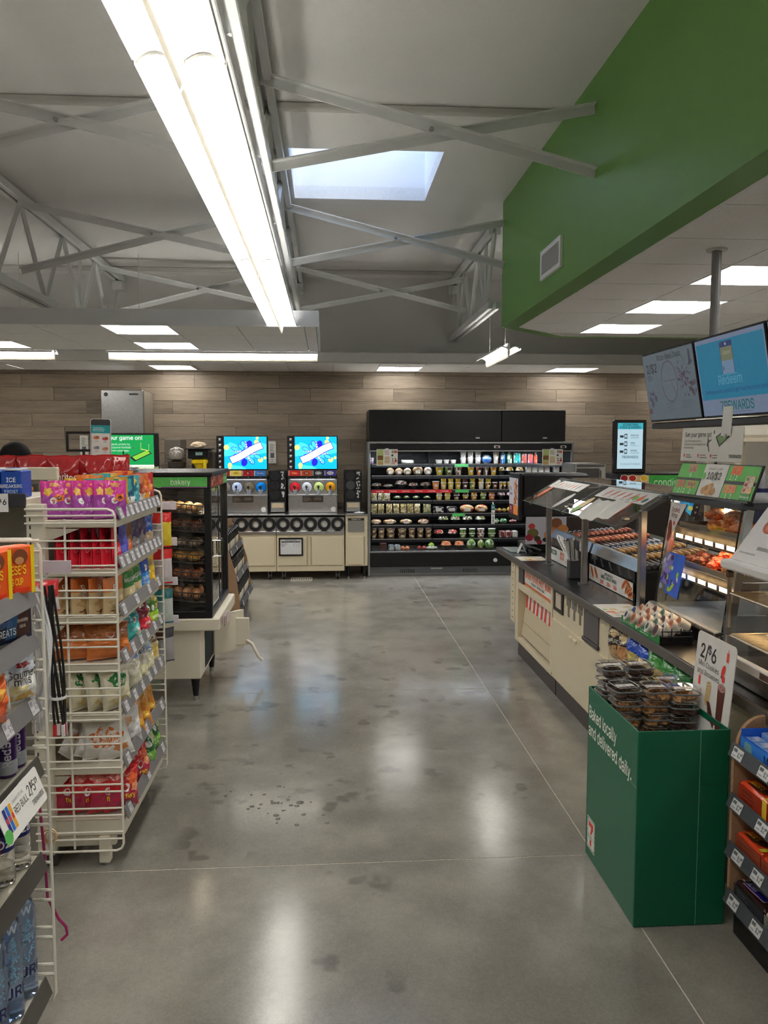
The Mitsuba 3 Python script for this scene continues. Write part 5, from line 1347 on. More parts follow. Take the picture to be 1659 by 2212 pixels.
for i in range(26):
    a.disc(r.uniform(0.03, W * .72), r.uniform(0.02, 0.058), r.uniform(0.012, 0.03), [(190, 100, 60), (206, 130, 80), (170, 70, 50), (120, 50, 40)][i % 4], r.uniform(0.01, 0.022))
a.build(hd, 'sign_print')
for (x, y) in ((X0, Y0), (X1 - 0.045, Y0), (X0, Y1 - 0.045), (X1 - 0.045, Y1 - 0.045)):
    part(bc, 'corner_post', RB(x, x + 0.045, y, y + 0.045, Zb, Zt, 0.004), 'satin', BLK)
part(bc, 'floor_panel', RB(X0, X1, Y0, Y1, Zb, Zb + 0.05, 0.004), 'satin', BLK)
part(bc, 'back_wall', RB(X0, X0 + 0.03, Y0 + 0.05, Y1 - 0.05, Zb + 0.05, Zt, 0.003), 'satin', BLK)
part(bc, 'far_wall', B(X0 + 0.04, X1 - 0.05, Y1 - 0.04, Y1 - 0.03, Zb + 0.05, Zt), 'satin', (30, 30, 32))
part(bc, 'end_glass', PLANE((X0 + 0.045, Y0 + 0.02, Zb + 0.05), (X1 - X0 - 0.09, 0, 0), (0, 0, Zt - Zb - 0.05)), 'glass')
ym = (Y0 + Y1) / 2
for i, (ya, yb, xx) in enumerate(((Y0 + 0.045, ym + 0.01, X1 - 0.012), (ym - 0.01, Y1 - 0.045, X1 - 0.026))):
    d = part(bc, 'sliding_door', PLANE((xx, ya, Zb + 0.055), (0, yb - ya, 0), (0, 0, Zt - Zb - 0.06)), 'glass')
    part(d, 'door_edge', J(B(xx - 0.004, xx + 0.004, ya, ya + 0.008, Zb + 0.055, Zt - 0.005), B(xx - 0.004, xx + 0.004, yb - 0.008, yb, Zb + 0.055, Zt - 0.005)), 'satin', (30, 30, 32))
    hy = ym - 0.075 if i == 0 else ym + 0.06
    part(d, 'handle', TUBE([(xx + 0.002, hy, 1.10), (xx + 0.035, hy, 1.10), (xx + 0.035, hy, 0.985), (xx + 0.002, hy, 0.985)], 0.006, 8), 'chrome', (225, 225, 225))
part(bc, 'case_lamp', PLANE((X0 + 0.25, Y0 + 0.06, Zt - 0.003), (0, Y1 - Y0 - 0.12, 0), (0.05, 0, 0)), 'matte', (230, 225, 215), emit=(14, 11.6, 8.4), weight=0.3)
part(bc, 'case_lamp', PLANE((X1 - 0.16, Y0 + 0.06, Zt - 0.003), (0, Y1 - Y0 - 0.12, 0), (0.05, 0, 0)), 'matte', (230, 225, 215), emit=(14, 11.6, 8.4), weight=0.3)
part(bc, 'plinth', RB(X0 - 0.02, X1 + 0.045, Y0 - 0.02, Y1 + 0.02, 0.52, Zb, 0.006), 'satin', (222, 214, 196))
part(bc, 'cabinet', RB(X0, X1 - 0.09, Y0 + 0.02, Y1 - 0.02, 0.172, 0.52, 0.006), 'satin', (222, 214, 196))
part(bc, 'cabinet_inside', B(X1 - 0.089, X1 - 0.086, Y0 + 0.22, Y1 - 0.06, 0.20, 0.50), 'matte', (46, 52, 56))
for (x, y) in ((-0.94, 5.68), (-0.935, 6.42), (-1.62, 5.68), (-1.62, 6.42)):
    lg = part(bc, 'leg', LATHE([(0, 0.03), (0.018, 0.03), (0.034, 0.172), (0, 0.172)], 16, (x, y, 0)), 'satin', BLK, 40)
    part(lg, 'foot', LATHE([(0, 0), (0.019, 0), (0.019, 0.032), (0, 0.032)], 14, (x, y, 0)), 'metal', (200, 200, 200))
dr_ = part(bc, 'door', MV(RB(0, 0.02, 0, 0.30, 0, 0.31, 0.004), -0.885, 6.16, 0.195, -0.75), 'satin', (222, 214, 196))
part(dr_, 'screw', MV(ELL(0.006, 0.003, 0.006, 1), -0.79, 6.1, 0.44), 'satin', (60, 60, 60))
part(bc, 'bag_shelf', RB(-0.755, -0.62, 6.30, 6.32, 0.235, 0.45, 0.006), 'satin', (222, 214, 196))
part(bc, 'bag_hook', TUBE([(-0.64, 6.30, 0.27), (-0.60, 6.28, 0.25), (-0.565, 6.26, 0.19), (-0.545, 6.25, 0.15), (-0.52, 6.25, 0.13), (-0.535, 6.25, 0.125)], 0.013, 8), 'satin', (222, 214, 200), 50)
part(bc, 'tissue_holder', J(*[RB(-0.752 + 0.008 * i, -0.748 + 0.008 * i, 5.66 + 0.03 * i, 5.86 + 0.03 * i, 0.53 - 0.004 * i, 0.60 - 0.006 * i, 0.002) for i in range(4)]), 'satin', (206, 190, 186))
# wire baskets of pastries
TIERS = [(1.335, 'top'), (1.21, 'second'), (1.085, 'third'), (0.99, 'fourth'), (0.865, 'fifth'), (0.72, 'bottom')]
PAST = [((222, 180, 120), (206, 150, 80), 'pale golden cookie'), ((120, 66, 40), (90, 46, 30), 'dark glazed bun'), ((110, 84, 60), (150, 130, 110), 'wrapped muffin'), ((224, 170, 70), (206, 130, 40), 'golden pastry'), ((170, 100, 60), (140, 76, 44), 'brown roll'), ((206, 150, 100), (180, 116, 70), 'round bun')]
for t, (z, nm) in enumerate(TIERS):
    k = thing('wire_basket', f'black sloped wire basket, {nm} tier inside the bakery case', 'basket', 'wire baskets in the bakery case')
    xa, xb, ya, yb = -1.38, -0.865, Y0 + 0.07, Y1 - 0.1
    wires = []
    for zz in (0.0, 0.03, 0.06):
        wires += [TUBE([(xa, ya, z + zz + 0.03), (xb, ya, z + zz - 0.02), (xb, yb, z + zz - 0.02), (xa, yb, z + zz + 0.03), (xa, ya, z + zz + 0.03)], 0.0025 if zz < 0.06 else 0.004, 5)]
    for i in range(15):
        u = i / 14
        wires.append(TUBE([(xa + (xb - xa) * u, ya, z + 0.03 - 0.05 * u), (xa + (xb - xa) * u, ya, z + 0.09 - 0.05 * u)], 0.002, 4))
    part(k, 'wires', J(*wires), 'satin', (24, 24, 26))
    part(k, 'tray_mat', (np.array([[xa, ya, z + 0.028], [xb, ya, z - 0.022], [xb, yb, z - 0.022], [xa, yb, z + 0.028], [xa, ya, z + 0.033], [xb, ya, z - 0.017], [xb, yb, z - 0.017], [xa, yb, z + 0.033]]), QF[:, [0, 1, 2]] * 0 + np.array([[4, 5, 6], [4, 6, 7], [0, 2, 1], [0, 3, 2], [0, 1, 5], [0, 5, 4], [1, 2, 6], [1, 6, 5], [2, 3, 7], [2, 7, 6], [3, 0, 4], [3, 4, 7]])), 'satin', (40, 34, 30))
    part(k, 'tier_bracket', B(xb + 0.004, xb + 0.02, ya + 0.02, yb - 0.02, z - 0.035, z - 0.025), 'satin', (30, 30, 32))
    c1, c2, what = PAST[t]
    n = 7 if t in (0, 1, 4, 5) else 5
    for rrow in range(2):
        for i in range(n):
            u = (i + 0.5) / n
            x = xa + 0.03 + (xb - xa - 0.06) * u; y = ya + 0.06 + rrow * 0.13 + RNG.uniform(-.01, .01)
            rx = 0.46 * (xb - xa - 0.06) / n * (1.15 if t in (0, 3) else 1.02)
            zz = z + 0.033 - 0.05 * ((x - xa) / (xb - xa)) + 0.004
            rz_ = [0.03, 0.034, 0.03, 0.036, 0.034, 0.042][t]
            m = LUMP(rx, 0.05, rz_, t * 40 + rrow * 10 + i, 0.12 if t != 5 else 0.05, 2.0, 3)
            kk = thing('pastry', f'{what} {ORD[i]} from left, {"front" if rrow == 0 else "second"} row, {nm} bakery basket', 'pastry', 'pastries in the bakery case')
            part(kk, 'crust', mottle(MV(m, x, y, zz + rz_, RNG.uniform(-.3, .3)), [c1, c2, c1], t * 40 + i, 34), 'satin', smooth=True)
solo('plastic_wrap', 'crumpled clear-white plastic wrap on top of the bakery case', 'wrapping', MV(LUMP(0.14, 0.06, 0.022, 21, 0.5, 3.0, 4), -1.45, 5.75, 1.628), 'gloss', (206, 206, 204), False)

# ------------------------------------------------------------------ slanted wooden rack behind the bakery case
ra = thing('lid_rack', 'wood-sided slanted rack with black-lidded packs between bakery case and drink counter', 'rack')
side = [(-1.35, 0.12), (-0.90, 0.12), (-0.90, 0.20), (-0.94, 0.50), (-1.01, 0.74), (-1.12, 0.95), (-1.35, 0.95)]
for y in (8.2, 9.38):
    part(ra, 'side_panel', MAP(EXT(side, 0.02), (0, y + 0.02, 0), (1, 0, 0), (0, 0, 1), (0, -1, 0)), 'mdf')
part(ra, 'base', RB(-1.33, -0.93, 8.21, 9.39, 0.0, 0.12, 0.004), 'satin', BLK)
part(ra, 'back_panel', RB(-1.35, -1.33, 8.22, 9.38, 0.12, 0.95, 0.003), 'mdf')
for i, (z, xf) in enumerate(((0.15, -0.885), (0.40, -0.94), (0.66, -1.0))):
    s = part(ra, 'shelf', RB(-1.33, xf, 8.225, 9.375, z, z + 0.02, 0.003), 'satin', (60, 60, 64))
    rail(s, xf, 8.225, 9.375, z + 0.012, 1, 40 + i, 3, 0.06, (84, 86, 92))
    n = 9
    for q in range(n):
        for rr in range(2):
            y = 8.29 + q * 0.125
            kk = thing('lidded_tin', f'black-lidded pack {ORD[q]} from the near end, {"front" if rr == 0 else "back"} row, {["bottom", "middle", "top"][i]} shelf of wooden rack', 'pack', 'black-lidded packs on the wooden rack')
            xx = xf - 0.075 - rr * 0.12
            part(kk, 'body', LATHE([(0, 0), (0.05, 0), (0.05, 0.10), (0, 0.10)], 14, (xx, y, z + 0.0215)), 'satin', (226, 224, 216) if (q + i) % 4 else (190, 160, 110), 40)
            part(kk, 'lid', LATHE([(0, 0.10), (0.053, 0.10), (0.053, 0.19), (0.04, 0.205), (0, 0.205)], 14, (xx, y, z + 0.0215)), 'gloss', (26, 26, 28), 40)
# ------------------------------------------------------------------ food counter on the right
FX, TZ = 1.605, 0.85                       # body front, top height
fc = thing('food_counter', 'long cream food counter with dark steel top along the right of the aisle', 'counter')
part(fc, 'body', J(B(FX + 0.24, 2.40, 2.0, 6.80, 0.13, 0.806), B(FX + 0.004, FX + 0.24, 4.47, 5.655, 0.13, 0.806), B(FX + 0.004, FX + 0.24, 2.0, 3.37, 0.13, 0.806)), 'satin', CREAM)
part(fc, 'toe_kick', B(1.625, 2.36, 2.0, 6.76, 0.0, 0.13), 'satin', (66, 58, 52))
part(fc, 'toe_seam', B(1.622, 1.626, 5.60, 5.606, 0.0, 0.13), 'matte', (30, 26, 24))
part(fc, 'worktop', RB(1.56, 2.46, 2.0, 7.40, 0.806, TZ, 0.006), 'metal', (96, 96, 98))
part(fc, 'worktop_lip', RB(1.556, 1.562, 2.0, 7.40, 0.803, TZ - 0.004, 0.002), 'satin', (84, 80, 76))
ep = part(fc, 'slotted_standard', RB(1.60, 1.66, 6.805, 6.96, 0.262, 0.806, 0.003), 'satin', CREAM)
for i in range(9):
    part(ep, 'slot', B(1.615, 1.645, 6.803, 6.8055, 0.30 + i * 0.056, 0.306 + i * 0.056), 'matte', (40, 36, 30))
    part(ep, 'slot', B(1.5985, 1.6005, 6.86, 6.90, 0.30 + i * 0.056, 0.305 + i * 0.056), 'matte', (40, 36, 30))
# box bay: sign, striped fry boxes, flap
bay = part(fc, 'box_bay', J(B(FX, FX + 0.24, 6.70, 6.80, 0.13, 0.806), B(FX, FX + 0.24, 5.655, 5.70, 0.13, 0.806), B(FX, FX + 0.24, 5.70, 6.70, 0.585, 0.64), B(FX, FX + 0.24, 5.70, 6.70, 0.79, 0.806), B(FX, FX + 0.24, 5.70, 6.70, 0.13, 0.165)), 'satin', CREAM)
part(bay, 'recess', B(FX + 0.23, FX + 0.241, 5.70, 6.70, 0.165, 0.79), 'matte', (60, 54, 46))
part(bay, 'chute', MV(B(0, 0.012, 5.71, 6.69, 0, 0.27), FX + 0.03, 0, 0.19, 0, 0, 0.12), 'satin', (214, 200, 170))
part(bay, 'chute_seam', B(FX + 0.037, FX + 0.04, 5.71, 6.69, 0.30, 0.304), 'satin', (180, 166, 138))
sg = part(fc, 'sign_board', B(FX + 0.02, FX + 0.026, 5.72, 6.56, 0.648, 0.782), 'satin', (236, 234, 230))
a = Art((FX + 0.019, 6.56, 0.648), (0, -1, 0), (0, 0, 1))
a.rect(0, 0, 0.84, 0.014, (232, 110, 50)).text('GRAB YOUR HOT BUNS', 0.42, 0.06, 0.05, (236, 104, 48), True, 1.02, 'c').text('(SOUNDS! - THEY\'RE IN HERE)', 0.42, 0.028, 0.02, (60, 66, 70), True, 0.98, 'c')
a.build(sg, 'lettering')
part(sg, 'sign_reveal', B(FX + 0.004, FX + 0.02, 6.56, 6.70, 0.645, 0.79), 'satin', (70, 64, 70))
for i in range(4):
    y = 5.83 + i * 0.235
    k = thing('fry_box', f'red and white striped fry carton, {ORD[3 - i]} from the far end in the counter front', 'carton', 'striped fry cartons in the counter front')
    part(k, 'carton', MV(RB(0, 0.09, y - 0.10, y + 0.11, 0, 0.15, 0.004), FX + 0.055, 0, 0.432, 0, 0, 0.10), 'satin', (238, 234, 228))
    a = Art((FX + 0.0535, y + 0.11, 0.4335), (0, -1, 0), (0.1, 0, 0.995))
    for q in range(2):
        u = q * 0.105
        a.poly([(u, 0), (u + 0.055, 0), (u + 0.045, 0.075), (u + 0.04, 0.15), (u - 0.0, 0.15)], (222, 58, 52))
        a.disc(u + 0.078, 0.115, 0.012, (230, 130, 120))
    a.build(k, 'stripes')
    part(k, 'opening', MV(B(0.012, 0.07, y - 0.09, y + 0.10, 0.1505, 0.152), FX + 0.055, 0, 0.432, 0, 0, 0.10), 'matte', (110, 30, 28))
# napkin and lid holes, trash flap, door
nf = part(fc, 'napkin_frame', J(B(FX - 0.006, FX + 0.003, 5.385, 5.61, 0.63, 0.655), B(FX - 0.006, FX + 0.003, 5.385, 5.61, 0.765, 0.792), B(FX - 0.006, FX + 0.003, 5.385, 5.425, 0.655, 0.765), B(FX - 0.006, FX + 0.003, 5.57, 5.61, 0.655, 0.765)), 'satin', (22, 20, 20))
part(nf, 'napkins', B(FX - 0.002, FX + 0.0035, 5.425, 5.57, 0.655, 0.765), 'matte', (206, 192, 176))
for i in range(3):
    y = 5.27 - i * 0.125
    t_ = part(fc, 'utensil_slot', J(B(FX + 0.0005, FX + 0.0036, y - 0.045, y + 0.045, 0.715, 0.768), B(FX + 0.0005, FX + 0.0036, y - 0.016, y + 0.016, 0.645, 0.715)), 'satin', (112, 108, 104))
part(fc, 'trash_flap', RB(FX - 0.004, FX + 0.0035, 4.655, 4.93, 0.60, 0.80, 0.003), 'satin', (84, 80, 82))
part(fc, 'flap_lip', RB(FX - 0.012, FX + 0.0035, 4.645, 4.94, 0.572, 0.598, 0.004), 'satin', (60, 58, 62))
part(fc, 'flap_label', B(FX - 0.008, FX + 0.0035, 4.655, 4.93, 0.785, 0.803), 'satin', (40, 36, 36))
part(fc, 'door', J(RB(FX - 0.004, FX + 0.0035, 4.48, 5.64, 0.16, 0.56, 0.003)), 'satin', CREAM)
for y in (5.17, 5.08):
    part(fc, 'door_pull', RB(FX - 0.02, FX - 0.004, y - 0.03, y + 0.03, 0.515, 0.535, 0.004), 'satin', (234, 224, 198))
for y in (5.652, 4.475):
    part(fc, 'panel_seam', B(FX + 0.001, FX + 0.0042, y - 0.002, y + 0.002, 0.14, 0.80), 'matte', (150, 138, 112))
# chip bay with bags
cb_ = part(fc, 'chip_bay', J(B(FX, FX + 0.24, 4.45, 4.47, 0.13, 0.806), B(FX, FX + 0.24, 3.37, 3.39, 0.13, 0.806), B(FX, FX + 0.24, 3.39, 4.45, 0.56, 0.60), B(FX, FX + 0.02, 3.39, 4.45, 0.13, 0.50), B(FX + 0.02, FX + 0.24, 3.39, 4.45, 0.13, 0.15)), 'satin', CREAM)
part(cb_, 'bay_bracket', B(FX - 0.002, FX + 0.0, 4.20, 4.36, 0.505, 0.56), 'metal', (150, 148, 140))
chips = [(4.33, (60, 44, 40), (196, 160, 110), 'PEPPERS', 'tan and black pepper'), (4.20, (40, 38, 44), (206, 150, 100), '', 'tan and black'), (4.05, (36, 76, 180), (226, 206, 110), '', 'blue and yellow'), (3.92, (36, 80, 190), (230, 214, 140), '', 'blue and yellow potato'), (3.76, (60, 140, 60), (226, 190, 90), 'JALAPENO', 'green and yellow jalapeno'), (3.62, (50, 130, 56), (224, 180, 90), 'Jalapeno', 'green jalapeno'), (3.48, (40, 120, 60), (90, 150, 70), 'JALAPENO', 'dark green jalapeno')]
for i, (y, c1, c2, tx, lab) in enumerate(chips):
    bag('chip_bag', f'{lab} chip bag, {ORD[i]} from the far end in the counter front', 0.16, 0.19, 0.085, FX + 0.012, y, 0.604, -HALF + 0.25, 300 + i, painter(c1, c2, .66 if i else .4, [(.5, .3, .34, .2, c2), (.5, .84, .3, .1, (206, 180, 130) if i < 2 else c1)], crimp=c2, seed=i), False, [(tx, .5, .62, .02, (240, 240, 230), .8)] if tx else [], None, 'chip bags in the counter front', 0.10, 0.1 * (i % 2))

# papers lying on the top
for (x0, x1, y0, y1, lab, sd) in ((1.575, 1.80, 6.48, 6.72, 'printed menu mat lying at the far corner of the steel counter top', 3), (1.565, 1.79, 4.30, 4.66, 'printed menu mat lying beside the creamer tray on the counter', 4)):
    k = thing('menu_mat', lab, 'mat')
    part(k, 'sheet', B(x0, x1, y0, y1, TZ + 0.0005, TZ + 0.002), 'satin', (232, 226, 214))
    a = Art((x0, y0, TZ + 0.0015), (1, 0, 0), (0, 1, 0)); r = random.Random(sd)
    for i in range(14):
        u, v = r.uniform(0, .17), r.uniform(0, y1 - y0 - 0.06); a.rect(u, v, u + r.uniform(.02, .05), v + r.uniform(.02, .05), [(222, 180, 110), (214, 120, 70), (176, 190, 100), (200, 190, 170), (226, 206, 140)][i % 5])
    a.build(k)
# digital merchandiser and lower picture panel at the counter's far end
k = thing('merchandiser', 'black merchandiser box with lit sausage poster on its aisle side, counter\'s far end', 'cabinet')
part(k, 'housing', RB(1.70, 2.30, 7.00, 7.36, 1.165, 1.545, 0.02), 'satin', (30, 30, 32))
part(k, 'bezel', RB(1.672, 1.70, 6.985, 7.385, 1.13, 1.545, 0.012), 'satin', (24, 24, 26))
part(k, 'screen', RB(1.668, 1.672, 7.02, 7.36, 1.175, 1.50, 0.001), 'satin', (150, 146, 152))
a = Art((1.6675, 7.36, 1.175), (0, -1, 0), (0, 0, 1))
a.rect(0, 0, 0.34, 0.325, (206, 200, 206)).rect(0.0, 0.0, 0.17, 0.085, (110, 36, 60)).rect(0.17, 0.0, 0.34, 0.085, (236, 140, 60))
r = random.Random(3)
for i in range(26):
    a.disc(0.24 + r.uniform(-.05, .06), 0.10 + i * 0.008, 0.04, [(150, 84, 50), (206, 130, 80), (120, 60, 40), (224, 160, 100)][i % 4], 0.012, rot=r.uniform(-.8, .8))
a.text('Try', 0.03, 0.215, 0.03, (40, 20, 60), True).text('rollers', 0.03, 0.17, 0.024, (40, 20, 60), True).text('$2', 0.05, 0.035, 0.03, (240, 220, 220), True)
a.glow(k, 'poster', 0.42)
part(k, 'base', RB(1.75, 2.40, 7.02, 7.36, TZ + 0.001, 0.92, 0.01), 'satin', (26, 26, 28))
pp = part(k, 'picture_panel', RB(1.74, 2.30, 7.00, 7.02, 0.92, 1.163, 0.003), 'satin', (190, 188, 194))
a = Art((1.74, 6.9995, 0.92), (1, 0, 0), (0, 0, 1))
a.rect(0, 0, 0.56, 0.243, (176, 174, 182)).rect(0.36, 0, 0.56, 0.243, (50, 40, 36))
for u, v, r1, c in ((.06, .10, .05, (96, 90, 50)), (.03, .06, .035, (150, 40, 60)), (.10, .05, .03, (60, 56, 40)), (.05, .16, .03, (170, 60, 60)), (.12, .02, .025, (130, 30, 40)), (.26, .14, .08, (170, 104, 56)), (.22, .08, .06, (190, 120, 66)), (.30, .07, .06, (150, 84, 44)), (.27, .19, .05, (120, 76, 50)), (.33, .13, .05, (176, 116, 66)), (.25, .03, .05, (196, 140, 80)), (.31, .03, .04, (110, 60, 36)), (.28, .11, .02, (120, 30, 30)), (.17, .04, .022, (40, 34, 30))):
    a.disc(u, v, r1, c, r1 * .85)
a.build(pp, 'picture')
k = thing('tent_card', 'small folded white card standing by the picture panel', 'card')
part(k, 'card', (np.array([[1.655, 6.92, TZ + .001], [1.655, 7.0, TZ + .001], [1.695, 7.0, TZ + .085], [1.695, 6.92, TZ + .085], [1.73, 6.92, TZ + .001], [1.73, 7.0, TZ + .001]]), np.array([[0, 1, 2], [0, 2, 3], [3, 2, 5], [3, 5, 4]])), 'satin', (232, 230, 228))
k = thing('payment_pad', 'black card terminal on a sloping stand at the counter\'s far end', 'terminal')
part(k, 'stand', MV(RB(-0.05, 0.05, -0.08, 0.08, 0, 0.02, 0.006), 1.77, 6.86, TZ + 0.045, 0, 0, 0.35), 'satin', (40, 38, 38))
part(k, 'foot', RB(1.74, 1.80, 6.80, 6.92, TZ + 0.001, TZ + 0.04, 0.008), 'satin', (24, 24, 26))
solo('glass_plate', 'clear glass plate lying at the far corner of the counter top', 'plate', RB(1.60, 1.73, 6.98, 7.30, TZ + 0.001, TZ + 0.012, 0.003), 'gloss', (150, 165, 160))

# roller grills
for (y0, y1, lab) in ((5.62, 6.60, 'far steel roller grill with red hot dogs behind the sneeze guard'), (4.72, 5.58, 'near steel roller grill with golden taquitos behind the sneeze guard')):
    k = thing('roller_grill', lab, 'grill')
    part(k, 'base', RB(1.87, 2.44, y0, y1, TZ + 0.001, 1.02, 0.006), 'satin', (26, 27, 30))
    part(k, 'bun_window', B(1.853, 1.869, y0 + 0.03, y1 - 0.03, 0.965, 1.03), 'gloss', (18, 20, 26))
    for i in range(5):
        yy = y0 + 0.1 + i * (y1 - y0 - 0.2) / 4
        part(k, 'bun_rod', TUBE([(1.8515, yy, 0.972), (1.8515, yy + 0.05, 1.022)], 0.004, 5), 'metal', (120, 122, 126))
    part(k, 'steel_bevel', (np.array([[1.852, y0, 1.032], [1.852, y1, 1.032], [1.875, y1, 1.10], [1.875, y0, 1.10], [1.90, y0, 1.10], [1.90, y1, 1.10], [1.90, y0, 1.03], [1.90, y1, 1.03]]), np.array([[0, 2, 1], [0, 3, 2], [3, 4, 5], [3, 5, 2], [0, 6, 4], [0, 4, 3], [1, 5, 7], [1, 2, 5], [0, 1, 7], [0, 7, 6]])), 'steel')
    part(k, 'bed', B(1.90, 2.44, y0, y1, 1.02, 1.035), 'satin', (40, 42, 46))
    n = 13
    for i in range(n):
        x = 1.935 + i * 0.038
        part(k, 'roller', CYL((x, y0 + 0.02, 1.058 + i * 0.0035), (x, y1 - 0.02, 1.058 + i * 0.0035), 0.0145, 12), 'metal', (150, 152, 156))
        part(k, 'roller_end', MV(LATHE([(0.010, 0.0), (0.0175, 0.0), (0.0175, 0.006), (0.010, 0.006)], 14), x, y1 - 0.018, 1.058 + i * 0.0035, 0, PI / 2), 'satin', (206, 214, 230))
        for j in range(2):
            if i == n - 1:
                continue
            yc_ = [y0 + 0.62, y0 + 0.28][j] if y0 > 5 else [y0 + 0.56, y0 + 0.25][j]
            if y0 > 5:
                cols = [(164, 92, 72), (186, 114, 90), (146, 80, 62)] if j == 0 else [(208, 124, 80), (192, 100, 66), (216, 142, 96)]
                what, nm = ('red-brown hot dog', 'hot_dog') if j == 0 else ('orange spicy sausage', 'sausage')
            else:
                cols = [(206, 160, 90), (190, 136, 70), (216, 176, 110)]
                what, nm = 'golden taquito', 'taquito'
            q = thing(nm, f'{what} {ORD[min(i, 11)]} from the front, {"far" if j == 0 else "near"} set on the {"far" if y0 > 5 else "near"} grill', 'hot dog' if nm != 'taquito' else 'taquito', 'snacks on the roller grills')
            xx, L = x + 0.019, 0.075
            m = TUBE([(xx, yc_ - L, 0), (xx, yc_ - L * .93, 0), (xx, yc_ - L * .4, 0.001), (xx, yc_ + L * .4, 0.001), (xx, yc_ + L * .93, 0), (xx, yc_ + L, 0)], [0.004, 0.012, 0.0145, 0.0145, 0.012, 0.004], 10)
            m = (m[0] + [0, rng.uniform(-.012, .012), 1.088 + i * 0.0035], m[1])
            part(q, 'skin', mottle(m, cols, i * 3 + j, 30), 'gloss', smooth=True)
    sgn = part(k, 'menu_strip', B(1.838, 1.842, (5.62 if y0 > 5 else 4.72) + 0.02, y1 - 0.02, TZ + 0.005, 0.962), 'satin', (240, 238, 234))
    a = Art((1.8375, y1 - 0.02, TZ + 0.005), (0, -1, 0), (0, 0, 1)); W = y1 - y0 - 0.04
    if y0 > 5:
        a.rect(0.04, 0.052, 0.20, 0.088, (40, 90, 70)).text('COMBO', .12, .058, .022, (235, 240, 235), True, align='c').text('$2', .30, .04, .05, (226, 110, 60), True, 1.3).text('ea', .44, .03, .02, (226, 110, 60)).rect(.52, .015, .575, .1, (50, 30, 34)).rect(.53, .03, .565, .06, (180, 40, 40)).disc(.68, .05, .022, (196, 110, 50), .045).disc(.71, .05, .018, (120, 80, 40), .04).disc(.75, .05, .03, (80, 160, 60), .034).disc(.87, .05, .04, (206, 110, 60), .03, rot=.5).disc(.87, .045, .03, (150, 60, 40), .012, rot=.5)
    else:
        for u, v, rot in ((.07, .06, -.9), (.15, .065, -.8), (.68, .075, .7), (.73, .06, .9), (.77, .05, .5), (.75, .085, -.4)):
            a.disc(u, v, .05, (214, 150, 84), .019, rot=rot).disc(u, v + .003, .046, (170, 66, 44), .009, rot=rot)
        a.disc(.79, .03, .045, (222, 150, 80), .026, rot=.3).disc(.79, .032, .035, (130, 50, 36), .012, rot=.3)
        a.text('MIX & MATCH', .4, .077, .016, (70, 70, 66), True, 1.0, 'c').text('GRILL VALUE MENU', .4, .05, .022, (60, 90, 74), True, 1.0, 'c')
        for u, s_ in ((.27, '2/$3'), (.40, '3/$4'), (.52, '5/$6')):
            a.text(s_, u, .012, .024, (222, 90, 60), True, .9, 'c')
    a.build(sgn, 'lettering')
    part(sgn, 'strip_holder', J(B(1.842, 1.85, y0 + 0.01, y1 - 0.01, TZ + 0.002, 0.90)), 'satin', (40, 42, 46))
# tongs and holder between the grills
k = thing('tong_holder', 'steel tong holder with white tongs in front of the grills', 'holder')
part(k, 'cup', MV(LATHE([(0, 0), (0.05, 0), (0.065, 0.15), (0.06, 0.15), (0.045, 0.005)], 18), 1.755, 5.60, 0.985, 0, 0, -0.18), 'chrome', (210, 210, 212))
part(k, 'bracket', RB(1.70, 1.835, 5.565, 5.64, TZ + 0.001, 0.985, 0.006), 'satin', (60, 62, 66))
for i in range(3):
    part(k, 'cup_seam', TUBE([(1.70 + .028 * i, 5.545, 0.99), (1.685 + .034 * i, 5.532, 1.125)], 0.004, 5), 'metal', (120, 120, 122))
for i in range(2):
    q = thing('tongs', f'white-handled tongs leaning in the steel holder, {"nearer" if i == 0 else "farther"} pair', 'tongs', 'tongs at the roller grills')
    o = np.array([1.745, 5.69 + 0.07 * i, 0.0])
    for s in (-0.014, 0.014):
        part(q, 'arm', TUBE([o + [0.02, -0.05, TZ + 0.02], o + [s * .6 - 0.005, 0.03, 1.0], o + [s - 0.03, 0.12, 1.10], o + [s * .4 - 0.034, 0.145, 1.118]], 0.0055, 6), 'satin', (226, 224, 220), 50)
    part(q, 'bow', TUBE([o + [-.0196, 0.145, 1.118], o + [-.034, 0.152, 1.122], o + [-.0396, 0.145, 1.118]], 0.006, 6), 'satin', (226, 224, 220), 50)

# sneeze guard
k = thing('sneeze_guard', 'sloping glass sneeze guard on steel posts over the roller grills', 'sneeze guard')
PX0, PX1 = 1.575, 1.885
zs = lambda x: 1.348 + (x - PX0) * (1.53 - 1.348) / (PX1 - PX0)
for y in (6.28, 5.38, 4.37):
    p = part(k, 'post', RB(1.725, 1.762, y - 0.022, y + 0.022, TZ + 0.001, zs(1.745) - 0.012, 0.004), 'metal', (165, 166, 168))
    part(p, 'base_plate', LATHE([(0, 0), (0.04, 0), (0.04, 0.008), (0, 0.008)], 16, (1.743, y, TZ + 0.001)), 'metal', (176, 176, 178))
    d = np.array([PX1 - PX0, 0, 1.53 - 1.348]); 
    part(k, 'arm', MAP(B(0, np.linalg.norm(d), -0.009, 0.009, -0.028, -0.004), (PX0, y, 1.348), d / np.linalg.norm(d), (0, 1, 0), np.cross(d / np.linalg.norm(d), (0, 1, 0))), 'satin', (80, 84, 86))
    for u in (0.22, 0.9):
        part(k, 'glass_clip', RB(PX0 + u * d[0] - 0.018, PX0 + u * d[0] + 0.018, y - 0.022, y + 0.022, 1.348 + u * d[2] - 0.004, 1.348 + u * d[2] + 0.01, 0.004), 'metal', (186, 186, 184))
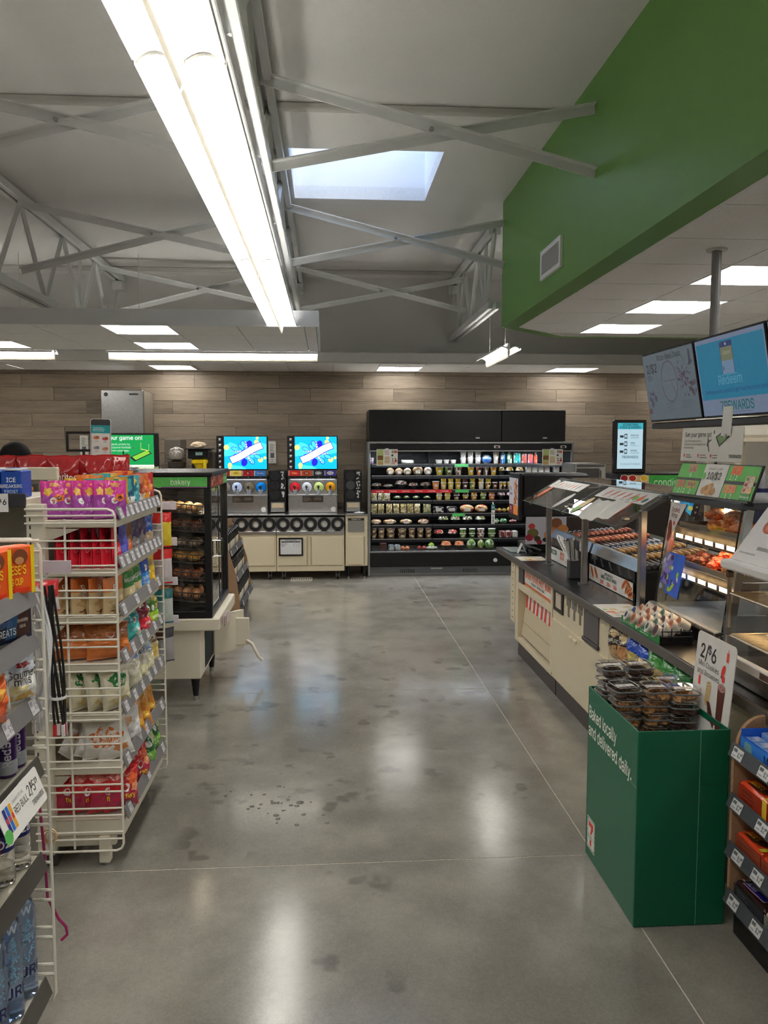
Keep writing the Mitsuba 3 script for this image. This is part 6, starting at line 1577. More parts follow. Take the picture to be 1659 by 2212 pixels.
for (a0, a1) in ((5.395, 6.46), (4.36, 5.365)):
    gp = part(k, 'slope_glass', PLANE((PX0, a0, 1.348), (PX1 - PX0, 0, 1.53 - 1.348), (0, a1 - a0, 0)), 'glass')
    part(gp, 'glass_edge', J(TUBE([(PX0, a0, 1.348), (PX0, a1, 1.348)], 0.0035, 5)), 'satin', (60, 84, 78))
    part(k, 'top_glass', PLANE((PX1, a0, 1.53), (0.35, 0, 0.0), (0, a1 - a0, 0)), 'glass')
part(k, 'top_rail', RB(PX1 - 0.01, PX1 + 0.012, 4.34, 6.47, 1.512, 1.528, 0.004), 'metal', (120, 122, 124))
part(k, 'rear_rail', RB(2.225, 2.25, 4.34, 6.47, 1.50, 1.528, 0.004), 'metal', (150, 150, 152))
for y in (6.28, 5.38, 4.37):
    part(k, 'rear_post', RB(2.45, 2.458, y - 0.016, y + 0.016, TZ + 0.001, 1.50, 0.002), 'metal', (120, 120, 122))
    part(k, 'rear_arm', RB(2.2505, 2.45, y - 0.01, y + 0.01, 1.485, 1.50, 0.003), 'metal', (120, 120, 122))
dn = np.array([PX1 - PX0, 0, 1.53 - 1.348]); dl = np.linalg.norm(dn); dn /= dl


def stick(y_hi, y_lo, u0, u1, items, lab, nm='glass_label'):
    q = thing(nm, lab, 'label')
    a = Art((PX0 + dn[0] * u0 * dl, y_hi, 1.348 + dn[2] * u0 * dl + 0.0035), (0, -1, 0), dn)
    items(a, y_hi - y_lo, (u1 - u0) * dl)
    part(q, 'print', a.mesh(), 'satin')


def strip_art(cols):
    def fn(a, w, h):
        a.rect(0, 0, w, h, (238, 236, 232))
        n = len(cols)
        for i, c in enumerate(cols):
            u = w * (0.12 + 0.78 * i / n); a.disc(u + w * .05, h * .5, h * .34, c, h * .14, rot=.9)
            a.rect(u + w * .0, h * .12, u + w * .07, h * .17, (150, 150, 146))
    return fn


stick(6.40, 5.62, 0.62, 0.90, strip_art([(120, 160, 80), (206, 110, 80), (214, 100, 80), (120, 160, 80), (220, 120, 90), (206, 110, 80), (120, 130, 140)]), 'white menu strip stuck on the far pane of the sneeze guard')
stick(5.25, 4.42, 0.60, 0.93, lambda a, w, h: (strip_art([(206, 110, 90)] * 6)(a, w * 1.0, h), a.disc(w * .74, h * .4, h * .26, (110, 180, 70), h * .2), a.disc(w * .84, h * .38, h * .26, (226, 120, 70), h * .2), a.disc(w * .93, h * .34, h * .26, (60, 100, 100), h * .2)), 'white menu strip with three ovals on the near pane of the sneeze guard')
for y, u, c, lab in ((6.28, .36, (230, 106, 54), 'orange oval label on the far pane of the sneeze guard'), (5.62, .25, (206, 204, 204), 'white oval label on the far pane of the sneeze guard'), (5.20, .25, (226, 190, 120), 'tan and green oval label on the near pane of the sneeze guard'), (4.60, .32, (232, 110, 60), 'orange oval label on the near pane, over the white paper')):
    def f(a, w, h, c=c):
        a.disc(w / 2, h / 2, h * .52, c, w * .42, rot=PI / 2)
        if c[0] == 226:
            a.disc(w / 2, h * .25, h * .22, (110, 180, 80), w * .34, rot=PI / 2)
        for i in range(3):
            a.rect(w * .3, h * (.42 + .1 * i), w * .7, h * (.46 + .1 * i), tuple(min(255, q + 22) for q in c))
    stick(y + .06, y - .06, u - .22, u + .3, f, lab, 'oval_label')
# paper sheet draped over the lower edge of the glass
U, V = np.meshgrid(np.linspace(0, 1, 15), np.linspace(0, 1, 9))
px = PX0 - 0.012 + 0.15 * V; py = 4.42 + 0.54 * U + 0.05 * V; pz = 1.356 + 0.15 * V * 0.587 + 0.012 * np.sin(U * 6) * V + 0.006 * np.sin(U * 17 + 2) + 0.02 * (1 - V) ** 3 * np.sin(U * 5 + 1) - 0.015 * (1 - V) ** 4
idx = np.arange(15 * 9).reshape(9, 15); qd = np.stack([idx[:-1, :-1], idx[:-1, 1:], idx[1:, 1:], idx[1:, :-1]], -1).reshape(-1, 4)
solo('paper_sheet', 'crumpled white paper sheet lying on the near pane of the sneeze guard', 'paper', (np.stack([px, py, pz], -1).reshape(-1, 3) + [0, 0, 0.02], np.vstack([qd[:, [0, 1, 2]], qd[:, [0, 2, 3]]])), 'matte', (238, 236, 232), True)

# hot food case
hc = thing('hot_case', 'slanted glass hot food case with lit shelves of chicken, on the counter', 'display case')
HY0, HY1, HX1 = 3.54, 4.31, 2.42
part(hc, 'base', RB(1.785, HX1, HY0, HY1, TZ + 0.001, 0.925, 0.005), 'steel')
part(hc, 'base_ledge', RB(1.76, 1.80, HY0, HY1, 0.918, 0.94, 0.004), 'metal', (190, 186, 180))
part(hc, 'deck', B(1.80, HX1, HY0 + 0.01, HY1 - 0.01, 0.926, 0.935), 'metal', (112, 124, 138))
part(hc, 'back_wall', RB(HX1 - 0.02, HX1, HY0, HY1, 0.935, 1.50, 0.003), 'satin', (74, 76, 80))
part(hc, 'roof', RB(1.86, HX1, HY0 - 0.01, HY1 + 0.01, 1.50, 1.535, 0.006), 'satin', (62, 66, 70))
part(hc, 'front_glass', PLANE((1.80, HY0 + 0.005, 0.938), (0, HY1 - HY0 - 0.01, 0), (0.075, 0, 0.565)), 'glass')
for y, nm in ((HY0, 'near'), (HY1, 'far')):
    part(hc, 'end_glass', (np.array([[1.80, y, 0.938], [HX1 - 0.02, y, 0.938], [HX1 - 0.02, y, 1.50], [1.875, y, 1.50]]), np.array([[0, 1, 2], [0, 2, 3]])), 'glass')
    part(hc, 'end_frame', J(MAP(B(0, 0.575, -0.012, 0.012, 0.0, 0.035), (1.815, y, 0.936), (0.13, 0, 0.991), (0, 1, 0), (0.991, 0, -0.13))), 'metal', (196, 200, 200))
part(hc, 'edge_seal', TUBE([(1.798, HY0, 0.94), (1.873, HY0, 1.50)], 0.004, 5), 'satin', (24, 24, 26))
part(hc, 'edge_seal', TUBE([(1.798, HY1, 0.94), (1.873, HY1, 1.50)], 0.004, 5), 'satin', (24, 24, 26))
part(hc, 'side_panel', RB(1.80, 2.0, HY0 - 0.012, HY0 - 0.002, TZ + 0.001, 1.02, 0.003), 'satin', (70, 76, 82))
for z, xf in ((1.365, 1.885), (1.170, 1.855)):
    s = part(hc, 'shelf', RB(xf, HX1 - 0.03, HY0 + 0.03, HY1 - 0.03, z - 0.04, z - 0.005, 0.004), 'metal', (150, 146, 138))
    part(s, 'valance', B(xf - 0.004, xf, HY0 + 0.03, HY1 - 0.03, z - 0.075, z - 0.004), 'metal', (150, 140, 126))
    for i in range(6):
        yy = HY0 + 0.06 + i * 0.112
        part(s, 'heat_lamp', PLANE((xf - 0.0046, yy, z - 0.064), (0, 0, 0.022), (0, 0.085, 0)), 'matte', (240, 220, 190), emit=np.array(L_HEAT) * .4, weight=0.1)
    part(s, 'under_lamp', PLANE((xf + 0.03, HY0 + .08, z - 0.0425), (0, HY1 - HY0 - .16, 0), (0.04, 0, 0)), 'matte', (240, 220, 190), emit=np.array(L_HEAT) * .6, weight=0.3)
part(hc, 'roof_lamp', MV(ELL(0.018, 0.018, 0.022, 2), 2.02, 3.96, 1.468), 'matte', (255, 230, 190), emit=(60, 44, 24), weight=0.1)
part(hc, 'lamp_socket', LATHE([(0, 0), (0.014, 0), (0.014, 0.012), (0, 0.012)], 12, (2.02, 3.96, 1.4885)), 'metal', (150, 150, 150))
FRY = [((226, 130, 60), (200, 104, 46), (238, 156, 84)), ((230, 84, 44), (200, 56, 34), (240, 110, 60)), ((214, 160, 90), (190, 130, 70), (226, 180, 120)), ((110, 50, 36), (80, 36, 28), (140, 70, 44))]


def heap(z, xa, xb, ya, yb, n, pal, what, nm, cat, grp, sd, rr=0.034, layers=2):
    r = random.Random(sd); c = 0
    for L in range(layers):
        m = n if L == 0 else n // 2
        for i in range(m):
            f = 0.0 if L == 0 else 0.2
            x, y = xa + (xb - xa) * r.uniform(f, 1 - f), ya + (yb - ya) * ((i + .5) / m * (1 - 2 * f) + f)
            k = thing(nm, f'{what}, number {i + 1} along the {["lower", "upper"][L]} layer of its heap, hot case', cat, grp)
            s = r.uniform(.8, 1.2) * rr
            m_ = MV(LUMP(s * 1.5, s, s * .8, sd * 50 + c, 0.26, 2.2, 3), 0, 0, 0, r.uniform(0, 3), r.uniform(-.4, .4))
            part(k, 'crust', mottle(MV(m_, x, y, z + s * .8 + L * rr * 1.25), pal, sd + c, 55), 'satin', smooth=True); c += 1


for z, xa, nm in ((1.361, 1.905, 'upper'), (1.166, 1.875, 'lower')):
    k = thing('steel_tray', f'shallow steel tray on the {nm} shelf of the hot case', 'tray')
    part(k, 'pan', J(B(xa, 2.36, HY0 + 0.05, HY1 - 0.05, z, z + 0.004), B(xa, xa + 0.006, HY0 + 0.05, HY1 - 0.05, z, z + 0.024), B(xa, 2.36, HY0 + 0.05, HY0 + 0.056, z, z + 0.024), B(xa, 2.36, HY1 - 0.056, HY1 - 0.05, z, z + 0.024)), 'metal', (176, 172, 164))
heap(1.367, 1.93, 2.14, 3.66, 4.22, 14, FRY[0], 'orange-brown fried chicken piece', 'chicken_piece', 'chicken', 'fried chicken on the upper shelf', 1, .036)
heap(1.172, 1.90, 2.08, 3.76, 4.02, 12, FRY[1], 'bright orange-red hot wing', 'chicken_wing', 'chicken', 'wings on the lower shelf', 2, .034)
heap(1.172, 1.90, 2.08, 4.04, 4.24, 8, FRY[3], 'dark glazed wing', 'chicken_wing', 'chicken', 'dark wings on the lower shelf', 3, .028, 1)
heap(1.172, 1.885, 2.0, 3.60, 3.74, 6, FRY[2], 'golden potato wedge', 'potato_wedge', 'wedge', 'potato wedges on the lower shelf', 4, .026)
for i, (z, y) in enumerate(((1.361, 4.0), (1.166, 3.98))):
    solo('blue_sign', f'small blue card standing behind the chicken on the {"upper" if i == 0 else "lower"} shelf of the hot case', 'card', RB(2.24, 2.246, y, y + 0.11, z + 0.006, z + 0.13, 0.001), 'satin', (60, 110, 196))
# printed pennants on the hot case glass
tn = np.array([0.075, 0, 0.565]); tn = tn / np.linalg.norm(tn)
k = thing('pennant', 'white three-cornered smoked-wings pennant on the hot case glass', 'sign')
a = Art(np.array([1.80, 4.29, 0.938]) + tn * 0.29 + np.array([-0.004, 0, 0]), (0, -1, 0), tn)
a.poly([(0.0, 0.265), (0.19, 0.265), (0.0, 0.0)], (234, 230, 228)).text('Smoked', 0.02, 0.215, 0.024, (110, 50, 40), True, 0.8).text('Wings', 0.025, 0.185, 0.024, (110, 50, 40), True, 0.8).disc(.035, .12, .024, (130, 60, 40), .05, rot=.2).disc(.03, .08, .02, (150, 70, 50), .03).disc(.075, .155, .012, (220, 90, 70))
part(k, 'print', a.mesh(), 'satin')
k = thing('sticker_sheet', 'blue and yellow splash-pattern sticker sheet on the hot case glass', 'sticker')
a = Art(np.array([1.80, 4.26, 0.938]) + tn * 0.09 + np.array([-0.004, 0, 0]), (0.0, -1, 0.0), tn)
a.poly([(0.06, -0.02), (0.22, -0.03), (0.245, 0.2), (0.05, 0.2)], (60, 110, 226)).poly([(0.0, 0.03), (0.07, 0.02), (0.12, 0.19), (0.02, 0.19)], (150, 140, 220))
r = random.Random(12)
for i in range(26):
    a.disc(r.uniform(0.0, .2), r.uniform(0, .18), r.uniform(.01, .028), [(190, 220, 70), (70, 50, 130), (235, 235, 250), (90, 80, 200), (170, 180, 230)][i % 5], r.uniform(.008, .016), rot=r.uniform(0, 3))
part(k, 'print', a.mesh(), 'satin')

# green price board and white sign on the hot case
k = thing('price_board', 'green price board with food pictures in a black frame on the hot case', 'price board')
bo, be = np.array([1.845, 4.235, 1.537]), np.array([0.05, -0.70, 0.0]); be /= np.linalg.norm(be)
bu = np.array([0.33, 0.02, 0.944]); bu = bu - be * np.dot(bu, be); bu /= np.linalg.norm(bu); bn = np.cross(be, bu)
W, H = 0.715, 0.172
part(k, 'back_plate', MAP(RB(-0.006, W + 0.006, -0.006, H + 0.006, -0.012, 0, 0.003), bo, be, bu, bn), 'satin', (24, 24, 26))
part(k, 'foot_rail', MAP(RB(-0.01, W + 0.01, -0.012, 0.004, -0.02, 0.016, 0.003), bo, be, bu, bn), 'satin', (18, 18, 20))
a = Art(bo, be, bu)
GN = (92, 186, 82)
a.rect(0, 0, .235, .082, GN).rect(0, .095, .255, H, GN).rect(.46, 0, W, .078, GN).rect(.46, .095, W, H, GN).rect(.245, -.0, .455, H + .002, (238, 236, 234))
for u, v, w, h, c in ((.09, .125, .08, .045, (196, 150, 130)), (.02, .04, .085, .04, (186, 120, 80)), (.125, .04, .085, .04, (190, 150, 90)), (.49, .125, .085, .046, (226, 120, 60)), (.475, .034, .10, .042, (222, 160, 100))):
    a.rect(u, v, u + w, v + h, c)
    r = random.Random(int(u * 100))
    for i in range(9):
        a.disc(u + r.uniform(.012, w - .012), v + r.uniform(.01, h - .01), .011, tuple(int(q * r.uniform(.6, 1.15)) if q * 1.15 < 255 else q for q in c), .007, rot=r.uniform(0, 3))
for s_, u, v, h in (('5', .12, .101, .02), ('2 | 3', .05, .012, .024), ('2', .16, .012, .024), ('1 | 2', .49, .101, .022), ('1  2', .50, .006, .024)):
    a.text(s_, u, v, h, (240, 250, 236), True)
a.text('10/$2', .35, .095, .036, (60, 60, 62), True, .9, 'c').text('Delicate Try a Deal', .35, .145, .010, (90, 90, 90), False, 1, 'c').disc(.262, .11, .014, (110, 190, 90), .02)
for u, v, rr, c in ((.30, .035, .024, (190, 140, 80)), (.34, .03, .026, (206, 160, 100)), (.38, .033, .024, (180, 126, 66)), (.34, .055, .022, (214, 170, 110)), (.36, .065, .015, (196, 150, 90)), (.32, .05, .018, (170, 116, 60))):
    a.disc(u, v, rr, c, rr * .8)
a.rect(.625, .0, .70, .04, (50, 140, 60)).text('Dip it your way!', .6625, .018, .0105, (235, 245, 235), True, .7, 'c').rect(.625, .04, .70, .125, (214, 170, 140))
for i, c in enumerate(((190, 80, 80), (226, 180, 70), (170, 60, 50), (226, 214, 190), (90, 130, 70), (214, 200, 170))):
    a.disc(.643 + .038 * (i % 2), .055 + .027 * (i // 2), .016, (238, 232, 224), .012).disc(.643 + .038 * (i % 2), .055 + .027 * (i // 2), .013, c, .0095)
part(k, 'print', a.mesh(), 'satin')
k = thing('promo_sign', 'white landscape sign reading Get your game on, above the green price board', 'sign')
so, se = np.array([1.915, 4.30, 1.712]), np.array([0.045, -0.57, 0.0]); se /= np.linalg.norm(se); su = np.array([0.06, 0, 1.0]); su /= np.linalg.norm(su); sn = np.cross(se, su)
W, H = 0.57, 0.176
part(k, 'board', MAP(RB(0, W, 0, H, -0.004, 0, 0.001), so, se, su, sn), 'satin', (236, 234, 230))
part(k, 'pole', MAP(B(.33, .345, -.19, 0.06, -0.012, -0.005), so, se, su, sn), 'satin', (30, 30, 32))
a = Art(so, se, su)
a.text('Get your game on!', .03, .128, .023, (60, 58, 58), True, .95).text('Earn 7Rewards points by', .03, .100, .012, (110, 108, 106), False, .9).text('playing exclusive football activities', .03, .083, .012, (110, 108, 106), False, .9).text('from your app.', .03, .066, .012, (110, 108, 106), False, .9)
a.poly([(.33, .125), (.42, .168), (.455, .125), (.37, .075)], (50, 56, 50)).poly([(.345, .125), (.42, .158), (.442, .125), (.372, .086)], (120, 150, 100))
a.disc(.315, .15, .006, (70, 60, 56), .009).disc(.262, .128, .005, (50, 50, 50)).poly([(.258, .12), (.268, .12), (.27, .09), (.285, .05), (.278, .05), (.264, .08), (.258, .075)], (50, 50, 50)).poly([(.265, .105), (.295, .115), (.294, .108), (.266, .096)], (50, 50, 50))
for u, s_ in ((.03, 'Download the 7-Eleven app'), (.17, 'Tap the banner'), (.29, 'Enter the code')):
    a.disc(u + .01, .03, .009, (206, 90, 80)).lines(u + .025, .015, u + .1, .038, 2, (120, 116, 114), int(u * 100))
a.text('7REWARDS', .46, .022, .016, (60, 60, 60), True, .9)
part(k, 'print', a.mesh(), 'satin')
k = thing('white_card', 'blank white card clipped upright above the promo sign', 'card')
part(k, 'card', MAP(RB(.385, .47, .13, .275, 0.004, 0.006, 0.0008), so, se, su, sn), 'satin', (226, 226, 226))
part(k, 'clip', MAP(B(.42, .435, .12, .14, 0.0005, 0.012), so, se, su, sn), 'satin', (200, 200, 200))

# heated rack at the near right
hr = thing('warming_rack', 'white-topped countertop warming rack with wire shelves at the right edge', 'warming rack')
RX0, RX1, RY0, RY1 = 1.60, 2.20, 2.35, 3.17
part(hr, 'top_tray', RB(RX0 - 0.01, RX1, RY0, RY1, 1.30, 1.338, 0.008), 'satin', (236, 234, 234))
po, pe, pu = np.array([RX0 + 0.03, RY1 - 0.01, 1.3405]), np.array([0.0, -1.0, 0.0]), np.array([0.58, 0.0, 0.81])
part(hr, 'picture_board', MAP(RB(0, RY1 - RY0 - 0.02, 0, 0.30, -0.005, 0, 0.001), po, pe, pu, np.cross(pe, pu)), 'satin', (236, 234, 236))
a = Art(po, pe, pu); a.disc(.12, .17, .05, (190, 96, 70), .035).disc(.13, .165, .04, (214, 130, 96), .02).disc(.12, .19, .03, (160, 70, 50), .015).rect(.13, .06, .35, .075, (150, 150, 150)).lines(.03, .03, .15, .045, 1, (180, 180, 184), 2)
a.build(hr, 'picture')
for x, y in ((RX0 + 0.02, RY1 - 0.03), (RX0 + 0.02, RY0 + 0.03), (RX1 - 0.03, RY1 - 0.03), (RX1 - 0.03, RY0 + 0.03)):
    p = part(hr, 'post', RB(x - 0.007, x + 0.007, y - 0.007, y + 0.007, TZ + 0.001, 1.30, 0.002), 'metal', (150, 150, 150))
    for z in (1.265, 1.03, 0.955):
        part(p, 'collar', RB(x - 0.012, x + 0.012, y - 0.012, y + 0.012, z, z + 0.03, 0.003), 'satin', (14, 14, 15))
for z in (1.20, 1.03):
    ws = [TUBE([(RX0 + 0.02, RY0 + 0.03, z), (RX0 + 0.02, RY1 - 0.03, z), (RX1 - 0.03, RY1 - 0.03, z), (RX1 - 0.03, RY0 + 0.03, z), (RX0 + 0.02, RY0 + 0.03, z)], 0.005, 6)]
    for i in range(34):
        y = RY0 + 0.05 + i * (RY1 - RY0 - 0.1) / 33
        ws.append(TUBE([(RX0 + 0.02, y, z + 0.004), (RX1 - 0.03, y, z + 0.004)], 0.0028, 5))
    part(hr, 'wire_shelf', J(*ws), 'metal', (176, 166, 150))
    part(hr, 'shelf_lamp', PLANE((RX0 + 0.2, RY0 + 0.1, z + 0.062), (0, RY1 - RY0 - 0.2, 0), (0.06, 0, 0)), 'matte', (240, 220, 190), emit=np.array(L_HEAT) * 0.22, weight=0.15)
    part(hr, 'lamp_bar', RB(RX0 + 0.19, RX0 + 0.27, RY0 + 0.05, RY1 - 0.05, z + 0.064, z + 0.09, 0.004), 'satin', (60, 60, 62))
part(hr, 'front_pane', PLANE((RX0 + 0.003, RY0 + 0.03, 0.96), (0, RY1 - RY0 - 0.06, 0), (0, 0, 0.33)), 'glass')
part(hr, 'base', RB(RX0 + 0.02, RX1, RY0, RY1, TZ + 0.001, 0.93, 0.006), 'metal', (120, 118, 116))
part(hr, 'front_strip', RB(RX0 - 0.012, RX0 + 0.019, RY0, RY1, 0.93, 0.968, 0.004), 'satin', (232, 230, 230))
part(hr, 'badge', B(RX0 - 0.0145, RX0 - 0.012, 2.74, 2.83, 0.937, 0.960), 'satin', (90, 66, 60))
part(hr, 'back_panel', RB(RX1 - 0.015, RX1, RY0 + 0.045, RY1 - 0.045, 0.945, 1.30, 0.003), 'satin', (96, 88, 84))
solo('white_box', 'white box on the steel counter edge at the right', 'carton', RB(1.585, 1.5995, 2.3, 2.62, TZ + 0.001, 0.89, 0.003), 'satin', (232, 230, 230))

# creamer cups in a rack
ct = thing('creamer_tray', 'black wire tray with a green label, full of white cups, on the counter edge', 'tray')
CXA, CXB, CYA, CYB = 1.575, 1.735, 3.70, 4.20
part(ct, 'tray', J(B(CXA, CXB, CYA, CYB, TZ + 0.001, TZ + 0.008), B(CXA, CXA + 0.005, CYA, CYB, TZ + 0.001, TZ + 0.035), B(CXA, CXB, CYA, CYA + 0.005, TZ + 0.001, TZ + 0.03), B(CXB - 0.005, CXB, CYA, CYB, TZ + 0.001, TZ + 0.06)), 'satin', (22, 22, 24))
gs = part(ct, 'green_strip', B(CXA - 0.003, CXA - 0.0005, CYA, CYB, TZ - 0.004, TZ + 0.036), 'satin', (40, 130, 66))
a = Art((CXA - 0.0032, CYB, TZ - 0.004), (0, -1, 0), (0, 0, 1)); a.text('COFFEE CREAMERS', .03, .014, .014, (200, 235, 205), True, .8).disc(.21, .022, .01, (220, 240, 222)).lines(.26, .008, .44, .032, 2, (180, 220, 190), 4); a.build(gs, 'lettering')
for i in range(4):
    part(ct, 'end_wire', TUBE([(CXA + 0.01 + i * 0.045, CYA - 0.004, TZ + 0.01), (CXA + 0.01 + i * 0.045, CYA - 0.006, TZ + 0.075)], 0.0028, 5), 'satin', (20, 22, 34))
for z in (0.035, 0.06):
    part(ct, 'end_wire', TUBE([(CXA + 0.003, CYA - 0.005, TZ + z), (CXB - 0.003, CYA - 0.005, TZ + z)], 0.0028, 5), 'satin', (20, 22, 34))
LIDC = [(40, 60, 130), (190, 110, 60), (176, 90, 56), (70, 110, 90), (90, 40, 36), (206, 110, 70)]
for r_ in range(4):
    for c_ in range(5):
        x = CXA + 0.024 + r_ * 0.037; y = CYA + 0.05 + c_ * 0.095
        z = TZ + 0.043 + 0.012 * r_
        k = thing('creamer_cup', f'white creamer cup on its side, {ORD[4 - c_]} from the far end, {ORD[r_]} row of the tray', 'cup', 'creamer cups in the tray')
        m = LATHE([(0, -0.028), (0.024, -0.028), (0.031, 0.024), (0.033, 0.026), (0.033, 0.029), (0, 0.029)], 18)
        m = MV(m, 0, 0, 0, -0.12, 0, -PI / 2 + 0.42)
        part(k, 'cup', MV(m, x, y, z), 'satin', (236, 230, 222), 40)
        li = LIDC[(4 - c_ + (r_ > 1)) % 6] if r_ < 3 else LIDC[(c_ + 1) % 6]
        m2 = MV(LATHE([(0, 0.0295), (0.029, 0.0295), (0.029, 0.031), (0, 0.031)], 18), 0, 0, 0, -0.12, 0, -PI / 2 + 0.42)
        part(k, 'foil_lid', MV(m2, x, y, z), 'satin', (232, 228, 222) if (r_ + c_) % 3 == 1 else li)
        m3_ = MV(LATHE([(0, 0.0312), (0.017, 0.0312), (0.017, 0.0316), (0, 0.0316)], 14), 0, 0, 0, -0.12, 0, -PI / 2 + 0.42)
        part(k, 'lid_print', MV(m3_, x, y, z), 'satin', tuple(int(q * .62) for q in li))

# ------------------------------------------------------------------ screens over the counter, kitchen behind
def screen_frame(y0, y1):
    t0, t1, b0, b1 = (2.12, 2.40), (2.12, 2.40), (2.20, 1.951), (2.20, 1.951)
    return np.array([2.20, y1, 1.951]), np.array([0, -1.0, 0]), np.array([-0.08, 0, 0.449])


for i, (ya, yb) in enumerate(((4.652, 5.415), (3.868, 4.632), (3.085, 3.848))):
    k = thing('menu_screen', ['far hanging menu screen showing pizza meal deals', 'blue hanging menu screen with a phone picture, upper right', 'near hanging menu screen at the right edge'][i], 'screen', None)
    o, e, u = screen_frame(ya, yb); L = np.linalg.norm(u); u = u / L; n_ = np.cross(e, u); W = yb - ya
    part(k, 'case', MAP(RB(0, W, 0, L, -0.05, 0, 0.004), o, e, u, n_), 'satin', (22, 24, 30))
    part(k, 'mount', MAP(RB(W * .3, W * .7, L * .3, L * .8, -0.09, -0.05, 0.004), o, e, u, n_), 'satin', (40, 40, 42))
    a = Art(o + e * 0.008 + u * 0.012, e, u); W -= 0.016; L -= 0.024
    if i == 0:
        a.rect(0, 0, W, L, (122, 134, 142))
        a.text('Pizza Meal Deals', W * .54, L * .88, .034, (72, 78, 84), True, .95, 'c').text('2/$2', W * .05, L * .72, .055, (66, 70, 76), True, 1).lines(W * .05, L * .6, W * .2, L * .69, 3, (96, 106, 112), 3)
        a.disc(W * .5, L * .55, .12, (112, 110, 118), .135).disc(W * .5, L * .55, .108, (126, 136, 144), .122).rect(W * .4, L * .56, W * .62, L * .575, (112, 114, 122)).poly([(W * .52, L * .56), (W * .6, L * .36), (W * .61, L * .37), (W * .53, L * .565)], (108, 108, 116))
        r = random.Random(8)
        for q in range(44):
            an = r.uniform(0, 6.28); rr = r.uniform(.02, .12)
            a.disc(W * .78 + rr * .75 * math.cos(an), L * .56 + rr * 1.1 * math.sin(an), r.uniform(.008, .018), [(106, 86, 104), (112, 100, 112), (92, 78, 96)][q % 3], .006, rot=an)
        for q in range(16):
            a.disc(W * .13 + r.uniform(-.06, .06), L * .28 + r.uniform(-.06, .06), .018, [(108, 96, 116), (96, 84, 104)][q % 2], .007, rot=r.uniform(0, 3))
            a.disc(W * .92 + r.uniform(-.04, .04), L * .42 + r.uniform(-.04, .04), .014, [(110, 92, 100), (90, 76, 84)][q % 2], .009, rot=r.uniform(0, 3))
        a.disc(W * .93, L * .84, .012, (84, 80, 92), .05).disc(W * .93, L * .76, .03, (80, 76, 88), .008, rot=.4)
        a.lines(W * .4, L * .12, W * .56, L * .24, 3, (108, 118, 126), 5, .25).lines(W * .68, L * .14, W * .92, L * .26, 4, (106, 116, 124), 6, .25).rect(W * .01, L * .10, W * .07, L * .18, (120, 84, 96))
        a.glow(k, 'picture', 0.34)
    else:
        a.rect(0, 0, W, L, (136, 150, 178)).rect(0.012, L * .21, W - 0.012, L * .945, (46, 140, 176))
        if i == 1:
            a.poly([(W * .38, L * .52), (W * .56, L * .52), (W * .56, L * .92), (W * .38, L * .92)], (62, 72, 120)).rect(W * .385, L * .68, W * .555, L * .85, (136, 140, 110)).rect(W * .385, L * .515, W * .555, L * .68, (132, 160, 190)).rect(W * .35, L * .50, W * .59, L * .508, (110, 176, 200)).disc(W * .47, L * .885, .008, (190, 200, 210)).text('REDEEM', W * .47, L * .755, .018, (176, 180, 150), True, .8, 'c').rect(W * .40, L * .56, W * .41, L * .61, (70, 80, 100))
            a.text('Redeem', W * .47, L * .39, .05, (96, 172, 200), True, 1, 'c').text('Redeem your points to get free food and drinks!', W * .54, L * .285, .022, (44, 96, 150), True, 1.02, 'c')
            a.text('7REWARDS', W * .52, L * .06, .05, (40, 120, 120), True, .95, 'c').rect(W * .345, L * .055, W * .353, L * .175, (150, 60, 60)).rect(W * .35, L * .03, W * .72, L * .037, (110, 124, 150))
        a.glow(k, 'picture', 0.40)
k = thing('screen_rail', 'black rail with ceiling pole carrying the hanging menu screens', 'mount')
part(k, 'rail', RB(2.215, 2.335, 3.0, 5.44, 1.905, 1.945, 0.006), 'satin', (48, 46, 46))
part(k, 'back_rail', RB(2.27, 2.33, 3.0, 5.44, 2.05, 2.36, 0.006), 'satin', (40, 40, 42))
for y in (4.75, 3.3):
    p = part(k, 'pole', CYL((2.30, y, 2.36), (2.30, y, GZ + 0.0), 0.028, 14), 'satin', (110, 110, 110))
    part(p, 'flange', LATHE([(0, 0), (0.06, 0), (0.06, 0.012), (0, 0.012)], 18, (2.30, y, GZ - 0.013)), 'satin', (186, 186, 184))

k = thing('condiment_station', 'dark condiment station with green and picture front band, behind the counter', 'counter')
part(k, 'body', RB(3.46, 5.2, 9.45, 10.1, 0.0, 1.27, 0.01), 'satin', (44, 38, 36))
part(k, 'hood', RB(3.44, 5.22, 9.40, 10.1, 1.27, 1.455, 0.008), 'satin', (30, 28, 28))
a = Art((3.47, 9.399, 1.28), (1, 0, 0), (0, 0, 1))
a.rect(0, 0, .34, .155, (206, 170, 120)).rect(.34, 0, 1.72, .155, (62, 160, 66)).text('condiments', .40, .03, .085, (226, 240, 222), False, .8)
for u, v, c in ((.04, .12, (150, 30, 40)), (.14, .12, (176, 40, 36)), (.28, .12, (226, 180, 50)), (.05, .03, (196, 130, 60)), (.16, .03, (110, 40, 36)), (.27, .02, (176, 60, 40))):
    a.disc(u, v, .05, (236, 226, 210), .04).disc(u, v, .043, c, .034)
a.build(k, 'front_print')
k = thing('kiosk_screen', 'tall lit order screen in a black frame, on the condiment station', 'screen')
part(k, 'case', RB(3.40, 3.80, 9.48, 9.54, 1.4565, 2.09, 0.01), 'satin', BLK)
a = Art((3.445, 9.479, 1.51), (1, 0, 0), (0, 0, 1)); W, H = .31, .545
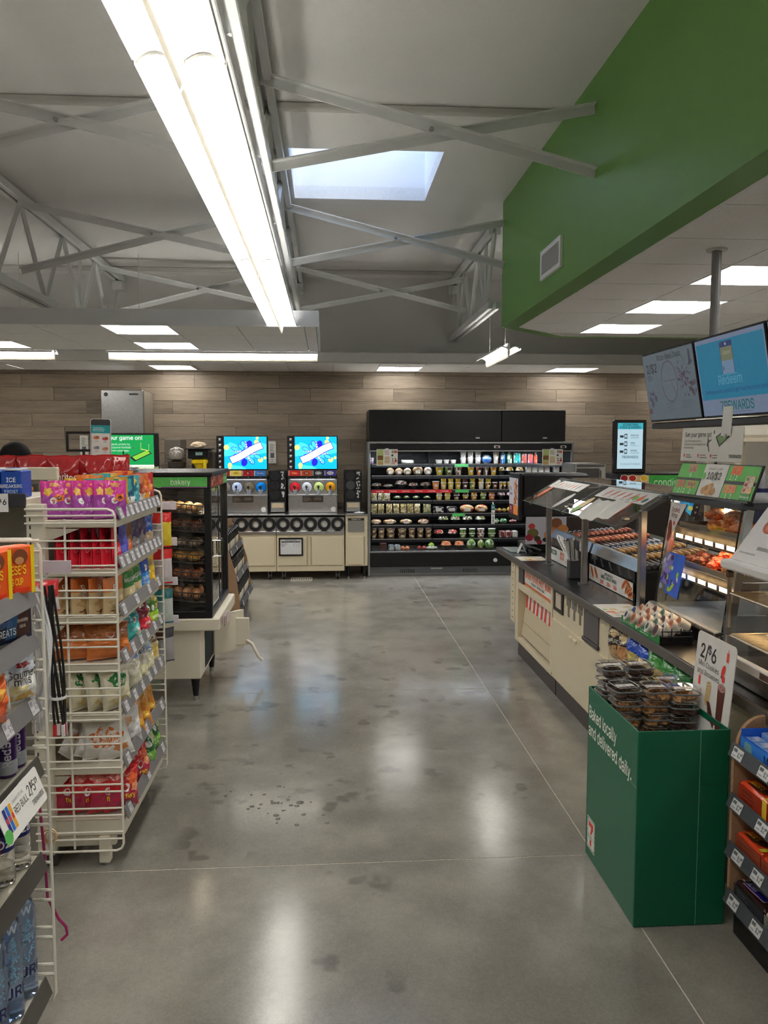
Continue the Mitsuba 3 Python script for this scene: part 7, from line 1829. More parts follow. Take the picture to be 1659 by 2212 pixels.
a.rect(0, 0, W, H, (184, 214, 226)).rect(0, H - .075, W, H, (60, 176, 190)).text('SCORE FREE', W / 2, H - .034, .026, (20, 60, 70), True, .9, 'c').text('FOOD & DRINKS', W / 2, H - .066, .026, (20, 60, 70), True, .9, 'c')
for i in range(3):
    v = .37 - i * .09
    a.rect(.03, v, .075, v + .028, (50, 56, 66)).rect(.085, v - .012, .12, v + .045, (40, 44, 54)).rect(.09, v, .115, v + .034, (170, 200, 212)).text(['REGISTER', 'EARN', 'REDEEM'][i], .16, v + .018, .018, (80, 100, 112), True, .8).lines(.16, v - .012, .27, v + .01, 2, (140, 166, 178), i)
a.text('7REWARDS', W / 2, .125, .03, (80, 110, 120), True, .9, 'c').text('ConnectOneBank', .04, .045, .024, (110, 136, 150), False, .9)
a.glow(k, 'picture', .8)
k = thing('microwave', 'steel microwave on a dark stand behind the counter', 'microwave')
part(k, 'stand', RB(2.76, 3.16, 9.0, 9.6, 0.0, 1.30, 0.01), 'satin', (50, 46, 44))
part(k, 'housing', RB(2.78, 3.14, 8.98, 9.5, 1.302, 1.585, 0.008), 'steel')
part(k, 'vent_band', B(2.80, 3.12, 8.974, 8.981, 1.545, 1.572), 'satin', (70, 68, 66))
part(k, 'door', RB(2.80, 3.06, 8.97, 8.98, 1.32, 1.53, 0.004), 'satin', (60, 58, 56))
part(k, 'handle', CYL((3.075, 8.955, 1.34), (3.075, 8.955, 1.51), 0.008, 8), 'chrome', (210, 210, 210))
k = thing('back_shelf', 'cream utility shelf with bottles behind the food counter', 'shelf unit')
for x in (3.32, 3.62):
    for y in (6.4, 6.9):
        part(k, 'post', RB(x, x + 0.04, y, y + 0.04, 0, 1.82, 0.004), 'satin', (206, 196, 172))
for z in (0.3, 0.9, 1.3, 1.82):
    part(k, 'board', RB(3.30, 3.68, 6.38, 6.96, z, z + 0.035, 0.004), 'satin', (210, 200, 178))
for i in range(3):
    q = thing('clear_bottle', f'clear bottle with dark band on the utility shelf, {ORD[i]} from the left', 'bottle', 'bottles on the utility shelf')
    part(q, 'bottle', LATHE([(0, 0), (0.04, 0), (0.042, 0.16), (0.016, 0.22), (0.016, 0.25), (0, 0.25)], 14, (3.42 + i * 0.095, 6.5, 1.3365)), 'gloss', (150, 152, 156), 40)
    part(q, 'band', LATHE([(0.0425, 0.06), (0.0435, 0.06), (0.0435, 0.10), (0.0425, 0.10)], 14, (3.42 + i * 0.095, 6.5, 1.3365)), 'satin', (40, 44, 90))
k = thing('ice_chest', 'white plastic chest with a red latch on the utility shelf', 'ice chest')
part(k, 'body', RB(3.31, 3.67, 6.39, 6.93, 1.857, 1.99, 0.02), 'satin', (226, 220, 206))
part(k, 'lid', RB(3.22, 3.70, 6.38, 6.95, 1.99, 2.03, 0.012), 'satin', (232, 228, 216))
part(k, 'latch', RB(3.52, 3.55, 6.372, 6.38, 1.97, 2.03, 0.003), 'satin', (180, 40, 40))
k = thing('prep_table', 'dark steel kitchen table behind the food counter', 'table')
part(k, 'top', RB(2.70, 3.25, 3.0, 8.4, 0.86, 0.90, 0.006), 'metal', (150, 150, 152))
for x in (2.74, 3.2):
    for y in (3.1, 5.7, 8.3):
        part(k, 'leg', CYL((x, y, 0), (x, y, 0.86), 0.02, 8), 'metal', (150, 150, 150))
part(k, 'shelf', RB(2.72, 3.23, 3.05, 8.35, 0.25, 0.28, 0.004), 'metal', (130, 130, 132))
# ------------------------------------------------------------------ green cardboard bin of baked goods
bn_ = thing('dump_bin', 'tall dark green cardboard bin with white lettering, full of clear cookie boxes', 'display bin')
DX0, DX1, DY0, DY1, DZ = 1.128, 1.474, 2.815, 3.383, 0.752
GNB, GND = (14, 92, 66), (16, 84, 62)
t_ = 0.007
part(bn_, 'front_wall', RB(DX0, DX1, DY0, DY0 + t_, 0.002, DZ, 0.002), 'satin', GNB)
part(bn_, 'back_wall', RB(DX0, DX1, DY1 - t_, DY1, 0.002, DZ, 0.002), 'satin', GNB)
lw = part(bn_, 'side_wall', RB(DX0, DX0 + t_, DY0 + t_, DY1 - t_, 0.002, DZ, 0.002), 'satin', GNB)
part(bn_, 'side_wall', RB(DX1 - t_ + .006, DX1 + .006, DY0 + t_, DY1 - t_, 0.002, DZ, 0.002), 'satin', GNB)
part(bn_, 'inner_tray', B(DX0 + t_ + .001, DX1 - t_ - .001, DY0 + t_ + .001, DY1 - t_ - .001, 0.600, 0.606), 'matte', (40, 60, 50))
part(bn_, 'fold_seam', B(1.363, 1.3655, DY0 - 0.0006, DY0 + 0.001, 0.004, DZ - 0.002), 'matte', (96, 150, 124))
part(bn_, 'fold_seam', B(1.3655, DX1 - 0.002, DY0 - 0.0004, DY0 + 0.001, 0.545, 0.547), 'matte', (30, 70, 56))
part(bn_, 'fold_seam', B(DX0 - 0.0005, DX0 + 0.001, DY0 + 0.002, DY0 + 0.09, 0.536, 0.538), 'matte', (120, 150, 130))
part(bn_, 'fold_seam', B(DX0 - 0.0005, DX0 + 0.001, DY1 - 0.05, DY1 - 0.004, 0.53, 0.532), 'matte', (90, 120, 104))
a = Art((DX0 - 0.0003, DY1 - 0.001, 0.0), (0, -1, 0), (0, 0, 1))
for t_x, t_v, t_w in (('Baked locally', 0.622, 0.335), ('and delivered daily.', 0.545, 0.50)):
    a.text(t_x, 0.012, t_v, 0.052, (222, 226, 216), True, t_w / TXT(t_x, 0.052, True)[0][:, 0].max())
a.build(lw, 'lettering')
a = Art((DX0 - 0.0003, DY1 - 0.0, 0.0), (0, -1, 0), (0, 0, 1))
u0, v0, w_, h_ = 0.022, 0.045, 0.10, 0.14
a.rect(u0, v0, u0 + w_, v0 + h_, (220, 222, 214)).rect(u0 + .004, v0 + .005, u0 + w_ - .004, v0 + h_ - .005, (22, 80, 56)).rect(u0 + .008, v0 + .009, u0 + w_ - .008, v0 + h_ - .009, (226, 226, 220))
a.poly([(u0 + .018, v0 + .122), (u0 + .08, v0 + .122), (u0 + .08, v0 + .10), (u0 + .058, v0 + .075), (u0 + .058, v0 + .018), (u0 + .036, v0 + .018), (u0 + .036, v0 + .06), (u0 + .052, v0 + .10), (u0 + .018, v0 + .10)], (206, 50, 44)).rect(u0 + .03, v0 + .045, u0 + .066, v0 + .07, (226, 226, 220)).text('ELEVEn', u0 + .012, v0 + .048, .015, (20, 110, 66), True, .8)
a.build(lw, 'emblem')


def rounded(w, d, r, n=5):
    return np.array(sbox(-w / 2 + r, -d / 2 + r, w / 2 - r, d / 2 - r).buffer(r, quad_segs=n).exterior.coords)[:-1]


def loft(rings, cap0=False, cap1=False):
    n = len(rings[0]); v = np.vstack(rings); f = []
    for i in range(len(rings) - 1):
        for j in range(n):
            p, q = i * n + j, i * n + (j + 1) % n
            f += [[p, q, q + n], [p, q + n, p + n]]
    if cap0:
        f += [[0, j + 1, j] for j in range(1, n - 1)]
    if cap1:
        o = (len(rings) - 1) * n; f += [[o, o + j, o + j + 1] for j in range(1, n - 1)]
    return v, np.array(f)


def ring(w, d, r, z):
    p = rounded(w, d, r); return np.column_stack([p, np.full(len(p), z)])


def cookie_box(x, y, z, rz, kind, label, sd, full=True, sticker=True):
    """clear tray with a rimmed lid; cookies or brownies inside"""
    k = thing('cookie_box', label, 'box', 'clear boxes of cookies and brownies')
    w, d = 0.118, 0.130
    P = lambda m: MV(m, x, y, z, rz)
    part(k, 'tray', P(loft([ring(w * .84, d * .84, .02, 0.0), ring(w * .92, d * .92, .025, .034)], True)), 'clear')
    part(k, 'rim', P(loft([ring(w * .93, d * .93, .026, .034), ring(w, d, .03, .0345), ring(w, d, .03, .039), ring(w * .93, d * .93, .026, .0405)])), 'film', (104, 106, 108), 50)
    part(k, 'lid', P(loft([ring(w * .92, d * .92, .026, .0405), ring(w * .86, d * .86, .024, .053), ring(w * .80, d * .80, .022, .0545)], False, True)), 'clear')
    part(k, 'lid_ridge', P(TUBE(np.vstack([ring(w * .82, d * .82, .022, .0548), ring(w * .82, d * .82, .022, .0548)[:1]]), 0.0013, 4)), 'film', (176, 178, 180))
    if full:
        r = random.Random(sd)
        pal = [(166, 116, 70), (196, 150, 100), (110, 70, 44)] if kind == 'cookie' else [(52, 32, 26), (66, 42, 34), (40, 26, 22)]
        for i in range(5):
            cx_, cy_ = [(-.026, -.03), (.026, -.03), (-.026, .028), (.026, .028), (0, 0)][i]
            m = LUMP(.026, .026, .009 if kind == 'cookie' else .013, sd * 9 + i, .12, 2.2, 3)
            m = MV(m, cx_ + r.uniform(-.004, .004), cy_ + r.uniform(-.004, .004), (.016 if i < 4 else .034), r.uniform(0, 3), r.uniform(-.5, .5) if kind == 'cookie' else 0, r.uniform(-.4, .4) if kind == 'cookie' else 0)
            m = P(m)
            part(k, kind, mottle(m, pal, sd + i, 90), 'satin', smooth=True)
    if sticker:
        a = Art(P((np.array([[-.044, -.036, .0552]]), None))[0][0], (math.cos(rz), math.sin(rz), 0), (-math.sin(rz), math.cos(rz), 0))
        a.rect(0, 0, .075, .03, (234, 230, 228)).rect(.005, .006, .022, .024, (190, 184, 186)).rect(.026, .008, .044, .022, (150, 146, 150)).lines(.048, .005, .072, .026, 4, (176, 170, 174), sd)
        a.build(k, 'sticker')


near = [(1.200, 3.148, .06), (1.318, 3.135, -.05), (1.418, 3.10, -.12)]
back = [(1.196, 3.295, .05), (1.315, 3.31, .02), (1.414, 3.265, -.08)]
kinds = {(0, 2): 'brownie', (0, 1): 'cookie', (0, 0): 'cookie', (1, 2): 'cookie', (1, 1): 'cookie', (1, 0): 'cookie', (2, 2): 'cookie', (2, 1): 'brownie', (2, 0): 'brownie'}
COLN = ['left', 'middle', 'right']; LEVN = ['bottom', 'lower', 'middle', 'top']
for c, (x, y, rz) in enumerate(near):
    for L in range(4):
        kd = kinds.get((c, L - 1), 'cookie')
        cookie_box(x + .004 * ((L * 7 + c) % 3 - 1), y + .004 * ((L + c) % 2), .6075 + .0555 * L, rz + .05 * ((L % 2) * 2 - 1), kd, f'clear box of {"brownies" if kd == "brownie" else "cookies"}, {LEVN[L]} of the front {COLN[c]} stack in the bin', 10 * c + L)
for c, (x, y, rz) in enumerate(back):
    for L in range(5 if c < 2 else 4):
        if L < 2:
            continue
        kd = 'brownie' if c < 2 else 'cookie'
        cookie_box(x + .003 * (L % 2), y + .002 * (L % 3), .6075 + .0535 * L, rz, kd, f'clear box of {"brownies" if kd == "brownie" else "cookies"}, {["", "", "lower", "second highest", "top"][L]} of the back {COLN[c]} stack in the bin', 50 + 10 * c + L)
for i, (x, y) in enumerate(((1.20, 2.92), (1.33, 2.90))):
    cookie_box(x, y, .6075, .03, 'brownie', f'clear box low in the bin\'s front, {"left" if i == 0 else "right"} one', 90 + i)
k = thing('cookie_sign', 'white price sign 2/$6 Mini Cookies and Brownies standing in the green bin', 'sign')
so, se, su = np.array([1.463, 3.145, 0.608]), np.array([0.0, -1.0, 0.0]), np.array([0.085, 0, 1.0]); su /= np.linalg.norm(su)
W, H = 0.31, 0.445
rp = rounded(W, H, .02); part(k, 'board', MAP(EXT(Polygon(rp + [W / 2, H / 2]), 0.003, -0.003), so, se, su, np.cross(se, su)), 'satin', (236, 234, 232))
a = Art(so, se, su)
a.text('2/', .03, .345, .055, (44, 40, 40), True, .95).text('$', .098, .37, .032, (44, 40, 40), True).text('6', .122, .345, .055, (44, 40, 40), True)
a.text('Mini Cookies', .028, .312, .021, (70, 66, 66), False, .98).text('and Brownies', .028, .28, .021, (70, 66, 66), False, .98)
CH, BRN = (206, 180, 130), (84, 46, 40)
for pts, cc in (([(.115, .255), (.155, .255), (.15, .19), (.13, .17), (.112, .18)], CH), ([(.13, .19), (.155, .19), (.205, .12), (.20, .10), (.15, .14)], BRN), ([(.205, .27), (.262, .27), (.255, .10), (.225, .07), (.212, .13)], BRN), ([(.20, .08), (.225, .085), (.235, .02), (.215, .015)], CH)):
    a.poly(pts, cc)
a.disc(.135, .255, .021, (222, 200, 156), .013).disc(.234, .27, .029, (176, 130, 126), .016)
for u, v in ((.125, .258), (.14, .262), (.145, .25), (.13, .248), (.225, .272), (.245, .268)):
    a.disc(u, v, .003, (60, 40, 34))
for u, v in ((.045, .235), (.245, .375)):
    a.rect(u, v, u + .018, v + .035, (226, 90, 76)).rect(u + .008, v + .035, u + .012, v + .05, (226, 90, 76))
a.disc(.232, .335, .013, (222, 70, 62), .026, rot=-.4).disc(.238, .305, .012, (222, 70, 62), .014).disc(.222, .31, .006, (60, 50, 50), .004)
a.disc(.07, .20, .012, (60, 60, 66), .004, rot=-.4).disc(.074, .216, .005, (200, 170, 170), .009)
a.build(k, 'lettering')

# ------------------------------------------------------------------ candy rack in front of the counter, right edge
cr = thing('candy_rack', 'narrow wooden-sided rack of candy boxes with price rails, at the lower right edge', 'rack')
KX, KY = 1.425, 2.715
prof = [(KX + 0.015, 0.14), (1.598, 0.14), (1.598, 0.79), (1.552, 0.80), (1.552, 0.835)] + [(1.552 - 0.10 * math.sin(q), 0.725 + 0.11 * math.cos(q)) for q in np.linspace(0.15, 1.45, 8)] + [(KX + 0.015, 0.70)]
for y in (KY, 1.6):
    part(cr, 'side_panel', MAP(EXT(prof, 0.018), (0, y + 0.018, 0), (1, 0, 0), (0, 0, 1), (0, -1, 0)), 'mdf')
part(cr, 'back_panel', RB(1.588, 1.598, 1.62, KY, 0.14, 0.79, 0.002), 'mdf')
part(cr, 'base', RB(1.485, 1.598, 1.6, KY + 0.05, 0.0, 0.138, 0.004), 'satin', (22, 22, 24))
part(cr, 'base_board', RB(KX + 0.03, 1.598, 1.6, KY + 0.018, 0.139, 0.152, 0.002), 'satin', (26, 26, 28))
KZ = [0.715, 0.53, 0.352, 0.175]
for i, z in enumerate(KZ):
    s = part(cr, 'shelf', RB(KX + 0.012, 1.587, 1.62, KY - 0.002, z - 0.012, z, 0.002), 'satin', (36, 36, 38))
    rail(s, KX + 0.01, 1.63, KY - 0.004, z - 0.004, -1, 60 + i, 7, 0.046, (70, 74, 80))
CG = 'candy on the wooden rack'


def candy(name, label, x0, x1, y0, y1, z0, z1, col, art=None, side=None, seed=0, lump=True, mat='film'):
    k = thing(name, label, 'candy', CG)
    v, f = sub(RB(x0, x1, y0, y1, z0, z1, 0.008), 3)
    if lump:
        v = v + (meshkit.fbm(v * 55 + seed * 3.3, 2, seed)[:, None] - 0.5) * np.array([0.006, 0.006, 0.008])
    part(k, 'wrapper', (v, f), mat, col, smooth=30)
    for o, e, u, fn in ((np.array([x0, y1, z1 + 0.003]), (0, -1, 0), (1, 0, 0), art), (np.array([x0 - 0.003, y1, z0]), (0, -1, 0), (0, 0, 1), side)):
        if fn:
            a = Art(o, e, u); fn(a, y1 - y0, (x1 - x0) if u[0] else (z1 - z0)); part(k, 'print', a.mesh(), 'satin')
    return k


def reese(a, w, h):
    a.rect(w * .86, 0, w, h, (240, 206, 60)).poly([(w * .14, h * .2), (w * .5, h * .14), (w * .72, h * .3), (w * .80, h * .9), (w * .4, h * .7)], (70, 36, 24))
    a.text('REESE\'S', w * .15, h * .35, h * .36, (250, 200, 40), True, w / h * .19, rot=.10)


def cups_side(a, w, h):
    a.rect(0, 0, w, h * .9, (150, 50, 30)).lines(w * .15, h * .1, w * .7, h * .8, 4, (90, 36, 26), 3, .3).rect(w * .85, 0, w, h, (236, 200, 60))


# top shelf: tray of mints and gum boxes
k = thing('mint_tray', 'open blue cardboard tray of blue-white mint packs, top of the candy rack', 'tray')
part(k, 'tray', J(B(1.452, 1.585, 2.44, 2.695, KZ[0] + .001, KZ[0] + .006), B(1.452, 1.456, 2.44, 2.695, KZ[0] + .001, KZ[0] + .062), B(1.581, 1.585, 2.44, 2.695, KZ[0] + .001, KZ[0] + .095), B(1.452, 1.585, 2.691, 2.695, KZ[0] + .001, KZ[0] + .085), B(1.452, 1.585, 2.44, 2.444, KZ[0] + .001, KZ[0] + .085)), 'satin', (34, 96, 206))
a = Art((1.4515, 2.695, KZ[0]), (0, -1, 0), (0, 0, 1)); a.rect(.0, .0, .24, .06, (60, 130, 226)).text('MINTS', .15, .02, .026, (20, 40, 100), True).poly([(.02, .008), (.08, .012), (.07, .05), (.03, .05)], (120, 170, 180)); a.build(k, 'print')
for r_ in range(2):
    for c_ in range(4):
        q = thing('mint_pack', f'blue and white mint pack, {ORD[c_]} from the far end, {"front" if r_ == 0 else "back"} row of the blue tray', 'mints', 'mint packs in the blue tray')
        x0, y1 = 1.459 + r_ * .062, 2.688 - c_ * .06
        part(q, 'pack', RB(x0, x0 + .056, y1 - .053, y1, KZ[0] + .0065, KZ[0] + .058 + .014 * r_, 0.003), 'gloss', (120, 160, 222))
        a = Art((x0, y1, KZ[0] + .058 + .014 * r_), (0, -1, 0), (1, 0, 0)); a.rect(.004, .004, .05, .05, (150, 184, 234)).rect(.008, .028, .03, .046, (206, 206, 232)).rect(.032, .02, .048, .034, (226, 206, 222)).lines(.008, .008, .04, .02, 2, (90, 110, 170), c_); a.build(q, 'print')
for i, (y1, cc, lab) in enumerate(((2.435, (150, 40, 66), 'maroon'), (2.34, (40, 90, 96), 'teal'), (2.245, (190, 60, 50), 'red'))):
    candy('gum_box', f'{lab} and white gum box on the top shelf of the candy rack', 1.452, 1.56, y1 - .088, y1, KZ[0] + .001, KZ[0] + .068, (206, 210, 200), lambda a, w, h, cc=cc: (a.rect(0, 0, w, h, cc), a.rect(w * .1, h * .2, w * .9, h * .75, (226, 214, 218)), a.lines(w * .3, h * .3, w * .7, h * .65, 3, (170, 160, 170), 2)), lambda a, w, h, cc=cc: (a.rect(0, h * .86, w, h, cc), a.text('ALTOIDS', w * .5, h * .32, h * .34, (90, 92, 90), True, .55, 'c')), i, False, 'satin')
# second shelf: orange peanut butter cup packs; third the same; bottom: dark bars
for i, (y1, x0, dz) in enumerate(((2.66, 1.45, 0), (2.60, 1.515, .012), (2.44, 1.45, 0), (2.40, 1.515, .012), (2.22, 1.45, 0))):
    candy('peanut_butter_cups', f'orange king-size peanut butter cup pack, {ORD[i]} on the second shelf of the candy rack', x0, x0 + .062, y1 - .155, y1 + .03, KZ[1] + .001, KZ[1] + .085 + dz, (232, 74, 36), reese, cups_side, i)
for i, (y1, x0, dz) in enumerate(((2.67, 1.45, 0), (2.65, 1.515, .012), (2.50, 1.45, -.005), (2.46, 1.515, .006), (2.30, 1.45, -.01))):
    candy('peanut_butter_cups', f'yellow-ended orange peanut butter cup pack, {ORD[i]} on the candy rack\'s third shelf', x0, x0 + .062, y1 - .14, y1 + .025, KZ[2] + .001, KZ[2] + .075 + dz, (226, 76, 40), reese, lambda a, w, h: (a.rect(0, 0, w, h * .88, (140, 66, 46)), a.lines(w * .1, h * .1, w * .8, h * .7, 3, (110, 50, 40), 3, .3)), 10 + i)


def snick(a, w, h):
    a.poly([(w * .16, h * .18), (w * .8, h * .30), (w * .84, h * .78), (w * .2, h * .72)], (226, 222, 226)).poly([(w * .17, h * .22), (w * .79, h * .33), (w * .82, h * .74), (w * .21, h * .68)], (40, 44, 140))
    a.text('SNICKERS', w * .2, h * .34, h * .26, (232, 230, 240), True, w / h * .145, rot=.08).text('2', w * .03, h * .35, h * .4, (226, 226, 226), True)
    a.poly([(w * .16, h * .12), (w * .8, h * .25), (w * .8, h * .29), (w * .16, h * .17)], (150, 30, 44))


for i, (y1, x0) in enumerate(((2.675, 1.45), (2.665, 1.515), (2.475, 1.45), (2.455, 1.515), (2.27, 1.45))):
    wh = i in (2, 3, 4)
    candy('chocolate_bars', f'{"white" if wh else "dark brown"} chocolate bar pack with blue lettering, {ORD[i]} on the candy rack\'s bottom shelf', x0, x0 + .062, y1 - .175, y1 + .02, KZ[3] + .001, KZ[3] + .07 + (.008 if x0 > 1.5 else 0), (206, 200, 184) if wh else (46, 28, 28), snick, lambda a, w, h, wh=wh: a.rect(0, 0, w, h * .86, (120, 120, 112) if wh else (50, 50, 56)).lines(w * .1, h * .2, w * .6, h * .7, 3, (90, 90, 92), 3, .3), 20 + i)
for i, (y, z, lab) in enumerate(((2.215, 0.365, 'upper'), (2.23, 0.19, 'lower'))):
    k = thing('shelf_talker', f'white price card clipped to the candy rack at the right edge, {lab} one', 'price card', 'price cards on the candy rack')
    part(k, 'card', RB(KX - 0.022, KX - 0.019, y - .12, y, z - .06, z + .02, .001), 'satin', (236, 236, 236))
    part(k, 'clip', RB(KX - 0.019, KX - 0.012, y - .06, y - .03, z - .01, z + .006, .001), 'satin', (220, 220, 220))
    a = Art((KX - 0.0221, y, z - .06), (0, -1, 0), (0, 0, 1)); a.text('MIX & MATCH', .012, .055, .010, (70, 70, 74), True).text('2/$3', .02, .02, .024, (50, 50, 54), True); a.build(k)

# ------------------------------------------------------------------ near shelf unit at the left edge
ng = thing('drink_gondola', 'white shelf unit of candy and bottled drinks with wire end panel, left edge', 'shelf unit')
NX, NY0, NY1 = -0.852, 1.0, 2.405
NZS = [1.382, 1.252, 1.065, 0.872, 0.578, 0.185]
part(ng, 'back_panel', RB(-1.24, -1.225, NY0, NY1, 0.1, 1.36, 0.004), 'satin', (190, 184, 170))
part(ng, 'upright', RB(-1.25, -1.19, NY1 - .05, NY1, 0.0, 1.45, 0.004), 'satin', SHELFC)
part(ng, 'base', RB(-1.22, -0.91, NY0, NY1 - .02, 0.0, 0.09, 0.004), 'satin', (70, 68, 66))
for i, z in enumerate(NZS):
    s = part(ng, 'shelf', RB(-1.22, NX - 0.014, NY0, NY1 - .012, z - .03, z, 0.004), 'satin', SHELFC)
    rail(s, NX - 0.012, NY0, NY1 - .012, z - 0.033, 1, 80 + i, [0, 0, 9, 0, 0, 0][i], 0.052, RAIL if i < 3 else (72, 70, 66))
wire_panel(ng, -1.22, -0.840, NY1 + 0.008, 0.10, 1.524, [1.49 - k * 0.118 for k in range(12)], 0.0048)
DG = 'goods on the shelf unit at the left edge'


def carton(name, label, x, y, z, w, d, h, rz, col, fronts, cat='candy', mat='film', lump=0.0, seed=0):
    """upright pack; its printed face looks along local -y"""
    k = thing(name, label, cat, DG)
    v, f = sub(RB(-w / 2, w / 2, -d / 2, d / 2, 0, h, 0.005), 3)
    if lump:
        v = v + (meshkit.fbm(v * 40 + seed * 2.7, 2, seed)[:, None] - 0.5) * lump
    M = lambda m: MV(m, x, y, z, rz)
    part(k, 'wrapper', M((v, f)), mat, col, smooth=30)
    a = Art((-w / 2, -d / 2 - 0.0015 - lump * .35, 0), (1, 0, 0), (0, 0, 1)); fronts(a, w, h)
    part(k, 'print', M(a.mesh()), 'satin')
    return k


def reese_box(a, w, h):
    a.rect(0, 0, w * .12, h, (246, 214, 40)).rect(w * .9, 0, w, h, (246, 214, 40)).disc(w * .62, h * .78, w * .2, (120, 66, 40), h * .16).disc(w * .6, h * .7, w * .12, (196, 140, 90), h * .08).text('REESE\'S', w * .18, h * .42, h * .18, (250, 206, 50), True, w / h * .6).text('BIG CUP', w * .24, h * .2, h * .14, (250, 214, 50), True, w / h * .55).rect(w * .2, h * .05, w * .85, h * .13, (226, 60, 30))


for i, (x, y, rz) in enumerate(((-0.885, 2.30, 1.0), (-0.905, 2.19, 1.05), (-0.915, 2.09, 1.1), (-0.925, 1.98, 1.1))):
    carton('peanut_butter_cups', f'orange and yellow peanut butter cup pack, {ORD[i]} on the top shelf, left edge', x, y, NZS[0] + .0015, .12, .045, .135, rz, (236, 96, 36), reese_box, 'candy', 'film', .006, i)


def treats(a, w, h):
    a.rect(0, 0, w, h, (24, 34, 60)).poly([(w * .3, h * .1), (w * .62, h * .1), (w * .7, h * .9), (w * .4, h * .9)], (40, 90, 140)).poly([(w * .58, h * .1), (w * .95, h * .1), (w * .97, h * .9), (w * .66, h * .9)], (70, 40, 40)).text('KRISPIES', w * .08, h * .5, h * .16, (90, 130, 190), True, .7).text('TREATS', w * .06, h * .2, h * .22, (236, 240, 245), True, .8).text('chocolatey', w * .62, h * .55, h * .12, (225, 215, 210), True, .6).text('chunk', w * .68, h * .36, h * .12, (225, 215, 210), True, .6)


for i, (x, y, rz) in enumerate(((-0.90, 2.29, 1.25), (-0.92, 2.12, 1.3), (-0.93, 1.95, 1.3))):
    carton('crispy_bar', f'dark blue crispy chocolate treat bar, {ORD[i]} from far end, second shelf, left edge', x, y, NZS[1] + .0015, .155, .04, .088, rz, (20, 50, 110), treats, 'candy', 'gloss', .008, 20 + i)
gour = painter((206, 214, 228), (236, 236, 234), .62, [(.5, .1, .4, .12, (222, 180, 80)), (.35, .3, .3, .08, (240, 225, 170)), (.55, .76, .2, .05, (150, 30, 40))], crimp=(214, 218, 228), seed=3)
for i, (x, y, rz) in enumerate(((-0.885, 2.315, .95), (-0.91, 2.19, .9), (-0.925, 2.05, 1.0))):
    bag('cookie_bag', f'pale blue and cream cookie bag, {ORD[i]} from far end, third shelf, left edge', .12, .15, .065, x, y, NZS[2] + .004, rz, 400 + i, gour, False, [('Gourmet', .5, .6, .022, (50, 46, 50), .8, False), ('minis', .5, .46, .022, (50, 46, 50), .8, False)], None, DG)
bag('cookie_bag', 'orange foil bag at the left edge, third shelf', .12, .13, .06, -.875, 2.10, NZS[2] + .004, 1.2, 405, painter((220, 100, 40), (206, 84, 40), .5, [(.5, .7, .3, .14, (240, 180, 60))], crimp=(220, 120, 60), seed=4), False, [], None, DG)


def bottle(nm, label, x, y, z, prof, mat, col, band, cap, n=24, cat='bottle', texts=(), inner=None):
    k = thing(nm, label, cat, DG)
    part(k, 'bottle', LATHE(prof, n, (x, y, z)), mat, col, 40)
    for (r, z0, z1, c) in band:
        part(k, 'label_band', LATHE([(r, z0), (r, z1)], n, (x, y, z)), 'satin', c, True)
    if cap:
        part(k, 'cap', LATHE(cap[0], n, (x, y, z)), 'satin', cap[1], 40)
    for (s, r, zc, hh, c, ang, vert) in texts:
        m = TXT(s, hh, True); p = m[0][:, :2]
        if vert:
            p = np.column_stack([-p[:, 1] + hh / 2, p[:, 0]])
        else:
            p = p - [p[:, 0].max() / 2, 0]
        th = ang + p[:, 0] / r
        part(k, 'lettering', (np.column_stack([x + (r + .0006) * np.cos(th), y + (r + .0006) * np.sin(th), z + zc + p[:, 1]]), m[1]), 'satin', c)
    return k


CAN = [(0, 0), (.024, 0), (.0285, .008), (.0285, .137), (.024, .150), (.024, .154), (0, .154)]
for i, (x, y, c) in enumerate(((-0.905, 2.345, (62, 30, 92)), (-0.905, 2.275, (62, 30, 92)), (-0.93, 2.20, (30, 120, 60)), (-0.935, 2.13, (62, 30, 92)))):
    bottle('energy_can', f'{"green" if c[1] > 100 else "purple"} tall energy drink can, {ORD[i]} from the far end, shelf under the cookie bags', x, y, NZS[3] + .001, CAN, 'gloss', c, [(.0288, .125, .13, (110, 170, 230)), (.0288, .01, .05, (176, 180, 190))], ([(.0, .1545), (.024, .1545), (.021, .159), (0, .158)], (120, 180, 230)), 24, 'can', [('RedBull', .029, .03, .022, (222, 216, 230), -1.15, True)])
WB = [(0, 0.003), (.028, 0), (.037, .008), (.037, .05), (.0345, .056), (.037, .062), (.037, .1), (.035, .15), (.037, .156), (.036, .185), (.017, .235), (.0135, .24), (.0135, .258), (0, .258)]
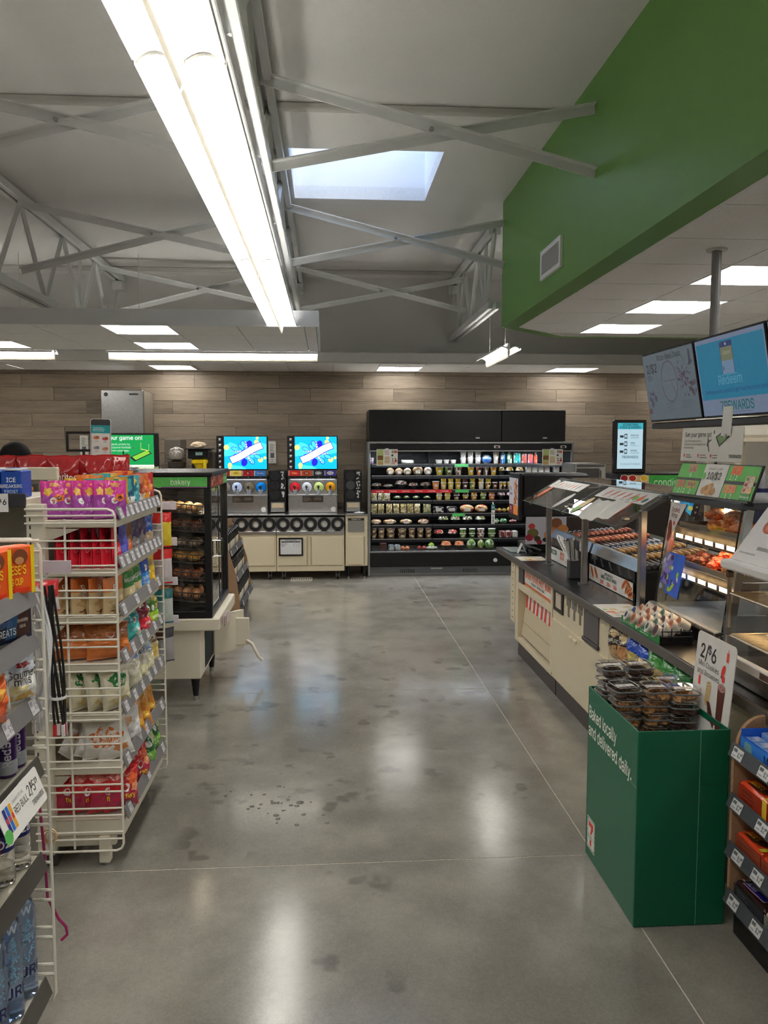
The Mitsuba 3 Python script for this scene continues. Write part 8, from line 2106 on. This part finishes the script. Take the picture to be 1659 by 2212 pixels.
for i, (x, y) in enumerate(((-0.905, 2.325), (-0.915, 2.235), (-0.925, 2.145), (-0.94, 2.055))):
    bottle('water_bottle', f'red and blue labelled water bottle, {ORD[i]} from far end, fifth shelf, left edge', x, y, NZS[4] + .001, WB, 'water', None, [(.0376, .102, .148, (30, 36, 110))], ([(.0148, .242), (.0148, .262), (.013, .264), (0, .264)], (226, 228, 232)), 28, 'bottle', [])
    kk = list(scene)[-1].split('__')[0]
    v_, f_ = LATHE([(.0379, .103), (.0379, .147)], 28, (x, y, NZS[4] + .001))
    an = np.arctan2(v_[:, 1] - y, v_[:, 0] - x); keep = (np.abs(an[f_].mean(1) + 1.6) < .5)
    part(kk, 'red_panel', (v_, f_[keep]), 'satin', (160, 30, 56))
    for s_, zc, hh in (('GRAB 2', .132, .008), ('MIX', .118, .010)):
        m = TXT(s_, hh, True); p = m[0][:, :2] - [m[0][:, 0].max() / 2, 0]; th = -1.6 + p[:, 0] / .038
        part(kk, 'lettering', (np.column_stack([x + .0385 * np.cos(th), y + .0385 * np.sin(th), NZS[4] + .001 + zc + p[:, 1]]), m[1]), 'satin', (236, 226, 230))
    m = TXT('Oza', .022, True); p = m[0][:, :2] - [m[0][:, 0].max() / 2, 0]; th = -.75 + p[:, 0] / .038
    part(kk, 'lettering', (np.column_stack([x + .0385 * np.cos(th), y + .0385 * np.sin(th), NZS[4] + .001 + .115 + p[:, 1]]), m[1]), 'satin', (236, 236, 240))
PB = [(0, .003), (.03, 0), (.042, .01), (.042, .06), (.039, .07), (.042, .08), (.042, .2), (.039, .21), (.042, .22), (.042, .25), (.036, .28), (.018, .315), (.0145, .32), (.0145, .338), (0, .338)]
for i, (x, y) in enumerate(((-0.905, 2.33), (-0.91, 2.235), (-0.915, 2.14), (-0.92, 2.045), (-0.925, 1.95))):
    bottle('tall_water_bottle', f'tall bluish water bottle with blue cap, {ORD[i]} from the far end of the lowest shelf', x, y, NZS[5] + .001, PB, 'blue_water', None, [], ([(.0165, .322), (.0165, .346), (.014, .349), (0, .349)], (50, 90, 200)), 28, 'bottle', [('PURE', .042, .075, .03, (30, 36, 80), -.9, False), ('Jw', .04, .262, .03, (206, 220, 236), -1.1, False)])
    kk = list(scene)[-1].split('__')[0]
    r = random.Random(i); ms = []
    for q in range(70):
        v = r.uniform(.12, .25); hw = .018 * min(1, (.25 - v) / .06) ** .7 * min(1.0, (v - .11) / .02)
        th = -.75 + r.uniform(-1, 1) * hw / .042
        al = np.arange(6) * PI / 3
        ms.append((np.column_stack([x + .0427 * np.cos(th + .0028 * np.cos(al) / .042), y + .0427 * np.sin(th + .0028 * np.cos(al) / .042), NZS[5] + .001 + v + .0034 * np.sin(al)]), np.array([[0, 1, 2], [0, 2, 3], [0, 3, 4], [0, 4, 5]])))
    part(kk, 'droplet_print', J(*ms), 'satin', (130, 186, 222), kind='stuff')
# price card for the cans
k = thing('price_card', 'white energy drink price card 2/$5.29 clipped to the shelf rail at the left edge', 'price card')
po, pe, pu = np.array([-0.795, 2.0, 0.80]), np.array([0.0, 1.0, 0.02]), np.array([-0.035, 0.0, 0.10])
pe /= np.linalg.norm(pe); pu = pu - pe * np.dot(pu, pe); pu /= np.linalg.norm(pu); pn = np.cross(pe, pu)
W, H = 0.275, 0.10
part(k, 'card', MAP(EXT(Polygon(rounded(W, H, .008) + [W / 2, H / 2]), 0.002, -0.002), po, pe, pu, pn), 'satin', (238, 236, 234))
part(k, 'clip', MAP(B(.2, .24, .06, .09, -0.022, -0.002), po, pe, pu, pn), 'satin', (200, 200, 200))
a = Art(po, pe, pu)
a.text('RED BULL', .085, .046, .019, (50, 44, 44), False, .09 / TXT('RED BULL', .019)[0][:, 0].max()).text('2/', .182, .048, .03, (50, 44, 44), False, .75).text('$', .208, .062, .014, (50, 44, 44), True, .8).text('5', .217, .048, .03, (50, 44, 44), False, .75).text('29', .237, .062, .014, (50, 44, 44), True, .8).text('Select 12 oz', .09, .075, .009, (150, 146, 146)).text('7REWARDS', .185, .02, .014, (110, 108, 108), True, .75)
for i, c in enumerate(((30, 44, 130), (40, 110, 200), (236, 170, 50))):
    a.rect(.028 + .018 * i, .02, .042 + .018 * i, .085, c).rect(.03 + .018 * i, .045, .04 + .018 * i, .06, (206, 60, 60))
a.disc(.014, .02, .022, (90, 180, 90), .018)
a.build(k, 'lettering')
# charging cables and packets hanging on the far side of the wire panel
HGC = 'cables hanging on the wire panel at the left edge'
r = random.Random(9)
for i in range(16):
    x = -0.880 + r.uniform(-.016, .018); y = NY1 + .05 + r.uniform(0, .05)
    zt, zb = 1.36 + r.uniform(-.02, .01), 0.99 + r.uniform(-.04, .04)
    sw = r.uniform(.01, .05)
    pts = [(x + sw * math.sin(PI * t) * .8 + r.uniform(-.002, .002), y, zt + (zb - zt) * t) for t in np.linspace(0, 1, 12)]
    k = thing('white_cable', f'white charging cable, number {i + 1} of the bundle on the wire panel at left edge', 'cable', HGC)
    part(k, 'cord', TUBE(pts, 0.0042, 6), 'satin', (228, 228, 232), 50)
    part(k, 'plug', MV(RB(-.005, .005, -.0025, .0025, -.03, 0.002, .001), *pts[-1]), 'satin', (236, 236, 238))
for i in range(6):
    x = -0.853 + .0045 * i; y = NY1 + .07 + .01 * (i % 3)
    pts = [(x + .022 * t + .006 * math.sin(5 * t + i), y, 1.375 - .43 * t + .0 * i) for t in np.linspace(0, 1, 12)]
    k = thing('black_cable', f'black charging cable, {ORD[i]} of the tied bundle at left edge', 'cable', HGC)
    part(k, 'cord', TUBE(pts, 0.0038, 6), 'satin', (24, 24, 26), 50)
    part(k, 'plug', MV(RB(-.005, .005, -.004, .004, -.035, .002, .001), *pts[-1]), 'satin', (190, 40, 50) if i % 2 == 0 else (220, 220, 222))
solo('cable_tie', 'white tie around the black cable bundle', 'tie', MV(LATHE([(.021, -.004), (.024, -.004), (.024, .004), (.021, .004)], 12), -.826, NY1 + .08, 1.03), 'satin', (232, 232, 232))
k = thing('peg_hook', 'white peg hook with clear price plate on the near wire panel', 'hook')
part(k, 'prong', TUBE([(-.875, NY1 + .014, 1.392), (-.875, NY1 + .15, 1.392), (-.875, NY1 + .16, 1.40)], .003, 6), 'metal', (210, 210, 210))
part(k, 'holder', MAP(EXT([(0, 0), (.012, -.045), (.034, -.045), (.046, 0)], .006), (-.905, NY1 + .0, 1.395), (1, 0, 0), (0, 0, 1), (0, -1, 0)), 'satin', (222, 216, 200))
part(k, 'price_plate', RB(-.90, -.80, NY1 + .155, NY1 + .161, 1.40, 1.44, .003), 'satin', (186, 176, 186))
bag('hanging_pack', 'red and white packet hanging beside the cables on the near wire panel', .115, .10, .03, -.885, NY1 + .12, 1.285, .5, 420, painter((206, 50, 56), (226, 214, 216), .45, [(.4, .2, .3, .1, (240, 236, 236))], crimp=(206, 90, 96), seed=2), False, [], None, HGC, nu=16, nv=18)
k = thing('elastic_band', 'magenta elastic cord and tan rings hanging low on the near wire panel', 'cord')
part(k, 'cord', TUBE([(-.875, NY1 + .03, .70), (-.868, NY1 + .035, .55), (-.862, NY1 + .03, .42), (-.835, NY1 + .04, .345), (-.815, NY1 + .045, .315), (-.812, NY1 + .045, .29), (-.83, NY1 + .04, .275)], .0045, 6), 'satin', (150, 40, 96), 50)
for i in range(2):
    part(k, 'ring', MV(LATHE([(.02 - .006 * i, -.003), (.024 - .006 * i, -.003), (.024 - .006 * i, .003), (.02 - .006 * i, .003)], 18), -.852, NY1 + .035 + .008 * i, .612 - .006 * i, 0, PI / 2), 'satin', (206, 176, 140))
# poster on top at the far left
k = thing('poster_panel', 'white-edged orange poster standing at the left edge above the near shelf unit', 'poster')
part(k, 'board', RB(-1.05, -0.868, 2.18, 2.186, 1.44, 1.70, .002), 'satin', (232, 226, 236))
a = Art((-1.05, 2.1798, 1.44), (1, 0, 0), (0, 0, 1)); a.rect(.0, .03, .165, .215, (236, 120, 50)).rect(.0, .03, .165, .12, (226, 90, 40)); a.build(k, 'print')
part(k, 'foot', RB(-1.0, -.9, 2.178, 2.19, 1.336, 1.441, .002), 'satin', (220, 216, 210))

# ------------------------------------------------------------------ behind the shelf units on the left
k = thing('rear_gondola', 'white slotted shelf frame with black boxes, behind the snack shelf unit', 'shelf unit')
part(k, 'top_beam', RB(-2.6, -1.36, 4.18, 4.22, 1.62, 1.685, .004), 'satin', (216, 210, 190))
part(k, 'upright', RB(-1.41, -1.36, 4.18, 4.24, 0.0, 1.62, .004), 'satin', (222, 216, 196))
part(k, 'upright', RB(-2.6, -2.55, 4.18, 4.24, 0.0, 1.62, .004), 'satin', (222, 216, 196))
part(k, 'back_panel', RB(-2.55, -1.41, 4.19, 4.215, 0.1, 1.62, .003), 'satin', (120, 116, 108))
for i in range(2):
    part(k, 'slot', B(-1.50 - .012 * i, -1.495 - .012 * i, 4.178, 4.181, 1.65, 1.657), 'matte', (40, 40, 36))
for i, z in enumerate((0.2, 0.7, 1.2, 1.545)):
    part(k, 'shelf', RB(-2.55, -1.415, 3.95, 4.185, z - .03, z, .003), 'satin', SHELFC)
k2 = thing('care_box', 'black box with tan lettering on the rear shelf', 'carton')
part(k2, 'box', RB(-1.56, -1.42, 4.0, 4.09, 1.5465, 1.612, .003), 'satin', (24, 22, 22))
a = Art((-1.56, 3.9995, 1.5465), (1, 0, 0), (0, 0, 1)); a.text('Beare', .005, .022, .042, (206, 150, 90), True, .9); a.build(k2, 'lettering')
k = thing('mint_shelf', 'rear-side shelf with black price rail beside the snack shelf unit, at the left', 'shelf')
part(k, 'shelf', RB(-1.62, -1.236, 3.42, 3.90, 1.545, 1.578, .003), 'satin', SHELFC)
part(k, 'bracket', RB(-1.26, -1.2365, 3.5, 3.53, 1.2, 1.545, .003), 'satin', SHELFC)
part(k, 'rail', RB(-1.62, -1.236, 3.40, 3.412, 1.545, 1.60, .003), 'satin', (50, 50, 56))
part(k, 'price_card', RB(-1.36, -1.30, 3.388, 3.392, 1.525, 1.60, .002), 'satin', (236, 236, 236))
a = Art((-1.36, 3.3878, 1.525), (1, 0, 0), (0, 0, 1)); a.text('2/', .002, .03, .022, (50, 46, 46), True, .9).text('$', .026, .04, .011, (50, 46, 46), True).text('6', .036, .03, .022, (50, 46, 46), True); a.build(k, 'lettering')
for i, (x, w) in enumerate(((-1.305, .082), (-1.392, .082), (-1.479, .082))):
    q = thing('gum_carton', f'blue carton with two white-lidded tubs, {["right", "middle", "left"][i]} of three at the left edge', 'carton', 'blue cartons at the left edge')
    part(q, 'carton', RB(x - w / 2, x + w / 2, 3.44, 3.56, 1.579, 1.692, .004), 'satin', (28, 70, 160))
    a = Art((x - w / 2, 3.4395, 1.579), (1, 0, 0), (0, 0, 1)); a.text('ICE', w / 2, .066, .018, (236, 240, 246), True, .9, 'c').text('BREAKERS', w / 2, .042, .014, (236, 240, 246), True, .9, 'c').text('FROST', w / 2, .02, .014, (190, 210, 240), True, .9, 'c'); a.build(q, 'lettering')
    for j in range(2):
        part(q, 'tub_lid', LATHE([(0, 0), (.036, 0), (.036, .006), (.03, .009), (0, .009)], 18, (x, 3.47 + .062 * j, 1.693)), 'satin', (222, 226, 236), 40)
    part(q, 'tub_rim', LATHE([(.026, .0095), (.03, .0095), (.03, .011), (.026, .011)], 16, (x, 3.47, 1.693)), 'satin', (40, 80, 160))

k = thing('chip_rack', 'rack of red corn chip bags behind the snack shelf unit', 'rack')
part(k, 'shelf', RB(-2.55, -1.20, 4.45, 4.78, 1.42, 1.45, .003), 'satin', (60, 58, 56))
part(k, 'body', RB(-2.55, -1.22, 4.52, 4.78, 0.0, 1.42, .004), 'satin', (90, 86, 80))
part(k, 'lip', RB(-2.55, -1.20, 4.44, 4.452, 1.42, 1.50, .003), 'satin', (40, 40, 42))
dor = painter((150, 20, 26), (136, 16, 22), .5, [(.5, .24, .36, .14, (226, 120, 50)), (.34, .3, .16, .08, (240, 160, 70)), (.66, .2, .16, .08, (210, 96, 40))], crimp=(176, 30, 34), seed=3)
for i, (x, y, rz, tx) in enumerate(((-1.43, 4.53, .2, 1), (-1.27, 4.55, .1, 1), (-1.62, 4.6, .0, 1), (-1.80, 4.58, .1, 0), (-1.98, 4.6, -.1, 0), (-2.16, 4.6, .1, 0), (-1.20, 4.63, .5, 0))):
    bag('corn_chip_bag', f'dark red corn chip bag, {ORD[i]} on the rack behind the snack shelf unit', .185, .29, .09, x, y, 1.452, rz, 440 + i, dor, False, [('Doritos', .5, .6, .036, (240, 236, 230), .82), ('nacho cheese', .5, .5, .012, (230, 200, 190), .8)] if tx else [], None, 'red corn chip bags', 0.05)
k = thing('phone_sign', 'white phone-shaped cardboard sign standing above the corn chips', 'sign')
W, H = .118, .272
po, pe = np.array([-1.40, 4.905, 1.68]), np.array([.99, .06, -.02]); pe /= np.linalg.norm(pe); pu = np.array([-.0, 0.0, 1.0]); pu = pu - pe * np.dot(pe, pu); pu /= np.linalg.norm(pu)
part(k, 'board', MAP(EXT(Polygon(rounded(W, H, .016) + [W / 2, H / 2]), .006, -.006), po, pe, pu, np.cross(pe, pu)), 'satin', (206, 206, 206))
a = Art(po, pe, pu)
a.poly([tuple(q) for q in rounded(W - .008, H - .008, .013) + [W / 2, H / 2]], (60, 62, 64)).rect(.006, .028, W - .006, H - .038, (236, 234, 230)).rect(.006, H - .085, W - .006, H - .038, (40, 150, 160)).lines(.014, H - .076, W - .014, H - .048, 3, (190, 226, 230), 3)
for u, v, c in ((.035, .16, (206, 130, 90)), (.085, .155, (190, 90, 80)), (.035, .10, (150, 150, 160)), (.085, .095, (206, 150, 120))):
    a.disc(u, v, .018, c, .010).disc(u + .006, v + .004, .01, tuple(int(q * .8) for q in c), .007).rect(u - .01, v - .022, u + .01, v - .018, (170, 170, 170))
a.text('7REWARDS', W / 2, .045, .010, (110, 110, 110), True, .8, 'c').rect(W * .3, .014, W * .7, .017, (225, 225, 225))
a.build(k, 'print')
part(k, 'stem', RB(-1.355, -1.335, 4.897, 4.903, 1.0, 1.69, .002), 'satin', (200, 200, 200))
part(k, 'base', RB(-1.43, -1.25, 4.82, 4.98, 0.0, 1.0, .006), 'satin', (90, 88, 84))

# ------------------------------------------------------------------ drops of water on the floor
r = random.Random(4); ms = []
for i in range(34):
    x, y = r.gauss(-.27, .13), r.gauss(3.92, .12); s = r.uniform(.004, .013) * (1.7 if i < 3 else 1)
    ms.append(MV(LATHE([(0, .0016), (s * .6, .0013), (s, .0002), (0, .0002)], 9), x, y, 0.0003, r.uniform(0, 3)))
solo('water_drops', 'scattered drops of spilled water on the polished floor', 'spill', J(*ms), 'gloss', (96, 94, 90), True, kind='stuff')

# ------------------------------------------------------------------ person behind the shelves
import manifold3d as m3


def sph(p, r_):
    return m3.Manifold.sphere(r_, 20).translate([float(q) for q in p])


def bones(J_, links):
    ms = [m3.Manifold.batch_hull([sph(*J_[q]) for q in l]) for l in links]
    m = m3.Manifold.batch_boolean(ms, m3.OpType.Add).refine_to_length(0.022).to_mesh()
    t = trimesh.Trimesh(m.vert_properties[:, :3], m.tri_verts); trimesh.smoothing.filter_taubin(t, iterations=14)
    return np.array(t.vertices), np.array(t.faces)


HX, HY, HB = 0.0, 0.0, 0.0
Jn = {'hip': ((0, 0, .93), .13), 'hipL': ((-.09, 0, .90), .10), 'hipR': ((.09, 0, .90), .10), 'waist': ((0, 0, 1.08), .125), 'chest': ((0, .01, 1.28), .145), 'shL': ((-.17, .01, 1.41), .065), 'shR': ((.17, .01, 1.41), .065), 'neck': ((0, .0, 1.46), .06), 'nk2': ((0, -.012, 1.56), .056),
      'head': ((0, -.015, 1.675), .092), 'jaw': ((0, -.05, 1.605), .06), 'brow': ((0, -.045, 1.68), .07), 'crown': ((0, .02, 1.70), .09), 'elL': ((-.23, .03, 1.13), .043), 'elR': ((.23, .03, 1.13), .043), 'wrL': ((-.22, -.14, .96), .03), 'wrR': ((.22, -.14, .96), .03),
      'knL': ((-.10, -.02, .50), .062), 'knR': ((.10, -.02, .50), .062), 'anL': ((-.10, .0, .09), .043), 'anR': ((.10, .0, .09), .043), 'toL': ((-.11, -.16, .045), .036), 'toR': ((.11, -.16, .045), .036), 'heL': ((-.10, .04, .045), .04), 'heR': ((.10, .04, .045), .04), 'paL': ((-.215, -.22, .94), .032), 'paR': ((.215, -.22, .94), .032)}
lk = [('hip', 'waist'), ('hipL', 'hipR', 'hip'), ('waist', 'chest'), ('chest', 'shL', 'neck'), ('chest', 'shR', 'neck'), ('neck', 'nk2'), ('nk2', 'jaw', 'head'), ('head', 'brow', 'crown'), ('brow', 'jaw'), ('shL', 'elL'), ('shR', 'elR'), ('elL', 'wrL'), ('elR', 'wrR'), ('wrL', 'paL'), ('wrR', 'paR'),
      ('hipL', 'knL'), ('hipR', 'knR'), ('knL', 'anL'), ('knR', 'anR'), ('anL', 'heL', 'toL'), ('anR', 'heR', 'toR')]
for s, sx in (('L', -1), ('R', 1)):
    for i in range(4):
        bx_ = sx * (.215 + .02 * (i - 1.5)); L = [.062, .072, .068, .054][i]
        Jn[f'f{s}{i}a'] = ((bx_, -.235, .94), .0095); Jn[f'f{s}{i}b'] = ((bx_, -.235 - L * .6, .935), .009); Jn[f'f{s}{i}c'] = ((bx_, -.235 - L * .85, .918), .008)
        lk += [(f'f{s}{i}a', f'f{s}{i}b'), (f'f{s}{i}b', f'f{s}{i}c')]
    Jn[f't{s}a'] = ((sx * .187, -.19, .94), .012); Jn[f't{s}b'] = ((sx * .165, -.225, .932), .010); Jn[f't{s}c'] = ((sx * .16, -.255, .926), .009)
    lk += [(f't{s}a', f't{s}b'), (f't{s}b', f't{s}c')]
body = bones(Jn, lk)
pk = thing('person', 'person in a black cap with short dark hair, standing behind the red chip bags', 'person')
PR = -0.75
PM = lambda m: MV(m, -2.625, 7.05, 0.005, PR, 0, 0, 1.0)
part(pk, 'body', PM(body), 'satin', (176, 126, 100), True)
shirt = bones(Jn | {q: (Jn[q][0], Jn[q][1] + .014) for q in ('hip', 'hipL', 'hipR', 'waist', 'chest', 'shL', 'shR', 'elL', 'elR')} | {'cl': ((0, 0, 1.47), .07)}, [('hip', 'waist'), ('hipL', 'hipR', 'hip'), ('waist', 'chest'), ('chest', 'shL', 'cl'), ('chest', 'shR', 'cl'), ('shL', 'elL'), ('shR', 'elR')])
part(pk, 'shirt', PM(shirt), 'matte', (40, 42, 48), True)
trs = bones({q: (Jn[q][0], Jn[q][1] + .018) for q in ('hip', 'hipL', 'hipR', 'knL', 'knR', 'anL', 'anR')}, [('hipL', 'hipR', 'hip'), ('hipL', 'knL'), ('hipR', 'knR'), ('knL', 'anL'), ('knR', 'anR')])
part(pk, 'trousers', PM(trs), 'matte', (36, 38, 44), True)
for s in (-1, 1):
    part(pk, 'shoe', PM(bones({'a': ((s * .10, .03, .05), .05), 'b': ((s * .11, -.17, .042), .042), 'c': ((s * .10, .0, .09), .05)}, [('a', 'b', 'c')])), 'satin', (28, 28, 30), True)
    part(pk, 'ear', PM(MV(ELL(.012, .022, .034, 2), s * .098, .0, 1.645)), 'satin', (176, 120, 96), True)
    part(pk, 'eye', PM(MV(ELL(.013, .007, .008, 2), s * .034, -.112, 1.665)), 'gloss', (60, 44, 38), True)
    part(pk, 'eyebrow', PM(MV(ELL(.02, .006, .005, 2), s * .036, -.114, 1.690)), 'matte', (40, 30, 26), True)
part(pk, 'nose', PM(bones({'a': ((0, -.112, 1.675), .010), 'b': ((0, -.132, 1.632), .015)}, [('a', 'b')])), 'satin', (170, 118, 94), True)
part(pk, 'mouth', PM(MV(ELL(.024, .008, .006, 2), 0, -.107, 1.598)), 'satin', (140, 80, 76), True)
hair = ELL(.101, .115, .105, 3); hv, hf = hair; hf = hf[(hv[hf].mean(1)[:, 1] > -.035) & (hv[hf].mean(1)[:, 2] > -.08)]
part(pk, 'hair', PM(MV((hv, hf), 0, .002, 1.685)), 'matte', (30, 24, 22), True)
cap_ = ELL(.108, .122, .105, 3); cv, cf = cap_; cf = cf[cv[cf].mean(1)[:, 2] > -.004]
part(pk, 'cap', PM(MV((cv, cf), 0, -.005, 1.712)), 'matte', (22, 22, 24), True)
part(pk, 'cap_band', PM(MV((LATHE([(1.0, -.012), (1.03, -.012), (1.03, .012), (1.0, .012)], 28)[0] * [.108, .122, 1], LATHE([(1.0, -.012), (1.03, -.012), (1.03, .012), (1.0, .012)], 28)[1]), 0, -.005, 1.712)), 'matte', (20, 20, 22), True)
bq = np.array([[.095 * math.sin(t), -.07 - .115 * math.cos(t), 0] for t in np.linspace(-1.45, 1.45, 15)])
part(pk, 'cap_brim', PM(MV(EXT(Polygon(bq[:, :2]), .006), 0, -.0, 1.705, 0, .10)), 'matte', (24, 24, 26))
